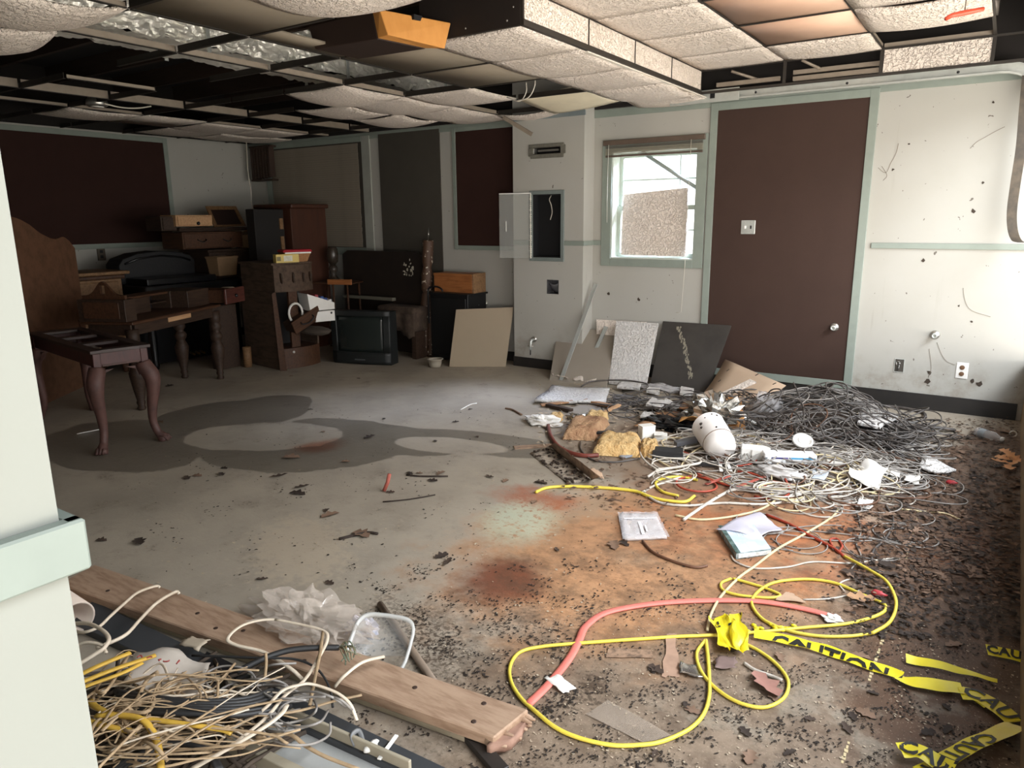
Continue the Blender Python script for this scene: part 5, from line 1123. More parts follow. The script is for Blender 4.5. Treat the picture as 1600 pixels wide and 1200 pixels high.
CB = {'black': M('cable_black', '#403b39', 0.4, 0.6, 20, hx2='#6d655e'), 'grey': M('cable_grey', '#96908a', 0.5, 0.5, 15, hx2='#6d6760'), 'white': M('cable_white', '#cfc7bb', 0.55, 0.6, 12, hx2='#857a6d'),
      'cream': M('cable_cream', '#d6c49a', 0.55, 0.4, 12), 'yellow': M('cable_yellow', '#e0cb4e', 0.45, 0.3, 10, hx2='#b99c35'), 'red': M('cable_red', '#a8442f', 0.5, 0.4, 10), 'brown': M('cable_brown', '#6b4a36', 0.6, 0.4, 10)}
def wander(r, c, rx_, ry_, length, curl, z0, lift, step=0.045):
    a = r.uniform(0, 2*pi); q = r.uniform(0.1, 0.95)**0.5
    x, y = c[0]+rx_*q*cos(a), c[1]+ry_*q*sin(a); hd = r.uniform(0, 2*pi); k = r.gauss(0, curl); pts = []; n = int(length/step); ph = r.uniform(0, 6.28); u = r.random(); fr_ = r.uniform(1.5, 4)
    for i in range(n):
        k += r.gauss(0, curl*0.25); k *= 0.97
        dx, dy = (x-c[0])/rx_, (y-c[1])/ry_; d = dx*dx+dy*dy
        if d > 0.9:
            want = atan2(c[1]-y, c[0]-x); df = (want-hd+pi) % (2*pi)-pi; k += max(-1, min(1, df))*2.0
        k = max(-9, min(9, k)); hd += k*step; x += cos(hd)*step; y += sin(hd)*step
        y = min(y, YN-0.03)
        e = min(1, i/4, (n-1-i)/4)
        pts.append(Vector((x, y, z0+mound(x, y)*(0.55+0.6*u)+lift*e*(0.5+0.5*sin(ph+i*step*fr_*2)))))
    return pts
r = random.Random(21)
GR = [  # colour, count, centre, rx, ry, length range, curl, radius, lift, label, group
    ('black', 62, (-0.93, 5.42), 0.62, 0.52, (1.2, 3.0), 3.6, 0.0046, 0.12, 'thin black cable coiled in the high tangle by the wall', 'black cables in the high tangle'),
    ('grey', 46, (-0.95, 5.05), 0.68, 0.62, (1.2, 3.2), 3.0, 0.0036, 0.06, 'thin grey cable winding through the big tangle', 'grey cables in the tangle'),
    ('white', 40, (-1.05, 4.35), 0.62, 0.5, (1.0, 2.6), 2.6, 0.0040, 0.025, 'dirty white cable lying in the front of the tangle', 'white cables in front of the tangle'),
    ('grey', 26, (-0.8, 4.5), 0.55, 0.55, (1.0, 2.4), 2.6, 0.0034, 0.03, 'thin grey wire lying in the front of the tangle', 'grey wires in front of the tangle'),
    ('black', 26, (-2.05, 5.35), 0.42, 0.38, (0.8, 2.0), 2.8, 0.0038, 0.05, 'black wire looping over the broken tiles left of the tangle', 'black wires over the broken tiles'),
    ('cream', 10, (-1.15, 4.25), 0.6, 0.42, (0.8, 2.0), 2.4, 0.0045, 0.02, 'cream cable in the front of the tangle', 'cream cables in the tangle'),
    ('brown', 10, (-0.75, 4.6), 0.5, 0.5, (0.8, 1.8), 2.6, 0.0045, 0.03, 'brown cable lying at the right side of the tangle', 'brown cables in the tangle'),
    ('red', 5, (-1.15, 4.15), 0.4, 0.25, (0.5, 0.9), 2.0, 0.006, 0.01, 'short red cable in the front of the tangle', 'red cables in the tangle'),
    ('grey', 8, (-0.62, 3.75), 0.4, 0.42, (0.8, 1.7), 2.6, 0.0028, 0.006, 'thin grey wire straying over the rusty floor before the tangle', 'stray wires on the rusty floor'),
    ('black', 9, (-2.72, 5.35), 0.16, 0.13, (0.5, 0.9), 6.0, 0.0024, 0.01, 'thin dark wire curled at the left end of the white tile', 'curled wires by the white tile')]
for col_, cnt, c, rx_, ry_, ln, curl, rad, lift, lab, grp in GR:
    for k in range(cnt):
        p = wander(r, c, rx_, ry_, r.uniform(*ln), curl, rad+0.002, lift)
        if len(p) < 4: continue
        tag(MB().tube(spline(p, 2), rad*r.uniform(0.85, 1.25), 5).build(col_+'_cable', CB[col_], origin=p[0]), lab, 'cable', grp)

for k in range(16):
    x0_, y0_ = r.uniform(1240, 1330), r.uniform(640, 690); x1_, y1_ = r.uniform(1390, 1470), r.uniform(700, 755)
    p = [F(x0_, y0_, .1), F(x0_*.7+x1_*.3+r.gauss(0, 8), y0_*.7+y1_*.3+r.gauss(-6, 6), .1), F(x0_*.35+x1_*.65+r.gauss(0, 8), y0_*.35+y1_*.65+r.gauss(-4, 6), .04), F(x1_, y1_, .008), F(x1_-r.uniform(-20, 50), y1_+r.uniform(2, 14), .006)]
    tag(MB().tube(spline(p, 7), .0048, 5).build('grey_cable' if k % 2 else 'black_cable', CB['grey' if k % 2 else 'black'], origin=p[0]), 'long strand of cable sweeping to the right tip of the tangle', 'cable', 'strands at the right tip of the tangle')

def slab(name, px, th, mat, label=None, cat=None, z=0.0, zs=None, n=6, amp=0.01, group=None, seed=0, parent=None, world=None, bevel=0, fr_=6):
    c = [Vector(p) for p in world] if world else [F(p[0], p[1], (zs[k] if zs else z)) for k, p in enumerate(px)]
    o3 = sum(c, Vector((0, 0, 0)))/4
    def fn(u, v):
        p = c[0]*(1-u)*(1-v)+c[1]*u*(1-v)+c[2]*u*v+c[3]*(1-u)*v
        j = mnoise.noise(Vector((p.x*fr_, p.y*fr_, seed*3.7))); e = 1.0
        q = mnoise.noise_vector(Vector((u*5, v*5, seed)))*(0.012 if amp > 0.004 else 0.004)
        if u in (0.0, 1.0) or v in (0.0, 1.0): p = p+Vector((q.x, q.y, 0))
        return Vector((p.x, p.y, max(p.z, 0.001)+th+amp*(0.5+j)))
    o = MB().sheet(fn, n, n, th, smooth=amp > 0.012).build(name, mat, parent, origin=o3)
    return tag(o, label, cat, group) if label else o
PAPER = M('paper_white', '#e3e0da', 0.8, 0.3, 12, hx2='#bdb4a6')
KRAFT = M('kraft', '#a27a58', 0.85, 0.5, 6, hx2='#7d5a3f', bump=0.15, bscale=30)
INS = M('insulation', '#e6c48c', 0.95, 0.8, 14, hx2='#c08d4c', bump=1.0, bscale=70, dist=0.02)
PLAS_T = M('plastic_clear', '#dcd8d8', 0.15, 0.3, 10, alpha=0.38, spec=0.7)
FOILC = M('foil_crumple', '#cfccc6', 0.2, 0.3, 20, metal=0.9, hx2='#6f6960')
def crumple(name, c, rad, mat, label, cat, amp=0.6, freq=2.6, seed=0, nu=20, nv=12, smooth=False, group=None, parent=None):
    mb = MB().blob((0, 0, rad[2]*0.75), rad, amp, freq, seed, nu, nv, flatbase=0.0); mb.sm = [smooth]*len(mb.f)
    o = mb.build(name, mat, parent, loc=c); return tag(o, label, cat, group) if label else o
# -- ceiling tiles and tile scraps in the pile
slab('ceiling_tile', [(835, 630), (945, 633), (952, 610), (862, 607)], 0.018, TILE_W, 'white ceiling tile with torn edges flat on the floor left of the tangle', 'ceiling tile', n=8, amp=0.02, seed=1, z=0.01)
slab('ceiling_tile', [(1340, 665), (1372, 672), (1402, 655), (1345, 634)], 0.018, TILE_W, 'white ceiling tile lying in the cables at the right by the wall', 'ceiling tile', z=0.13, amp=0.006, seed=2)
TSC = 'broken piece of white ceiling tile among the black wires'
for k, (px, z) in enumerate((([(1010, 636), (1032, 642), (1040, 630), (1018, 624)], .04), ([(1036, 634), (1056, 645), (1062, 636), (1040, 626)], .03), ([(965, 607), (1000, 612), (1003, 600), (972, 598)], .03), ([(1010, 615), (1030, 618), (1030, 610), (1012, 608)], .02), ([(1062, 618), (1082, 620), (1084, 610), (1064, 608)], .03), ([(1000, 655), (1018, 660), (1026, 650), (1006, 647)], .02))):
    slab('tile_scrap', px, 0.02, TILE_W, TSC, 'tile scrap', z=z, amp=0.01, n=4, seed=10+k, group='broken tile pieces left of the tangle')
slab('tile_scrap', [(1436, 735), (1462, 742), (1492, 738), (1442, 718)], 0.014, TILE_W, 'off-white torn slab at the right tip of the tangle', 'tile scrap', z=0.015, amp=0.02, n=5, seed=20)
slab('tile_scrap', [(895, 596), (930, 600), (940, 592), (905, 586)], 0.014, TILE, 'small crumbled tile heap at the foot of the metal bars', 'tile scrap', z=0.01, amp=0.04, n=6, seed=21, fr_=14)
slab('tile_scrap', [(861, 592), (888, 597), (885, 586), (866, 584)], 0.01, TILE, 'little crumbs of tile beside the foot of the tall metal bar', 'tile scrap', z=0.0, amp=0.04, n=6, seed=22, fr_=18)
pass
for k, (a, b, d) in enumerate((((1120, 0), 0.82, 0.35), ((0, 0), 0.62, 0.3), ((0, 0), 0.42, 0.2), ((0, 0), 0.6, 0.85))):
    pass
# staples / print marks on the cardboard
cs = bpy.data.objects['cardboard_sheet']; qd = [p-cs.location for p in q]; nq = (qd[1]-qd[0]).cross(qd[3]-qd[0]).normalized()
if nq.dot(CP-cs.location) < 0: nq = -nq
mb = MB()
def cq(u, v, d=0.003): return qd[0]*(1-u)*(1-v)+qd[1]*u*(1-v)+qd[2]*u*v+qd[3]*(1-u)*v+nq*(d+0.02*(1-(2*v-1)**2)*0)
cn = (qd[1]-qd[0]).cross(qd[3]-qd[0]).normalized()
def cs_pt(u, v, d): return cq(u, v, 0)-cn*(0.02*(1-(2*v-1)**2))+nq*d
for (u, v) in ((0.08, 0.25), (0.10, 0.5), (0.12, 0.78), (0.55, 0.93), (0.85, 0.9)):
    mb.hexa([cs_pt(u, v, .001), cs_pt(u+.012, v, .001), cs_pt(u+.03, v+.06, .001), cs_pt(u+.018, v+.06, .001)], [cs_pt(u, v, .004), cs_pt(u+.012, v, .004), cs_pt(u+.03, v+.06, .004), cs_pt(u+.018, v+.06, .004)])
TS = [cs_pt(.30, .22, .012), cs_pt(.42, .20, .012), cs_pt(.66, .78, .012), cs_pt(.54, .80, .012)]
board('tile_strip', [p+cs.location for p in TS], 0.014, TILE, 'narrow textured strip of tile leaning on the cardboard sheet', 'tile strip')
tag(mb.build('staple', M('staple_dark', '#4b4037', 0.5, 0), cs), kind='stuff')
# -- strips of wood, cardboard and plastic
def stick(a, b, w_, th, mat, label, cat, za=0.0, zb=0.0, name='wood_strip', group=None):
    a, b = F(a[0], a[1], za), F(b[0], b[1], zb); d = (b-a).normalized(); s = Vector((-d.y, d.x, 0)).normalized()*w_/2; u = Vector((0, 0, th))
    return tag(MB().hexa([a-s, a+s, a+s+u, a-s+u], [b-s, b+s, b+s+u, b-s+u]).build(name, mat, origin=(a+b)/2, bevel=0.0015), label, cat, group)
stick((845, 634), (896, 628), 0.05, 0.012, KRAFT, 'brown strip lying along the front of the white tile', 'strip', .01, .02)
stick((855, 636), (893, 645), 0.045, 0.03, W_DARK, 'dark grey-brown strip left of the grey triangular board', 'strip', .0, .0)
stick((914, 627), (958, 637), 0.05, 0.02, KRAFT, 'brown torn strip right of the dark strip by the white tile', 'strip', .02, .02)
stick((934, 651), (968, 634), 0.035, 0.015, W_PALE, 'pale plank pointing at the broken tiles', 'plank', .01, .05, 'plank')
slab('grey_board', [(883, 650), (930, 656), (962, 638), (905, 632)], 0.008, GREYB, 'flat grey torn board between the strips and the insulation', 'board', z=0.0, amp=0.004, seed=31)
stick((1110, 716), (1348, 722), 0.03, 0.018, W_MID, 'long brown wooden strip under the white striped carton', 'strip', .02, .03)
stick((1085, 727), (1168, 731), 0.022, 0.02, BLACK, 'black bar with two white tags in front of the bucket', 'bar', .01, .01, 'black_bar')
for a, b in (((1125, 724), (1127, 737)), ((1136, 723), (1142, 736))): stick(a, b, 0.02, 0.003, PAPER, 'white paper tag on the black bar in front of the bucket', 'tag', .035, .012, 'paper_tag', 'paper tags on the black bar')
stick((1055, 697), (1088, 690), 0.05, 0.03, M('grey_plastic', '#5a595c', 0.5, 0.2), 'dark grey plastic strip left of the bucket', 'strip', .03, .05, 'plastic_strip')
stick((970, 716), (1004, 708), 0.04, 0.012, M('bluegrey_plastic', '#8f959e', 0.4, 0.3), 'blue-grey plastic strip in front of the insulation block', 'strip', .005, .01, 'plastic_strip')
stick((905, 678), (960, 676), 0.04, 0.012, BLACK, 'dark flat strip behind the insulation block', 'strip', .03, .035, 'plastic_strip')
# -- insulation
def batt(name, px, h, label, seed, m=INS, n=14):
    c = [F(*p) for p in px]; o3 = sum(c, Vector((0, 0, 0)))/4
    def fn(u, v):
        p = c[0]*(1-u)*(1-v)+c[1]*u*(1-v)+c[2]*u*v+c[3]*(1-u)*v
        e = min(u, 1-u, v, 1-v); k = min(1, e/0.12)**0.5
        j = mnoise.noise(Vector((u*6, v*6, seed)))*0.35+mnoise.noise(Vector((u*15, v*15, seed)))*0.25
        q = mnoise.noise_vector(Vector((u*9, v*9, seed+3)))*0.012
        return Vector((p.x+q.x, p.y+q.y, 0.004+h*k*(0.8+0.45*j)))
    return tag(MB().sheet(fn, n, n, smooth=True).build(name, m, origin=o3), label, 'insulation')
batt('insulation_block', [(925, 712), (1000, 717), (1002, 690), (938, 686)], 0.09, 'square block of yellow fibreglass insulation on the floor', 1, n=20)
batt('insulation_tuft', [(1000, 715), (1022, 719), (1030, 702), (1003, 698)], 0.09, 'small yellow insulation tuft right of the square block', 5)
batt('insulation_batt', [(878, 688), (930, 690), (952, 664), (895, 660)], 0.09, 'ragged brown-yellow insulation batt behind the square block', 8, M('insulation_brown', '#c29c76', 0.9, 0.9, 10, hx2='#8a5d42', bump=1.0, bscale=50, dist=0.02), 18)
batt('insulation_tuft', [(912, 664), (945, 668), (952, 655), (920, 650)], 0.08, 'golden insulation tuft on the ragged batt beside the pale plank', 11)
batt('insulation_tuft', [(856, 659), (878, 660), (880, 650), (862, 648)], 0.04, 'tiny insulation tuft beside the crumpled white paper', 14)
batt('insulation_batt', [(1128, 676), (1165, 680), (1160, 640), (1128, 636)], 0.14, 'orange insulation with foil backing behind the bucket', 17, M('insulation_orange', '#d5a068', 0.95, 0.8, 9, hx2='#b5763d', bump=1.0, bscale=50, dist=0.02), 18)
crumple('foil_scrap', F(1115, 668), (0.19, 0.13, 0.13), FOILC, 'crumpled silver foil scrap behind the white bucket', 'foil', 0.9, 3.2, 3, 26, 16)
crumple('foil_scrap', F(905, 656), (0.09, 0.05, 0.025), FOILC, 'small bright foil scrap on the floor by the grey torn board', 'foil', 0.8, 3, 5)
crumple('paper_wad', F(848, 662), (0.13, 0.09, 0.035), PAPER, 'crumpled white paper at the left end of the rubbish', 'paper', 0.8, 3.2, 6, 22, 12)
slab('kraft_paper', [(1062, 668), (1092, 668), (1112, 640), (1088, 634)], 0.004, M('kraft_gold', '#a8793f', 0.8, 0.6, 6, hx2='#6f4a26'), 'folded golden-brown paper left of the foil', 'paper', z=0.06, amp=0.08, seed=40, n=10)
slab('cardboard_piece', [(990, 668), (1030, 664), (1075, 644), (1030, 646)], 0.004, KRAFT, 'tan cardboard piece behind the small white box', 'cardboard', z=0.03, amp=0.03, seed=41)
slab('cardboard_piece', [(1060, 642), (1085, 646), (1093, 634), (1068, 631)], 0.004, KRAFT, 'small tan cardboard piece left of the golden paper', 'cardboard', z=0.06, amp=0.02, seed=42)
crumple('black_bag', F(1045, 668), (0.2, 0.1, 0.045), M('black_poly', '#151516', 0.25, 0.2, 20), 'crumpled black plastic sheet by the cardboard piece', 'plastic sheet', 0.8, 3.2, 9, 24, 12)
# -- small boxes, bucket, cartons
def box_thing(name, px, size, rz, label, cat, m, z=0.0, rx_=0.0, parts=()):
    t_ = empty(name, F(px[0], px[1], z), label, cat, rot=(rx_, 0, rz)); w_, d_, h_ = size
    MB().box((-w_/2, -d_/2, 0), (w_/2, d_/2, h_)).build('body', m, t_, bevel=0.004)
    for nm, a, b, mm in parts: MB().box(a, b).build(nm, mm, t_)
    return t_
box_thing('white_box', (1010, 684), (0.10, 0.07, 0.085), 0.9, 'small white plastic box near the insulation tuft', 'box', WHITE, 0.01, 0, (('flap', (-0.05, -0.035, 0.085), (0.05, 0.035, 0.092), PAPER),))
box_thing('white_box', (1032, 686), (0.09, 0.06, 0.04), 0.4, 'flat torn white box right of the small white plastic box', 'box', PAPER, 0.01, 0, (('flap', (-0.045, -0.05, 0.04), (0.02, 0.03, 0.044), PAPER),))
box_thing('power_adapter', (1043, 716), (0.19, 0.11, 0.06), 0.35, 'black power adapter box in front of the tangle', 'adapter', BLACK, 0.0, 0, (('lid_seam', (-0.0955, -0.0555, 0.035), (0.0955, 0.0555, 0.037), M('seam', '#3a3a3d', 0.5, 0)),))
bkt = F(1128, 722); bt = empty('bucket', bkt, 'white plastic bucket with holes lying tipped in the tangle', 'bucket')
ax = Vector((-0.60, 0.74, 0.26)).normalized(); mm = ax.to_track_quat('Z', 'X').to_matrix().to_4x4(); bt.matrix_world = Matrix.Translation(bkt+Vector((0, 0, 0.085))) @ mm
MB().lathe([(0.085, 0.0), (0.098, 0.05), (0.104, 0.16), (0.106, 0.27), (0.108, 0.272), (0.1, 0.275), (0.097, 0.16), (0.09, 0.05), (0.078, 0.004)], 24).build('body', M('bucket_white', '#e2ddd9', 0.45, 0.35, 6, hx2='#c3b7ab'), bt)
MB().lathe([(0.1005, 0.072), (0.1025, 0.074), (0.1025, 0.078), (0.1008, 0.08)], 24, cap=False).build('seam_ring', M('seam_brown', '#8a7868', 0.6, 0), bt)
MB().lathe([(0.079, 0.003), (0.0, 0.006)], 20, cap=False).build('base', M('bucket_base', '#b8a698', 0.6, 0.5, 12), bt)
mb = MB()
for a_, z_, rr in ((0.3, 0.24, .008), (0.0, 0.25, .007), (-0.9, 0.2, .011), (-1.0, 0.17, .009), (-0.2, 0.1, .006), (-0.5, 0.23, .005), (1.0, 0.15, .007), (3.4, 0.24, .008), (3.1, 0.2, .01), (2.6, 0.24, .008), (4.0, 0.19, .011)):
    mb.blob((0.1035*cos(a_), 0.1035*sin(a_), z_), (rr, rr, rr), 0.2, 2, 1, 8, 6)
tag(mb.build('hole', M('hole_dark', '#38302a', 0.9, 0), bt), kind='stuff')
box_thing('white_carton', (1180, 716), (0.17, 0.09, 0.075), 0.25, 'open white carton behind the striped carton', 'carton', WHITE, 0.03, 0, (('flap', (-0.02, -0.06, 0.0), (0.06, -0.045, 0.07), PAPER), ('grey_end', (-0.088, -0.045, 0.005), (-0.085, 0.045, 0.07), M('carton_grey', '#8d8a85', 0.7, 0.2))))
ct = box_thing('striped_carton', (1232, 722), (0.30, 0.09, 0.06), 0.47, 'long white carton with a blue stripe lying in the tangle', 'carton', M('carton_white', '#efefef', 0.5, 0.1), 0.045)
MB().box((-0.148, -0.0465, 0.034), (-0.135, -0.0455, 0.041)).build('stripe', M('print_dark', '#39434f', 0.5, 0), ct)
MB().box((-0.112, -0.0465, 0.033), (-0.045, -0.0455, 0.043)).build('stripe', M('print_indigo', '#39366f', 0.5, 0), ct); MB().box((-0.044, -0.0465, 0.033), (-0.016, -0.0455, 0.043)).build('stripe', M('print_violet', '#5f568f', 0.5, 0), ct)
MB().box((-0.006, -0.0465, 0.033), (0.142, -0.0455, 0.043)).build('stripe', M('print_blue', '#4a9cc9', 0.5, 0), ct)
ld = empty('plastic_disc', F(1254, 690, 0.12), 'round white plastic lid sitting in the cables', 'lid', rot=(radians(28), 0.1, 0.3))
MB().lathe([(0.062, 0), (0.062, 0.014), (0.05, 0.016), (0.048, 0.01), (0.0, 0.01)], 24).build('body', WHITE, ld); MB().lathe([(0.03, 0.0105), (0.03, 0.014), (0.022, 0.014)], 18).build('ring', WHITE, ld)
# -- bags and papers
def bag(name, c, rad, label, m=None, seed=0, amp=0.7, freq=2.8, parent=None):
    return crumple(name, c, rad, m or PLAS_T, label, 'plastic bag', amp, freq, seed, 26, 16, True)
bag('plastic_bag', F(1196, 655, 0.02), (0.12, 0.12, 0.10), 'clear purple-printed plastic bag at the left of the high tangle', None, 4)
bag('plastic_bottle_crushed', F(1032, 612), (0.17, 0.05, 0.04), 'crushed clear plastic wrap below the black panel', None, 6)
slab('paper_sheet', [(1278, 724), (1320, 730), (1338, 712), (1282, 698)], 0.001, PAPER, 'white papers lying at the right of the striped carton', 'paper', z=0.035, amp=0.03, seed=50, n=8)
slab('paper_sheet', [(1322, 752), (1372, 766), (1388, 742), (1352, 728)], 0.001, PAPER, 'crumpled white sheet at the right front of the tangle', 'paper', z=0.02, amp=0.07, seed=51, n=10, fr_=9)
slab('paper_sheet', [(1268, 748), (1288, 752), (1296, 738), (1272, 734)], 0.002, M('paper_blue', '#c9d2dc', 0.6, 0.2), 'small pale blue card in the front of the tangle', 'card', z=0.03, amp=0.01, seed=52, n=4)
bag('plastic_wrap', F(1215, 745, 0.01), (0.13, 0.06, 0.035), 'crumpled clear wrap among the white cables', M('wrap_white', '#dedad6', 0.3, 0.3, 30, alpha=0.75), 8)
for k, (a, b) in enumerate((((1103, 757), (1140, 744)), ((1150, 762), (1195, 745)), ((1205, 752), (1240, 758)), ((1215, 738), (1235, 745)))):
    stick(a, b, 0.022, 0.004, M('red_strap', '#b0584a', 0.7, 0.4, 20), 'short faded red strap in the front of the tangle', 'strap', .012, .02, 'red_strap', 'red straps in the tangle')
for k, (x_, y_) in enumerate(((1395, 690), (1418, 700), (1350, 790), (1395, 742), (1425, 752))):
    slab('paper_scrap', [(x_-14, y_+4), (x_+10, y_+8), (x_+14, y_-4), (x_-8, y_-7)], 0.002, PAPER, 'torn white paper scrap at the right edge of the tangle', 'paper', z=0.01, amp=0.03, n=5, seed=60+k, fr_=12, group='paper scraps right of the tangle')
tag(MB().blob((0, 0, 0.012), (0.03, 0.018, 0.014), 0.3, 2, 3, 10, 7).build('red_scrap', M('red_plastic2', '#b5343a', 0.5, 0.3), loc=F(1486, 757)), 'small red plastic scrap among the leaves on the right', 'scrap')
# -- bottle by the right wall
pb = empty('plastic_bottle', F(1545, 680, 0.03), 'empty clear plastic bottle lying in the leaves by the right wall', 'bottle', rot=(pi/2, 0, 0.9))
MB().lathe([(0.03, -0.09), (0.033, -0.08), (0.033, -0.02), (0.03, -0.01), (0.033, 0.0), (0.033, 0.04), (0.014, 0.085), (0.013, 0.1)], 16).build('body', PLAS_T, pb); MB().lathe([(0.0155, 0.092), (0.0155, 0.108)], 14).build('cap', WHITE, pb)
MB().lathe([(0.0335, -0.06), (0.0335, -0.015)], 16, cap=False).build('label_band', M('label_faded', '#9aa3a8', 0.6, 0.3, alpha=0.8), pb)
rg = [F(1583, 678, 0.02)+Vector((0.02*cos(k*pi/8), 0, 0.02*sin(k*pi/8))) for k in range(17)]
tag(MB().tube(rg, 0.005, 6, caps=False).build('white_ring', WHITE, origin=rg[0]), 'small white ring by the right wall', 'ring')
# -- hand-placed cables
def cable(name, px, rad, m, label, z=None, flat=1.0, seg=7, lift=None, sub=6, cat='cable', group=None):
    n = len(px); p = [F(q[0], q[1], (q[2] if len(q) > 2 else 0)+rad*flat+0.001) for q in px]
    return tag(MB().tube(spline(p, sub), rad, seg, flat=flat).build(name, m, origin=p[0]), label, cat, group)
cable('black_hose', [(1398, 712), (1393, 695), (1402, 678), (1428, 668, .02), (1460, 668, .02), (1492, 672)], 0.02, CB['black'], 'thick black hose curving at the right of the tangle', flat=0.6)
cable('black_hose', [(1300, 640), (1350, 634), (1400, 636), (1440, 644), (1446, 652)], 0.012, CB['black'], 'black cable running along the baseboard right of the tangle')
cable('red_tube', [(856, 662), (860, 680), (872, 697), (893, 708), (915, 712), (935, 711)], 0.014, M('tube_redbrown', '#7d3b30', 0.5, 0.6, 4, hx2='#4f2a20'), 'dark red curved tube around the ragged insulation')
cable('black_cable', [(907, 690), (908, 703), (925, 718), (960, 722), (1000, 716)], 0.006, CB['black'], 'black wire curving under the insulation block')
cable('black_cable', [(908, 604, .0), (925, 596, .03), (970, 594, .05), (1005, 598, .05), (1025, 606, .02)], 0.007, CB['black'], 'black cable arching over the rubble below the leaning tile')
cable('yellow_cable', [(837, 769), (855, 762), (890, 760), (940, 762), (990, 767), (1015, 776), (1040, 782), (1070, 784), (1085, 775)], 0.009, CB['yellow'], 'yellow cable with its cut end pointing left of the tangle')
cable('yellow_cable', [(1090, 750), (1060, 745), (1035, 748), (1024, 756), (1035, 768), (1060, 775)], 0.008, CB['yellow'], 'short bent yellow cable at the left front of the tangle')
cable('cream_cable', [(1055, 805), (1095, 812), (1150, 806), (1190, 795), (1215, 780)], 0.006, CB['cream'], 'cream cable passing just behind the plastic sleeve')
cable('white_cable', [(1068, 812), (1100, 790), (1130, 772), (1150, 765), (1200, 770), (1240, 772)], 0.009, CB['white'], 'thick white cable running down to the left of the plastic sleeve')
cable('white_cable', [(1012, 745, .01), (1030, 735, .02), (1070, 728, .02), (1095, 722, .02), (1080, 712, .02), (1060, 708)], 0.008, CB['white'], 'thick white cable looped in front of the power adapter')
cable('white_cable', [(1005, 690, .0), (1000, 705, .02), (1008, 720, .02), (1030, 735), (1060, 742)], 0.006, CB['white'], 'white cable hooked over the small insulation tuft')
cable('white_cable', [(1003, 770), (1020, 760), (1045, 752), (1065, 745)], 0.007, CB['white'], 'white cable at the left front corner of the tangle')
cable('white_cable', [(1003, 768), (1030, 785), (1075, 790), (1130, 786), (1190, 788), (1250, 782)], 0.007, CB['white'], 'white cable sweeping along the front edge of the tangle')
cable('white_cable', [(1312, 791), (1300, 808), (1256, 835), (1216, 857), (1180, 884), (1155, 902), (1127, 931), (1111, 959), (1105, 985)], 0.006, CB['cream'], 'long pale cable crossing the rusty floor to the caution tape')
cable('grey_cable', [(1142, 868), (1150, 878), (1180, 888), (1230, 886), (1270, 878), (1330, 880), (1380, 874), (1412, 871)], 0.004, CB['white'], 'thin pale cable running right from the plastic sleeve')
cable('black_cable', [(1004, 845), (1020, 862), (1050, 876), (1085, 886), (1105, 884)], 0.006, CB['brown'], 'dark cable running from under the flat clear packet')
cable('grey_cable', [(1338, 795), (1345, 830), (1338, 850), (1345, 870), (1330, 890), (1335, 905), (1372, 918), (1410, 912), (1400, 900), (1370, 892), (1340, 885)], 0.0035, CB['grey'], 'thin grey cord looping by the red cord end')
cable('grey_cable', [(1320, 925), (1312, 912), (1330, 905), (1345, 912), (1338, 925), (1300, 935), (1255, 937)], 0.0035, CB['white'], 'thin white cord curling beside the pink hose end')
cable('black_cable', [(1385, 790), (1396, 815), (1385, 840), (1365, 860), (1362, 880)], 0.006, CB['black'], 'black cord hanging down right of the red cord')
cable('white_cable', [(1405, 795), (1440, 799), (1475, 802), (1500, 812)], 0.005, CB['cream'], 'pale straight wire on the dark soil at the right')
cable('red_cable', [(1197, 804), (1234, 819), (1262, 835), (1300, 855), (1319, 869)], 0.007, CB['red'], 'red cord running diagonally right of the plastic sleeve')
cable('red_cable', [(1300, 852), (1297, 843), (1308, 842), (1316, 853), (1312, 862), (1320, 870)], 0.005, CB['red'], 'small red loop at the end of the red cord')
YEL = CB['yellow']
cable('yellow_cable', [(1319, 869), (1340, 880, .012), (1361, 892, .016), (1384, 907, .018), (1397, 929, .018), (1400, 949, .016), (1390, 972, .012), (1367, 987, .008), (1357, 990), (1326, 994), (1282, 994), (1238, 987), (1212, 978), (1190, 966), (1176, 948), (1176, 935), (1190, 920), (1215, 909), (1262, 905), (1305, 911), (1343, 927), (1378, 942), (1384, 951), (1376, 959), (1355, 967), (1320, 975), (1253, 981), (1170, 989), (1102, 993), (1052, 995), (905, 1005), (842, 1011), (811, 1020), (797, 1041), (799, 1066), (814, 1091), (836, 1111), (867, 1136), (905, 1153), (955, 1164), (999, 1164), (1036, 1158), (1077, 1139), (1099, 1116), (1108, 1087), (1108, 1055), (1106, 1025), (1103, 1000)], 0.0065, YEL, 'long yellow cable looping across the foreground floor')
cable('yellow_cable', [(1102, 1000), (1089, 1019), (1092, 1041), (1105, 1062), (1130, 1084), (1161, 1100), (1196, 1105), (1224, 1091), (1232, 1069), (1224, 1050), (1202, 1028), (1171, 1009), (1133, 995), (1108, 992)], 0.006, YEL, 'oval yellow cable loop beside the yellow caution tape')
cable('yellow_cable', [(1142, 904), (1127, 911), (1130, 922), (1155, 930), (1200, 934), (1219, 930), (1196, 919), (1167, 910), (1145, 904)], 0.006, YEL, 'small yellow cable loop just above the pink hose')
cable('pink_hose', [(825, 1101), (860, 1066), (890, 1028), (905, 1000), (915, 979), (945, 958), (1000, 946), (1060, 940), (1130, 938), (1190, 940), (1250, 950), (1290, 960), (1312, 967)], 0.015, M('pink_hose', '#db7a6d', 0.55, 0.3, 8, hx2='#c55a50'), 'flattened pink-red hose curving across the foreground', flat=0.45, seg=10, cat='hose')
cable('white_cable', [(1163, 1036), (1180, 1047), (1205, 1056), (1222, 1063)], 0.006, CB['white'], 'short white cable inside the oval yellow loop')
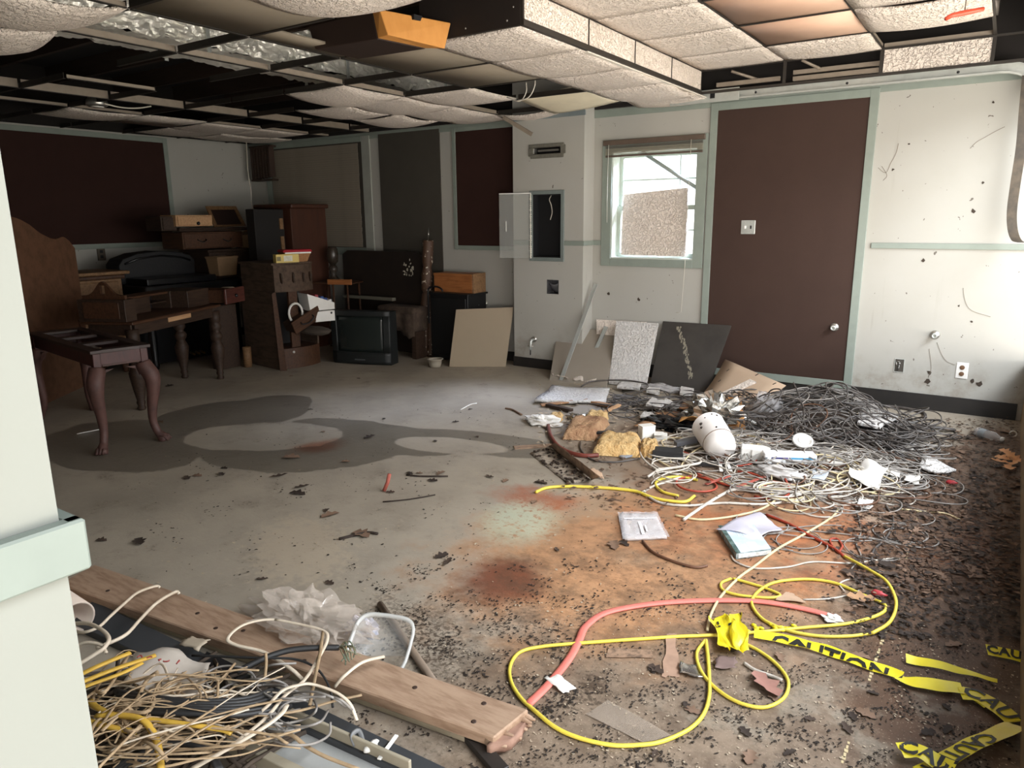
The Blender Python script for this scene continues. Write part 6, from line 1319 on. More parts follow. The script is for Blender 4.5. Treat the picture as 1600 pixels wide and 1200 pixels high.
# -- metal trough with dirt
MT = M('trough_brown', '#9a7f68', 0.7, 0.8, 16, hx2='#4b382c', bump=0.3)
tg = empty('metal_trough', F(890, 735), 'rusty bent metal trough full of dirt left of the tangle', 'trough')
a0, a1, b0, b1, c0_, c1_ = (F(828, 708, .005), F(888, 756, .005), F(858, 697, .01), F(925, 750, .01), F(868, 692, .085), F(938, 745, .085))
O = tg.location
def q4s(p, q, r_, s, th, nm, m):
    p, q, r_, s = (v-O for v in (p, q, r_, s))
    return MB().sheet(lambda u, v: p*(1-u)*(1-v)+q*u*(1-v)+r_*u*v+s*(1-u)*v+Vector((0, 0, 0.006*mnoise.noise(Vector((u*6, v*4, 1))))), 10, 4, th).build(nm, m, tg)
q4s(a0, a1, b1, b0, 0.004, 'bottom_plate', M('trough_white', '#b9ab9a', 0.7, 1.0, 30, hx2='#2f261f')); q4s(b0, b1, c1_, c0_, Vector((-0.004, 0.004, 0)), 'back_plate', MT)
q4s(F(918, 738, .03), F(944, 748, .01), F(940, 738, .03), F(925, 730, .05), 0.004, 'end_tongue', M('trough_tan', '#b89a80', 0.7, 0.4, 10))
mb = MB(); r = random.Random(2)
for k in range(60):
    u, v = r.random(), r.random()*0.9; p = (a0*(1-u)+a1*u)*(1-v)+(b0*(1-u)+b1*u)*v-O; mb.blob((p.x, p.y, p.z+0.006), (0.012*r.random()+.004, 0.01, 0.006), 0.5, 2, k, 6, 4)
tag(mb.build('dirt', SOIL, tg), kind='stuff')
stick((803, 700), (872, 696), 0.07, 0.006, MT, 'brown flat strip above the rusty trough', 'strip', .0, .0, 'metal_strip')
# -- flat packet and the sleeve
pk = empty('clear_packet', F(1004, 826), 'flat clear packet of papers on the rusty floor', 'packet')
cc = [F(976, 846)-pk.location, F(1042, 843)-pk.location, F(1024, 806)-pk.location, F(968, 806)-pk.location]
def pq(u, v, z): return cc[0]*(1-u)*(1-v)+cc[1]*u*(1-v)+cc[2]*u*v+cc[3]*(1-u)*v+Vector((0, 0, z))
MB().sheet(lambda u, v: pq(u, v, 0.014+0.004*mnoise.noise(Vector((u*4, v*4, 2)))), 10, 10, 0.012).build('inner_papers', M('packet_grey', '#c5bcb8', 0.6, 0.3, 14, hx2='#a39a97'), pk)
MB().sheet(lambda u, v: pq(-0.05+1.1*u, -0.04+1.08*v, 0.018+0.010*mnoise.noise(Vector((u*7, v*7, 5)))), 14, 14).build('film', M('film', '#e6e4e8', 0.12, 0, alpha=0.35, spec=0.9), pk)
for a, b in (((0.08, 0.72), (0.92, 0.76)), ((0.42, 0.1), (0.5, 0.6)), ((0.55, 0.2), (0.6, 0.45))): MB().hexa([pq(a[0], a[1], .019), pq(b[0], a[1], .019), pq(b[0], b[1], .019), pq(a[0], b[1], .019)], [pq(a[0], a[1], .021), pq(b[0], a[1], .021), pq(b[0], b[1], .021), pq(a[0], b[1], .021)]).build('print_bar', M('print_pale', '#dcd8da', 0.4, 0), pk)
dv = empty('thin_case', F(1165, 855), 'damaged blue and white plastic sleeve case on the floor', 'case')
dv['label'] = 'damaged thin case with blue and white cover on the rusty floor'
cc2 = [F(1150, 874)-dv.location, F(1205, 867)-dv.location, F(1178, 828)-dv.location, F(1122, 830)-dv.location]
def dq(u, v, z): return cc2[0]*(1-u)*(1-v)+cc2[1]*u*(1-v)+cc2[2]*u*v+cc2[3]*(1-u)*v+Vector((0, 0, z))
def dbox2(nm, u0, u1, v0, v1, z0, z1, m): return MB().hexa([dq(u0, v0, z0), dq(u1, v0, z0), dq(u1, v1, z0), dq(u0, v1, z0)], [dq(u0, v0, z1), dq(u1, v0, z1), dq(u1, v1, z1), dq(u0, v1, z1)]).build(nm, m, dv)
dbox2('case_body', 0, 1, 0, 1, 0, 0.028, M('case_teal', '#49605c', 0.4, 0.7, 25, hx2='#c9cfd0'))
dbox2('cover', 0.12, 0.98, 0.02, 0.98, 0.028, 0.031, M('cover_blue', '#b9cbe4', 0.35, 0.8, 9, hx2='#e9eef0')); dbox2('spine', 0, 0.12, 0, 1, 0.028, 0.0305, M('spine_green', '#2f4641', 0.4, 0.6, 30, hx2='#8aa09a'))
dbox2('edge_label', 0.06, 0.97, -0.012, 0.0, 0.006, 0.024, M('edge_white', '#e6e4df', 0.5, 0.5, 60, hx2='#6a6a6a'))
PW = M('print_white2', '#e9edf2', 0.5, 0.1)
for k, (u0, u1, v0, v1) in enumerate(((0.42, 0.68, 0.04, 0.30), (0.72, 0.95, 0.04, 0.1), (0.2, 0.85, 0.86, 0.97))): dbox2('print_patch', u0, u1, v0, v1, 0.031, 0.0322, PW)
for k in range(5): dbox2('print_line', 0.34+k*0.075, 0.37+k*0.075, 0.55, 0.8-0.03*k, 0.031, 0.032, M('print_grey', '#cfd6d6', 0.5, 0))
bgq = [F(1120, 830, .02), F(1185, 842, .02), F(1222, 828, .015), F(1185, 802, .02)]
slab('plastic_bag', None, 0.001, M('bag_lilac', '#d6d2de', 0.3, 0.2, 12, alpha=0.72, spec=0.6), 'pale translucent plastic bag behind the damaged blue case', 'plastic bag', world=bgq, amp=0.022, seed=71, n=14, fr_=8)
# -- caution tape
TAPE = M('caution_yellow', '#ecd92b', 0.4, 0.25, 14, hx2='#c9b424'); TPRINT = M('caution_black', '#1b1a14', 0.5, 0.1)
def tape(px, w0, label, text=None, zs=0.004, tilt=0.0, tsize=None, amp=0.012, seed=0, tstart=0.0, tshift=0.0):
    t_ = empty('caution_tape', F(px[0][0], px[0][1]), label, 'caution tape'); O_ = t_.location.copy()
    p = [F(q_[0], q_[1], (q_[2] if len(q_) > 2 else zs)) for q_ in px]; c = spline(p, 8); n = len(c)
    ww = [q_[3] if len(q_) > 3 else w0 for q_ in px]
    L_ = [0]
    for a, b in zip(c, c[1:]): L_.append(L_[-1]+(b-a).length)
    def at_(s, v, dz=0.0):
        s = max(0, min(L_[-1]-1e-6, s)); i = 0
        while L_[i+1] < s: i += 1
        f = (s-L_[i])/max(1e-9, L_[i+1]-L_[i]); P_ = c[i].lerp(c[i+1], f)
        d = (c[min(i+2, n-1)]-c[max(i-1, 0)]); d.z = 0; d.normalize(); sd = Vector((-d.y, d.x, 0))
        k_ = (i+f)/8; a_ = int(min(k_, len(ww)-2)); w_ = ww[a_]+(ww[min(a_+1, len(ww)-1)]-ww[a_])*(k_-a_)
        tl = tilt; z_ = max(0.001, P_.z+amp*(mnoise.noise(Vector((s*14, v*1.5, seed)))*0.5+0.35)+(v+0.5)*w_*sin(tl))
        return Vector((P_.x, P_.y, 0))+sd*(v*w_*cos(tl))+Vector((0, 0, z_+dz))-O_
    MB().sheet(lambda u, v: at_(u*L_[-1], v-0.5), max(20, int(L_[-1]/0.012)), 3).build('tape_band', TAPE, t_)
    if text:
        ts = tsize or w0*0.85
        text_part('lettering', text, TPRINT, t_, None, ts, warp=lambda v: at_(tstart+v.x, max(-0.5, min(0.5, (v.y+tshift)/w0)), 0.0025+v.z), extrude=0.0, align='LEFT', bold=0.002)
    return t_
tape([(1178, 994, .01), (1230, 1004, .008), (1290, 1020, .006), (1345, 1040), (1385, 1053), (1410, 1062)], 0.036, 'long folded strip of yellow caution tape running right across the floor', 'CAUTION CAUTION', tilt=0.5, tsize=0.085, seed=1, tstart=0.06, tshift=-0.026)
tape([(1398, 1060, .01, .03), (1430, 1068, .012, .05), (1470, 1074, .012, .06), (1504, 1079, .012, .055)], 0.05, 'plain wide fold of yellow caution tape joining the long strip', None, seed=2, amp=0.02)
tape([(1500, 1084, .012), (1530, 1090, .012), (1560, 1108, .012), (1586, 1130, .01)], 0.065, 'lettered piece of caution tape bending toward the right wall', 'CAUTION', tsize=0.075, seed=3, tstart=0.01)
tape([(1502, 1078, .01), (1520, 1092, .01), (1540, 1108, .006)], 0.014, 'thin torn edge of caution tape beside the lettered piece', None, seed=4)
tape([(1587, 1138, .01), (1560, 1150, .015), (1530, 1163, .015), (1500, 1178, .012), (1470, 1196, .01), (1440, 1212)], 0.06, 'caution tape piece slanting down at the lower right corner', 'CAUTION', tsize=0.07, seed=5, tilt=0.25, tstart=0.12)
tape([(1405, 1180, .012), (1430, 1180, .015), (1462, 1196, .012), (1490, 1212, .01)], 0.055, 'crumpled caution tape end at the very bottom right', 'CAUTION', tsize=0.07, seed=6, tilt=0.3, amp=0.03)
tape([(1415, 1033, .006, .035), (1450, 1040, .006, .035), (1500, 1052, .006, .025), (1558, 1066, .004, .012)], 0.03, 'separate short caution tape strip above the wide fold', None, seed=7, tilt=0.4, amp=0.015)
tape([(1541, 1020, .006), (1565, 1024, .006), (1596, 1032, .006)], 0.045, 'lettered caution tape end next to the right wall', 'CAUTION', tsize=0.05, seed=8, tilt=0.4, tstart=0.0)
tq = [F(1128, 1025, .004), F(1172, 1026, .004), F(1158, 966, .01), F(1106, 968, .01)]
tcr = empty('caution_tape', F(1138, 1000), 'crumpled wad of yellow caution tape beside the oval yellow loop', 'caution tape'); O_ = tcr.location.copy()
MB().sheet(lambda u, v: tq[0]*(1-u)*(1-v)+tq[1]*u*(1-v)+tq[2]*u*v+tq[3]*(1-u)*v-O_+mnoise.noise_vector(Vector((u*5, v*3, 3)))*0.026+Vector((0, 0, 0.02)), 22, 22, smooth=False).build('tape_band', TAPE, tcr)
mb = MB(); r = random.Random(12)
for k in range(9):
    u, v = r.uniform(.1, .9), r.uniform(.45, .95); f_ = lambda a, b: tq[0]*(1-a)*(1-b)+tq[1]*a*(1-b)+tq[2]*a*b+tq[3]*(1-a)*b-O_+mnoise.noise_vector(Vector((a*5, b*3, 3)))*0.026+Vector((0, 0, 0.024))
    a, b = r.uniform(.03, .08), r.uniform(.03, .1); mb.add([f_(u, v), f_(u+a, v), f_(u+a, v+b), f_(u, v+b)], [(0, 1, 2, 3)])
tag(mb.build('lettering', TPRINT, tcr), kind='stuff')
mb = MB()
for k in range(14): mb.blob((F(1175+k*5.5, 984-abs(k-9)*0.8+r.uniform(-5, 5)).x-O_.x, F(1175+k*5.5, 984).y-O_.y+r.uniform(-.03, .03), 0.006), (0.012, 0.008, 0.006), 0.6, 3, k, 6, 4)
tag(mb.build('tape_shred', TAPE, tcr), kind='stuff')
# ------------------------------------------------------------------ foreground left: beam, boards, channel, cable bundle
bz = 0.06
bA, bB, bC, bD = F(92, 912, bz), F(772, 1152, bz), F(826, 1108, bz), F(148, 882, bz)
bm_ = empty('wooden_beam', (bA+bB)/2-Vector((0, 0, bz)), 'long dusty tan wooden beam lying across the lower left floor', 'beam'); O = bm_.location.copy()
dn = Vector((0, 0, -bz+0.002)); nb = 40; rr = random.Random(4)
def bq_(u, v, z): return (bA*(1-u)*(1-v)+bB*u*(1-v)+bC*u*v+bD*(1-u)*v)-O+Vector((0, 0, z-bz))
MB().hexa([bq_(0, 0, 0.022), bq_(1, 0, 0.022), bq_(1, 1, 0.022), bq_(0, 1, 0.022)], [bq_(0, 0, bz), bq_(1, 0, bz), bq_(1, 1, bz), bq_(0, 1, bz)]).build('timber', W_BEAM, bm_, bevel=0.004)
MB().hexa([bq_(0, 0.04, 0.0), bq_(0.985, 0.04, 0.0), bq_(0.985, 0.96, 0), bq_(0, 0.96, 0)], [bq_(0, 0.04, 0.02), bq_(0.985, 0.04, 0.02), bq_(0.985, 0.96, 0.02), bq_(0, 0.96, 0.02)]).build('lower_board', M('beam_pale', '#a89a82', 0.8, 0.5, 8), bm_, bevel=0.003)
mb = MB()
for k in range(14):
    v = rr.random(); p = bq_(1.0, v, 0.015+rr.random()*0.035); d_ = (bB-bA).normalized(); mb.tube([p-d_*0.03, p+d_*rr.uniform(.005, .035)+Vector((0, 0, rr.uniform(-.01, .01)))], [0.014, 0.004], 5)
tag(mb.build('splinter', W_BEAM, bm_), kind='stuff')
for u, v in ((0.63, 0.25), (0.35, 0.55), (0.12, 0.3), (0.83, 0.55), (0.955, 0.2), (0.94, 0.75), (0.42, 0.3), (0.47, 0.5)):
    MB().lathe([(0.008, 0), (0.008, 0.0015), (0.004, 0.001)], 10, Matrix.Translation(bq_(u, v, bz))).build('nail_head', M('nail_dark', '#3b2a22', 0.6, 0), bm_)
TORN = M('torn_board', '#9c7a68', 0.85, 0.6, 14, hx2='#6b4d40')
slab('broken_chunk', [(762, 1185), (800, 1180), (828, 1140), (790, 1150)], 0.03, TORN, 'broken splintered chunk at the right end of the beam', 'chunk', z=0.0, amp=0.03, seed=81, n=6)
crumple('white_crumb', F(768, 1162), (0.012, 0.012, 0.012), PAPER, 'tiny white crumb by the broken beam end', 'crumb', 0.4, 2, 3, 10, 6)
# rods crossing under the beam
tag(MB().tube([F(594, 944, .012), F(700, 1098, .012)], 0.014, 8).build('wooden_rod', M('rod_brown', '#857464', 0.6, 0.4, 8), origin=F(640, 1010)), 'brown wooden rod sticking out behind the beam', 'rod')
stick((712, 1128), (785, 1212), 0.045, 0.02, M('dark_metal', '#2b2724', 0.5, 0.5, 8), 'dark metal bar sticking out in front of the beam', 'bar', 0, 0, 'metal_bar')
# boards and channel lying in front of the beam
DKB = M('dark_slate_board', '#3b3d40', 0.5, 0.4, 5, hx2='#2b2c2e')
def board_px(name, px, th, m, label, cat, z=0.0):
    c = [F(p[0], p[1], z+th) for p in px]; o3 = sum(c, Vector())/4
    t_ = empty(name, (o3.x, o3.y, z), label, cat); O_ = t_.location.copy()
    MB().hexa([p-O_-Vector((0, 0, th)) for p in c], [p-O_ for p in c]).build('plate', m, t_, bevel=0.002); return t_, [p-O_ for p in c]
t_, c = board_px('slate_board', [(112, 972), (640, 1212), (716, 1208), (145, 938)], 0.03, DKB, 'long dark slate-coloured board in front of the wooden beam', 'board')
a = (c[2]+c[3])/2; MB().hexa([c[3]*.6+c[2]*.4+Vector((0, 0, 0)), c[3]*.5+c[2]*.5, c[3]*.5+c[2]*.5+(c[0]-c[3])*.35, c[3]*.6+c[2]*.4+(c[0]-c[3])*.35], [p+Vector((0, 0, .012)) for p in (c[3]*.6+c[2]*.4, c[3]*.5+c[2]*.5, c[3]*.5+c[2]*.5+(c[0]-c[3])*.35, c[3]*.6+c[2]*.4+(c[0]-c[3])*.35)]).build('black_patch', BLACK, t_)
t_, c = board_px('metal_channel', [(215, 1105), (470, 1235), (640, 1215), (300, 1062)], 0.012, M('channel_grey', '#a9a9a6', 0.5, 0.5, 5, hx2='#8b8a85'), 'shallow pale grey metal channel at the bottom left', 'channel', z=0.0)
RIM = M('channel_rim', '#a49a86', 0.55, 0.4, 8)
def rim(p, q_, w_, h, nm='rim'):
    d = (q_-p).normalized(); s = Vector((-d.y, d.x, 0))*w_; u = Vector((0, 0, h)); return MB().hexa([p, p+s, p+s+u, p+u], [q_, q_+s, q_+s+u, q_+u]).build(nm, RIM, t_, bevel=0.002)
rim(c[3], c[2], 0.012, 0.05); rim(c[3]+(c[0]-c[3])*0.02, c[2]+(c[1]-c[2])*0.02, 0.05, 0.012); rim(c[0], c[1], 0.03, 0.045); rim(c[0]*.6+c[1]*.4+(c[3]-c[0])*.35, c[0]*.25+c[1]*.75+(c[3]-c[0])*.35, 0.03, 0.03, 'inner_bar')
stick((620, 1150), (592, 1188), 0.012, 0.006, WHITE, 'short white plastic strap over the slate board', 'strap', .035, .035, 'white_strap')
tag(MB().blob((0, 0, .012), (.012, .03, .012), .3, 2, 2, 10, 6).build('foam_bit', PAPER, loc=F(580, 1172, .03)), 'small white foam bit on the slate board', 'foam')
tag(MB().tube(spline([F(555, 1165, .035), F(550, 1150, .06), F(560, 1142, .06), F(567, 1160, .04)], 5), 0.008, 6, flat=.4).build('grey_loop', M('grey_rubber', '#6c6c6c', .5, .2), origin=F(555, 1165, .035)), 'small bent grey rubber loop on the slate board', 'loop')
slab('tan_tube_piece', [(283, 1018), (312, 1030), (330, 1014), (298, 1004)], 0.004, M('curl_tan', '#b8a994', .7, .3), 'curled tan sheet end sticking out beside the beam', 'sheet', z=0.05, amp=0.03, seed=90)
# white plastic pipe behind the jamb
pc = F(121, 966, .075); pd = Vector((-0.93, 0.05, 0.0)).normalized(); pv = empty('plastic_pipe', pc, 'wide off-white plastic pipe end sticking out behind the jamb', 'pipe'); pm = (-pd).to_track_quat('Z', 'Y').to_matrix().to_4x4(); pm.translation = pc; pv.matrix_world = pm
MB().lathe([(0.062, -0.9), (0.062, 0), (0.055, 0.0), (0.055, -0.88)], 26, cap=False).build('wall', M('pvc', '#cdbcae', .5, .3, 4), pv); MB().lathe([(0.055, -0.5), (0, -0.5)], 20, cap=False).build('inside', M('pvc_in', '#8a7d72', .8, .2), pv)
# bundle of cables
TANC = M('cable_tan', '#ad9372', .7, .7, 14, hx2='#66543f'); YELC = M('cable_ochre', '#caa23f', .6, .5, 12, hx2='#94732c'); BLKC = M('cable_soot', '#2b2a2a', .55, .4, 14); PALE = M('cable_pale', '#d8c9b4', .6, .5, 12, hx2='#a8937a')
def bundle(name, px, rad, m, label, group=None, flat=.55, sub=6):
    rad = rad*.8; p = [F(q_[0], q_[1], (q_[2] if len(q_) > 2 else .08)) for q_ in px]
    return tag(MB().tube(spline(p, sub), rad, 6, flat=flat).build(name, m, origin=p[0]), label, 'cable', group)
bundle('yellow_cable', [(105, 1066, .2), (118, 1058, .2), (155, 1040, .21), (203, 1020, .2)], .012, YELC, 'topmost ochre cable end pointing right out of the bundle')
bundle('yellow_cable', [(108, 1076, .2), (121, 1069, .2), (175, 1047, .2), (243, 1024, .19)], .012, YELC, 'longest ochre cable end in the cable bundle')
bundle('yellow_cable', [(105, 1088, .19), (130, 1074, .2), (190, 1052, .2), (222, 1036, .19)], .01, YELC, 'lower ochre cable end in the cable bundle')
bundle('yellow_cable', [(140, 1095, .16), (153, 1106, .17), (185, 1118, .18), (265, 1128, .18), (340, 1139, .16), (362, 1146, .15)], .012, YELC, 'ochre cable running right through the middle of the bundle')
bundle('yellow_cable', [(150, 1118, .18), (200, 1118, .19), (227, 1128, .19), (245, 1158, .17), (252, 1205, .15)], .012, YELC, 'ochre cable bending down to the bottom edge')
bundle('yellow_cable', [(118, 1118, .16), (150, 1130, .17), (190, 1140, .17), (215, 1144, .16)], .013, YELC, 'short ochre cable end lowest at the left of the bundle')
bundle('white_cable', [(250, 918, .09), (243, 916, .1), (215, 926, .12), (193, 944, .13), (171, 964, .13), (155, 979, .13), (131, 988, .12), (112, 984, .1)], .007, PALE, 'upper of two white cables draped over the beam', flat=.9)
bundle('white_cable', [(280, 928, .09), (274, 925, .1), (245, 942, .12), (219, 968, .13), (199, 990, .14), (175, 1003, .14), (150, 1012, .13)], .008, PALE, 'lower of two white cables draped over the beam', flat=.9)
bundle('white_cable', [(100, 976, .14), (135, 974, .17), (159, 984, .18), (170, 998, .18), (163, 1012, .17), (149, 1022, .16), (120, 1040, .14)], .009, PALE, 'white cable loop in front of the plastic pipe', flat=.9)
bundle('white_cable', [(112, 1012, .15), (135, 1004, .17), (158, 1008, .17), (166, 1020, .16)], .007, PALE, 'short white cable arc under the white loop', flat=.9)
bundle('white_cable', [(600, 1026, .1), (566, 1035, .115), (537, 1057, .1), (523, 1073, .07)], .008, PALE, 'short white cable end crossing the beam near its middle', flat=.8)
bundle('tan_cable', [(478, 978, .12), (425, 968, .13), (381, 976, .14), (356, 997, .13), (369, 1008, .12), (412, 1019, .11), (453, 1044, .1), (472, 1061, .08)], .008, PALE, 'pale cable making a wide loop over the beam')
bundle('tan_cable', [(430, 968, .13), (475, 977, .13), (506, 986, .13), (511, 1000, .13), (497, 1029, .12), (475, 1063, .11), (444, 1088, .12), (412, 1125, .12), (350, 1172, .1), (300, 1200, .09)], .008, PALE, 'pale cable running from the beam loop down to the bottom edge')
bundle('tan_cable', [(360, 1140, .1), (410, 1110, .13), (440, 1080, .14), (465, 1071, .14), (487, 1069, .13), (525, 1082, .11), (547, 1100, .09), (558, 1126, .06)], .009, PALE, 'thick pale cable arching out of the bundle to the right')
bundle('tan_cable', [(296, 1204, .12), (342, 1178, .14), (407, 1140, .15), (438, 1117, .15), (448, 1102, .14)], .01, PALE, 'thick pale cable rising from the bottom edge')
bundle('tan_cable', [(400, 1152, .1), (450, 1147, .1), (477, 1165, .09), (508, 1182, .08), (560, 1202, .07)], .009, TANC, 'tan cable lying over the pale grey channel')
bundle('tan_cable', [(505, 985, .13), (500, 1020, .13), (494, 1050, .12), (488, 1080, .11), (484, 1102, .1)], .007, TANC, 'tan cable hanging off the front of the beam')
bundle('tan_cable', [(415, 1020, .17), (416, 1035, .15), (414, 1058, .13)], .006, TANC, 'short upright tan cable stub beside the beam')
bundle('tan_cable', [(565, 1086, .07), (520, 1096, .08), (470, 1110, .1), (430, 1116, .12)], .007, TANC, 'tan cable end reaching right over the slate board')
bundle('black_cable', [(370, 1050, .12), (412, 1029, .13), (453, 1016, .13), (500, 1012, .12), (530, 1012, .11)], .013, BLKC, 'thick black cable crossing the beam', flat=.9)
bundle('black_cable', [(300, 1024, .12), (400, 1028, .13), (460, 1030, .12), (495, 1045, .11), (515, 1075, .09), (520, 1105, .07)], .005, BLKC, 'thin dark cable bending down off the beam', flat=1)
mb = MB(); rr = random.Random(6)
e0 = F(530, 1012, .11)
for k in range(9): mb.tube(spline([e0, e0+Vector((rr.uniform(.01, .05), rr.uniform(-.03, .03), rr.uniform(0, .02))), e0+Vector((rr.uniform(.05, .1), rr.uniform(-.05, .03), rr.uniform(-.02, .01)))], 3), .0025, 4)
o = mb.build('frayed_end', M('frayed_green', '#5f6f5c', .5, .8, 60, hx2='#a07a58'), bpy.data.objects['black_cable'], ); bpy.data.objects.remove(o) 
o = mb.build('frayed_wires', M('frayed_green', '#5f6f5c'), origin=e0); tag(o, 'frayed green and copper wire ends on the beam', 'wires', kind=None)
for k in range(6):
    y0 = 1070+k*5
    bundle('black_cable', [(180+k*4, y0+10, .14), (230, y0+18, .17), (300, y0+26-k, .17), (380, y0+22, .14), (425+k*6, y0+8, .1)], .010, BLKC, 'black cable in the flat sooty strand through the bundle', 'black strand in the cable bundle', 1)
for k in range(5):
    bundle('black_cable', [(170+k*9, 1205, .1), (215+k*7, 1178-k*2, .13), (270+k*4, 1160-k*3, .13), (320, 1172-k*3, .11), (340+k*2, 1205, .08)], .009, BLKC, 'black cable coiled at the bottom edge under the bundle', 'black coil under the cable bundle', 1)
rr = random.Random(31)
for k in range(84):
    x0, y0 = rr.uniform(105, 230), rr.uniform(1075, 1200); x1, y1 = rr.uniform(270, 470), rr.uniform(1035, 1170); z0, z1 = rr.uniform(.1, .2), rr.uniform(.07, .15)
    mx, my = (x0+x1)/2+rr.gauss(0, 25), (y0+y1)/2+rr.gauss(-12, 18)
    pts = [(x0, y0, z0), (x0*.7+mx*.3+rr.gauss(0, 10), y0*.7+my*.3+rr.gauss(0, 8), z0+.01), (mx, my, (z0+z1)/2+.03), (mx*.4+x1*.6+rr.gauss(0, 12), my*.4+y1*.6+rr.gauss(0, 10), z1+.01), (x1, y1, z1)]
    bundle('tan_cable', pts, rr.uniform(.003, .006), TANC if rr.random() < .75 else PALE, 'dusty tan cable in the big bundle at the lower left', 'tan cables in the bundle', sub=5)
for k in range(26):
    x0, y0 = rr.uniform(105, 200), rr.uniform(1090, 1200); pts = [(x0, y0, rr.uniform(.1, .2))]
    for j in range(3): pts.append((pts[-1][0]+rr.uniform(10, 45), pts[-1][1]+rr.gauss(-8, 20), rr.uniform(.1, .2)))
    bundle('tan_cable', pts, rr.uniform(.004, .008), TANC, 'short bent tan cable at the left of the bundle', 'short tan cables at the jamb', sub=5)
for k in range(12):
    x0, y0 = rr.uniform(330, 520), rr.uniform(1060, 1150); pts = [(x0, y0, .08)]; a_ = rr.uniform(0, 6.28)
    for j in range(6): a_ += rr.uniform(.4, 1.1); pts.append((pts[-1][0]+38*cos(a_), pts[-1][1]+20*sin(a_), rr.uniform(.06, .14)))
    bundle('grey_cable', pts, .0045, CB['grey'], 'thin grey cable looping in front of the beam', 'grey cable loops in front of the beam', 1)
# soot-dark filler under the bundle
mb = MB()
for k in range(90):
    x0, y0 = rr.uniform(110, 420), rr.uniform(1060, 1215); p = F(x0, y0, .04); a_ = rr.uniform(0, pi); d = Vector((cos(a_), sin(a_), 0))*rr.uniform(.06, .2)
    mb.tube([p-d, p+Vector((0, 0, .02)), p+d], .007, 5)
tag(tag(mb.build('cable_scraps', M('scrap_dark', '#4d4034', .8, .7, 20, hx2='#241e1a'), origin=F(260, 1140)), 'dark loose cable scraps under the tan bundle', 'scraps'), kind='stuff')
bgq = [F(196, 1082, .12), F(312, 1100, .12), F(330, 1040, .12), F(215, 1030, .12)]
bgo = slab('plastic_bag', None, 0.001, M('bag_milky', '#cfc4b8', .3, .3, 9, alpha=.7), 'milky plastic bag with red print tucked in the cable bundle', 'plastic bag', world=bgq, amp=.07, seed=95, n=14, fr_=7)
mb = MB()
for k in range(5):
    u = .15+k*.13; p = bgq[0].lerp(bgq[1], u).lerp(bgq[3].lerp(bgq[2], u), .45)+Vector((0, 0, .075)); mb.tube(spline([p+Vector((rr.uniform(-.012, .012), rr.uniform(-.012, .012), 0)) for _ in range(4)], 3), .0025, 4)
tag(mb.build('red_print', M('print_red', '#8d3a35', .6, 0), bgo).__class__ and None or bpy.data.objects['red_print'], kind='stuff'); bpy.data.objects['red_print'].matrix_parent_inverse = Matrix.Translation(-bgo.location)
# clear bag, container, paper on the far side of the beam
crumple('plastic_bag', F(482, 985, .02), (.24, .13, .06), M('bag_clear', '#dccfc2', .1, .2, 8, alpha=.36, spec=.9), 'crumpled clear plastic bag lying over the beam', 'plastic bag', .8, 4.5, 31, 34, 20, False)
crumple('paper_wad', F(566, 992, .01), (.06, .045, .035), M('paper_printed', '#c9c2c6', .6, .7, 30, hx2='#5f6f93'), 'crumpled printed paper beside the clear container', 'paper', .8, 3, 14, 20, 12)
cn_ = empty('food_container', F(600, 1025, .0), 'clear plastic food container tipped behind the beam', 'container', rot=(radians(30), radians(4), radians(25)))
PL2 = M('container_clear', '#dcdcd9', .25, .1, 8, alpha=.26, spec=.7)
def sq(rw, z, n=28, p=4): return [(rw*(abs(cos(2*pi*k/n))**(2/p))*(1 if cos(2*pi*k/n) >= 0 else -1), rw*(abs(sin(2*pi*k/n))**(2/p))*(1 if sin(2*pi*k/n) >= 0 else -1), z) for k in range(n)]
def loft(rings, smooth=True, cap0=True):
    mb = MB(); n = len(rings[0]); vs = [v for r_ in rings for v in r_]; fs = []
    for i in range(len(rings)-1):
        for k in range(n): k2 = (k+1) % n; fs.append((i*n+k, i*n+k2, (i+1)*n+k2, (i+1)*n+k))
    if cap0: fs.append(tuple(range(n-1, -1, -1)))
    return mb.add(vs, fs, smooth)
loft([sq(.075, 0), sq(.09, .04), sq(.1, .085)]).build('body', PL2, cn_); loft([sq(.1, .085), sq(.11, .086), sq(.11, .098), sq(.1, .098), sq(.1, .085)], cap0=False).build('rim', M('container_rim', '#d3d3cf', .3, .1, alpha=.6), cn_)
# ------------------------------------------------------------------ bits on the floor
LEAF = [M('leaf_brown', '#44352b', .8, .5, 30), M('leaf_tan', '#7d6350', .8, .5, 30), M('leaf_dark', '#33271f', .8, .4, 30)]
def leaf_mesh(r, L_):
    n = 6; mb = MB(); cur_ = r.uniform(-.4, .9); w_ = L_*r.uniform(.16, .3); lobes = True
    top = []; 
    for i in range(n+1):
        t_ = i/n; ww_ = w_*sin(pi*min(1, t_*1.02))**.7*(1+(0.35*(1 if i % 2 else -1) if lobes and 0 < i < n else 0)); top.append((t_*L_-L_/2, ww_, .004+cur_*.12*L_*(2*t_-1)**2))
    vs = []; fs = []
    for x, ww_, z in top: vs += [(x, -ww_, z+abs(ww_)*.35), (x, 0, z), (x, ww_, z+abs(ww_)*.3)]
    for i in range(n): a = i*3; fs += [(a, a+3, a+4, a+1), (a+1, a+4, a+5, a+2)]
    return mb.add(vs, fs, True)
r = random.Random(77); leaf_data = [leaf_mesh(r, .085).build('leaf_proto', LEAF[k % 3]) for k in range(9)]
def leaf_at(px, py, sc, rz, k, label, group, z=0.0):
    src = leaf_data[k % 9]; o = bpy.data.objects.new('dry_leaf', src.data); COL.objects.link(o); o.location = F(px, py, z)+Vector((0, 0, .001)); o.rotation_euler = (r.uniform(-.15, .15), 0, rz); o.scale = (sc,)*3
    return tag(o, label, 'leaf', group)
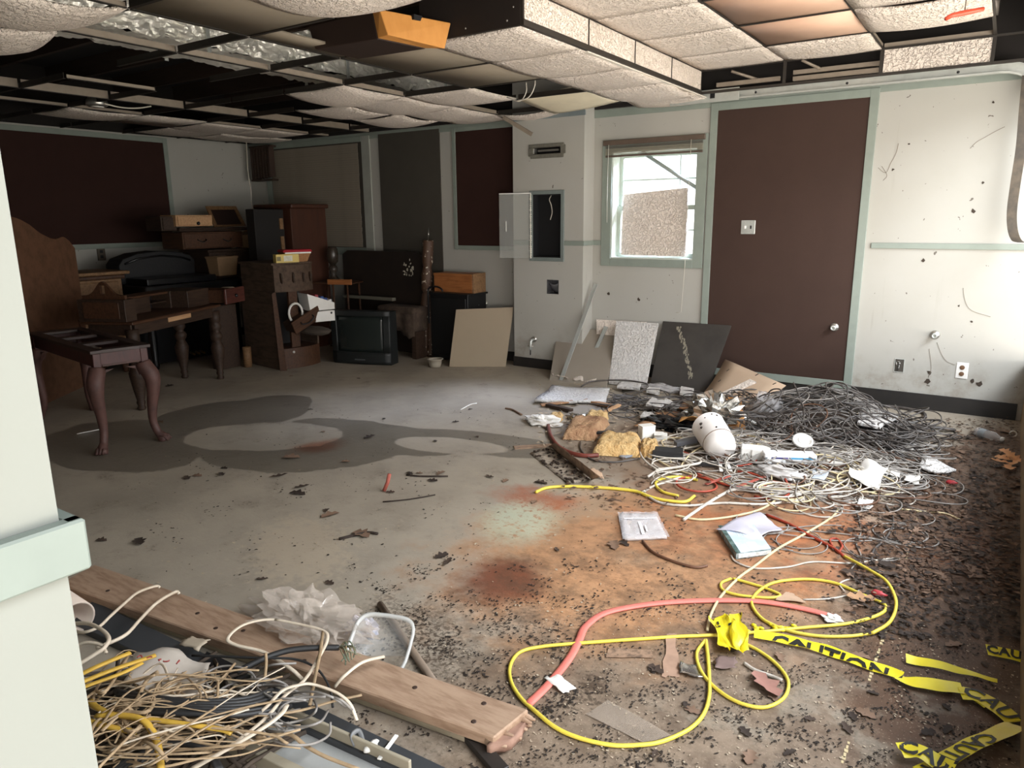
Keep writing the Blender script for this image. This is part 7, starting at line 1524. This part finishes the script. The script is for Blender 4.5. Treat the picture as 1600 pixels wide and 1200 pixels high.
LB1 = 'dry brown leaf lying on the bare concrete floor'; G1 = 'dry leaves on the bare concrete'
for k, (x_, y_, s_) in enumerate(((437, 745, 1.5), (455, 716, 1.8), (465, 772, 1.6), (472, 762, 1.4), (516, 806, 1.6), (218, 848, 1.4), (158, 845, .9), (565, 836, 1.7), (578, 684, 1.5), (410, 906, .8), (540, 722, .9), (350, 732, .8), (292, 748, 1.2), (308, 744, 1), (346, 742, 1), (510, 798, .8), (690, 740, 1.2), (676, 752, 1), (765, 746, 1), (790, 752, .9), (640, 740, 1), (515, 912, .8), (842, 650, .9), (712, 660, .8), (745, 683, .7), (655, 740, .7), (690, 870, 1.1), (700, 880, 1.2), (960, 853, 1.5), (975, 850, 1.1), (610, 770, .8), (250, 660, 1.2), (265, 604, 1.3), (845, 755, 1.3), (505, 675, .7), (600, 655, .7), (870, 860, .7), (835, 785, .8), (485, 640, .7), (560, 592, .7), (455, 588, .7), (680, 690, .7), (735, 640, .7))):
    leaf_at(x_, y_, s_*.78, r.uniform(0, 6.28), k, LB1, G1)
LB2 = 'dry leaf lying on the dark soil at the right'; G2 = 'dry leaves on the dark soil'
cnt = 0
while cnt < 120:
    x_, y_ = r.uniform(1290, 1588), r.uniform(668, 905)
    if y_ < 668+(x_-1290)*.0 or (x_ < 1380 and y_ < 790): continue
    leaf_at(x_, y_, r.uniform(.45, 1.0), r.uniform(0, 6.28), cnt, LB2, G2, r.uniform(0, .012)); cnt += 1
LB3 = 'dry leaf on the dirty foreground floor'; G3 = 'dry leaves in the foreground dirt'
for k in range(34): leaf_at(r.uniform(1000, 1580), r.uniform(900, 1190), r.uniform(.4, .8), r.uniform(0, 6.28), k, LB3, G3)
tag(leaf_mesh(random.Random(5), .14).build('dry_leaf', M('leaf_pinkish', '#9a6f62', .8, .4, 20), loc=F(1196, 1072, .004), rot=(0.2, 0, 2.4)), 'pinkish dry leaf inside the oval yellow loop', 'leaf')
tag(leaf_mesh(random.Random(6), .11).build('dry_leaf', M('leaf_tan2', '#a9825f', .8, .4, 20), loc=F(1345, 937, .004), rot=(0.1, 0, .3)), 'tan dry leaf beside the yellow cable right of the pink hose', 'leaf')
for o in leaf_data: bpy.data.objects.remove(o)
# sunlight on the leaves by the knee wall is put into their paler colour
for k, (x_, y_) in enumerate(((1566, 716), (1572, 724), (1578, 712), (1584, 726), (1576, 733), (1560, 722), (1586, 718), (1570, 706))):
    tag(leaf_mesh(random.Random(100+k), .1).build('dry_leaf', M('leaf_sun_painted', '#d9a070', .7, .4, 20), loc=F(x_, y_, .02+.01*(k % 3)), rot=(r.uniform(-.5, .5), r.uniform(-.4, .4), r.uniform(0, 6))), 'coppery leaf with painted-in sunlight heaped at the foot of the right wall', 'leaf', 'leaves with painted-in sunlight by the right wall')
# individual bits
rs = empty('red_stick', F(600, 768), 'short red stick standing nearly upright on the concrete', 'stick')
MB().tube([(0, 0, 0.004), (0.012, 0.02, .05), (0.02, 0.03, .1)], .011, 7).build('body', M('stick_red', '#a9594a', .7, .4, 20), rs)
def twig(px, rad, label, m=None):
    p = [F(a, b, .006) for a, b in px]; return tag(MB().tube(spline(p, 3), [rad]*(3*(len(p)-1)+1), 5).build('twig', m or LEAF[2], origin=p[0]), label, 'twig')
twig([(530, 842), (555, 836), (575, 832), (590, 834)], .008, 'dark forked twig on the concrete left of the rust stain'); twig([(635, 742), (660, 744), (700, 744)], .006, 'thin twig right of the upright red stick')
twig([(598, 784), (640, 780), (680, 773)], .004, 'long thin straw below the upright red stick'); twig([(790, 638), (800, 640), (815, 648)], .009, 'dark twig at the left end of the wires', LEAF[1])
twig([(720, 640), (735, 632), (745, 630)], .004, 'pale straw on the bluish lit floor', PAPER); twig([(120, 678), (150, 672), (165, 670)], .004, 'white straw under the burgundy table frame', PAPER)
tag(MB().blob((0, 0, .012), (.03, .016, .014), .4, 2, 3, 12, 7).build('red_scrap', M('red_plastic3', '#b23b40', .5, .3), loc=F(1372, 932)), 'small red plastic scrap right of the pink hose', 'scrap')
crumple('white_tissue', F(1300, 970), (.035, .025, .012), PAPER, 'white tissue scrap at the tip of the pink hose', 'tissue', .8, 3, 4, 14, 8)
slab('paper_scrap', [(847, 1064), (880, 1084), (900, 1078), (868, 1058)], .002, PAPER, 'white paper scrap beside the lower end of the pink hose', 'paper', z=0, amp=.02, seed=101, n=6, fr_=14)
slab('clear_film', [(915, 1118), (1005, 1162), (1050, 1150), (950, 1095)], .001, M('film_dirty', '#b5a595', .25, .4, 20, alpha=.4), 'dirty clear film stuck to the floor inside the large yellow loop', 'film', z=0, amp=.004, seed=102)
slab('paper_strip', [(947, 1028), (1020, 1029), (1018, 1016), (950, 1014)], .001, M('paper_dirty', '#9b7e66', .8, .8, 40, hx2='#3b2f27'), 'dirty paper strip on the floor below the pink hose', 'paper', z=0, amp=.003, seed=103)
slab('paper_strip', [(1035, 1058), (1062, 1060), (1056, 992), (1042, 992)], .001, M('paper_tan', '#a98872', .8, .5, 20), 'upright tan paper strip left of the oval yellow loop', 'paper', z=0, amp=.006, seed=104)
slab('foil_wrapper', [(1060, 1056), (1098, 1062), (1092, 1040), (1062, 1036)], .001, FOILC, 'torn foil wrapper touching the oval yellow loop', 'wrapper', z=0, amp=.015, seed=105, fr_=14)
slab('leaf_scrap', [(1115, 1048), (1150, 1050), (1150, 1030), (1120, 1028)], .001, M('scrap_grey', '#75605a', .8, .4, 20), 'grey-brown crumpled scrap inside the oval yellow loop', 'scrap', z=0, amp=.02, seed=106, fr_=12)
slab('paper_scrap', [(1212, 942), (1260, 944), (1240, 930), (1228, 927)], .002, M('scrap_tan', '#b89a80', .8, .3, 20), 'small tan triangular scrap right of the small yellow loop', 'scrap', z=0, amp=.01, seed=107)
tag(MB().tube(spline([F(140, 992, .01), F(150, 990, .01)], 3), .003, 4).build('straw', PAPER, origin=F(140, 992)), 'tiny white straw behind the jamb', 'straw') if False else None
# ---- uncountable flakes and crumbs
def flakes(name, n, region, size, m, seed, zmax=.003, dens=None):
    r = random.Random(seed); vs = []; fs = []; k = 0; g_ = 0
    while k < n and g_ < n*20:
        g_ += 1; x_, y_ = r.uniform(region[0], region[2]), r.uniform(region[1], region[3])
        if dens and r.random() > dens(x_, y_): continue
        c = F(x_, y_); s = size*r.uniform(.4, 1.3); a = r.uniform(0, 6.28); z = r.uniform(.0012, zmax)
        o = len(vs); m_ = r.choice((3, 4, 4, 5)); el = r.uniform(.25, .8)
        for j in range(m_):
            an = 2*pi*j/m_; px_, py_ = s*cos(an)*r.uniform(.6, 1.2), s*el*sin(an)*r.uniform(.6, 1.2)
            vs.append((c.x+px_*cos(a)-py_*sin(a), c.y+px_*sin(a)+py_*cos(a), z+r.uniform(0, s*.35)))
        fs.append(tuple(range(o, o+m_))); k += 1
    me = bpy.data.meshes.new(name); me.from_pydata(vs, [], fs); me.update(); me.materials.append(m)
    ob = bpy.data.objects.new(name, me); COL.objects.link(ob); ob.parent = floor; return tag(ob, kind='stuff')
def nz(sc, lo, sd=0.0):
    return lambda x_, y_: 1.0 if mnoise.noise(Vector((x_/sc, y_/sc*1.8, sd))) > lo else 0.06
DK = M('flake_dark', '#2a211a', .9, .4, 40); LT = M('flake_light', '#b6a58e', .9, .3, 40); MD = M('flake_mid', '#5d4636', .9, .4, 40)
flakes('dirt_flakes', 4200, (690, 930, 1590, 1215), .006, DK, 1, dens=nz(60, .1))
flakes('dirt_flakes', 1500, (540, 880, 900, 1150), .007, DK, 2, dens=nz(45, .15, 3))
flakes('dirt_flakes', 1300, (690, 940, 1590, 1210), .005, LT, 3, dens=nz(70, -.1, 5))
flakes('dirt_flakes', 900, (880, 760, 1450, 960), .008, DK, 4, dens=nz(60, .12, 7))
flakes('leaf_litter', 3400, (1330, 655, 1592, 930), .017, MD, 5, .018, dens=lambda x_, y_: 1 if y_ < 800 or x_ > 1400 else .3)
flakes('leaf_litter', 2600, (1330, 655, 1592, 1000), .016, LEAF[2], 6, .014)
flakes('leaf_litter', 420, (1300, 660, 1592, 960), .018, LEAF[1], 7, .02)
flakes('leaf_litter', 900, (880, 620, 1430, 800), .02, MD, 8, .02)
flakes('dirt_flakes', 500, (200, 640, 900, 900), .008, DK, 9, dens=nz(70, .22, 9))
flakes('dirt_flakes', 420, (200, 620, 950, 960), .008, LT, 10, dens=nz(60, .25, 11))
flakes('rubble_crumbs', 700, (840, 600, 1110, 700), .02, LT, 11, .02)
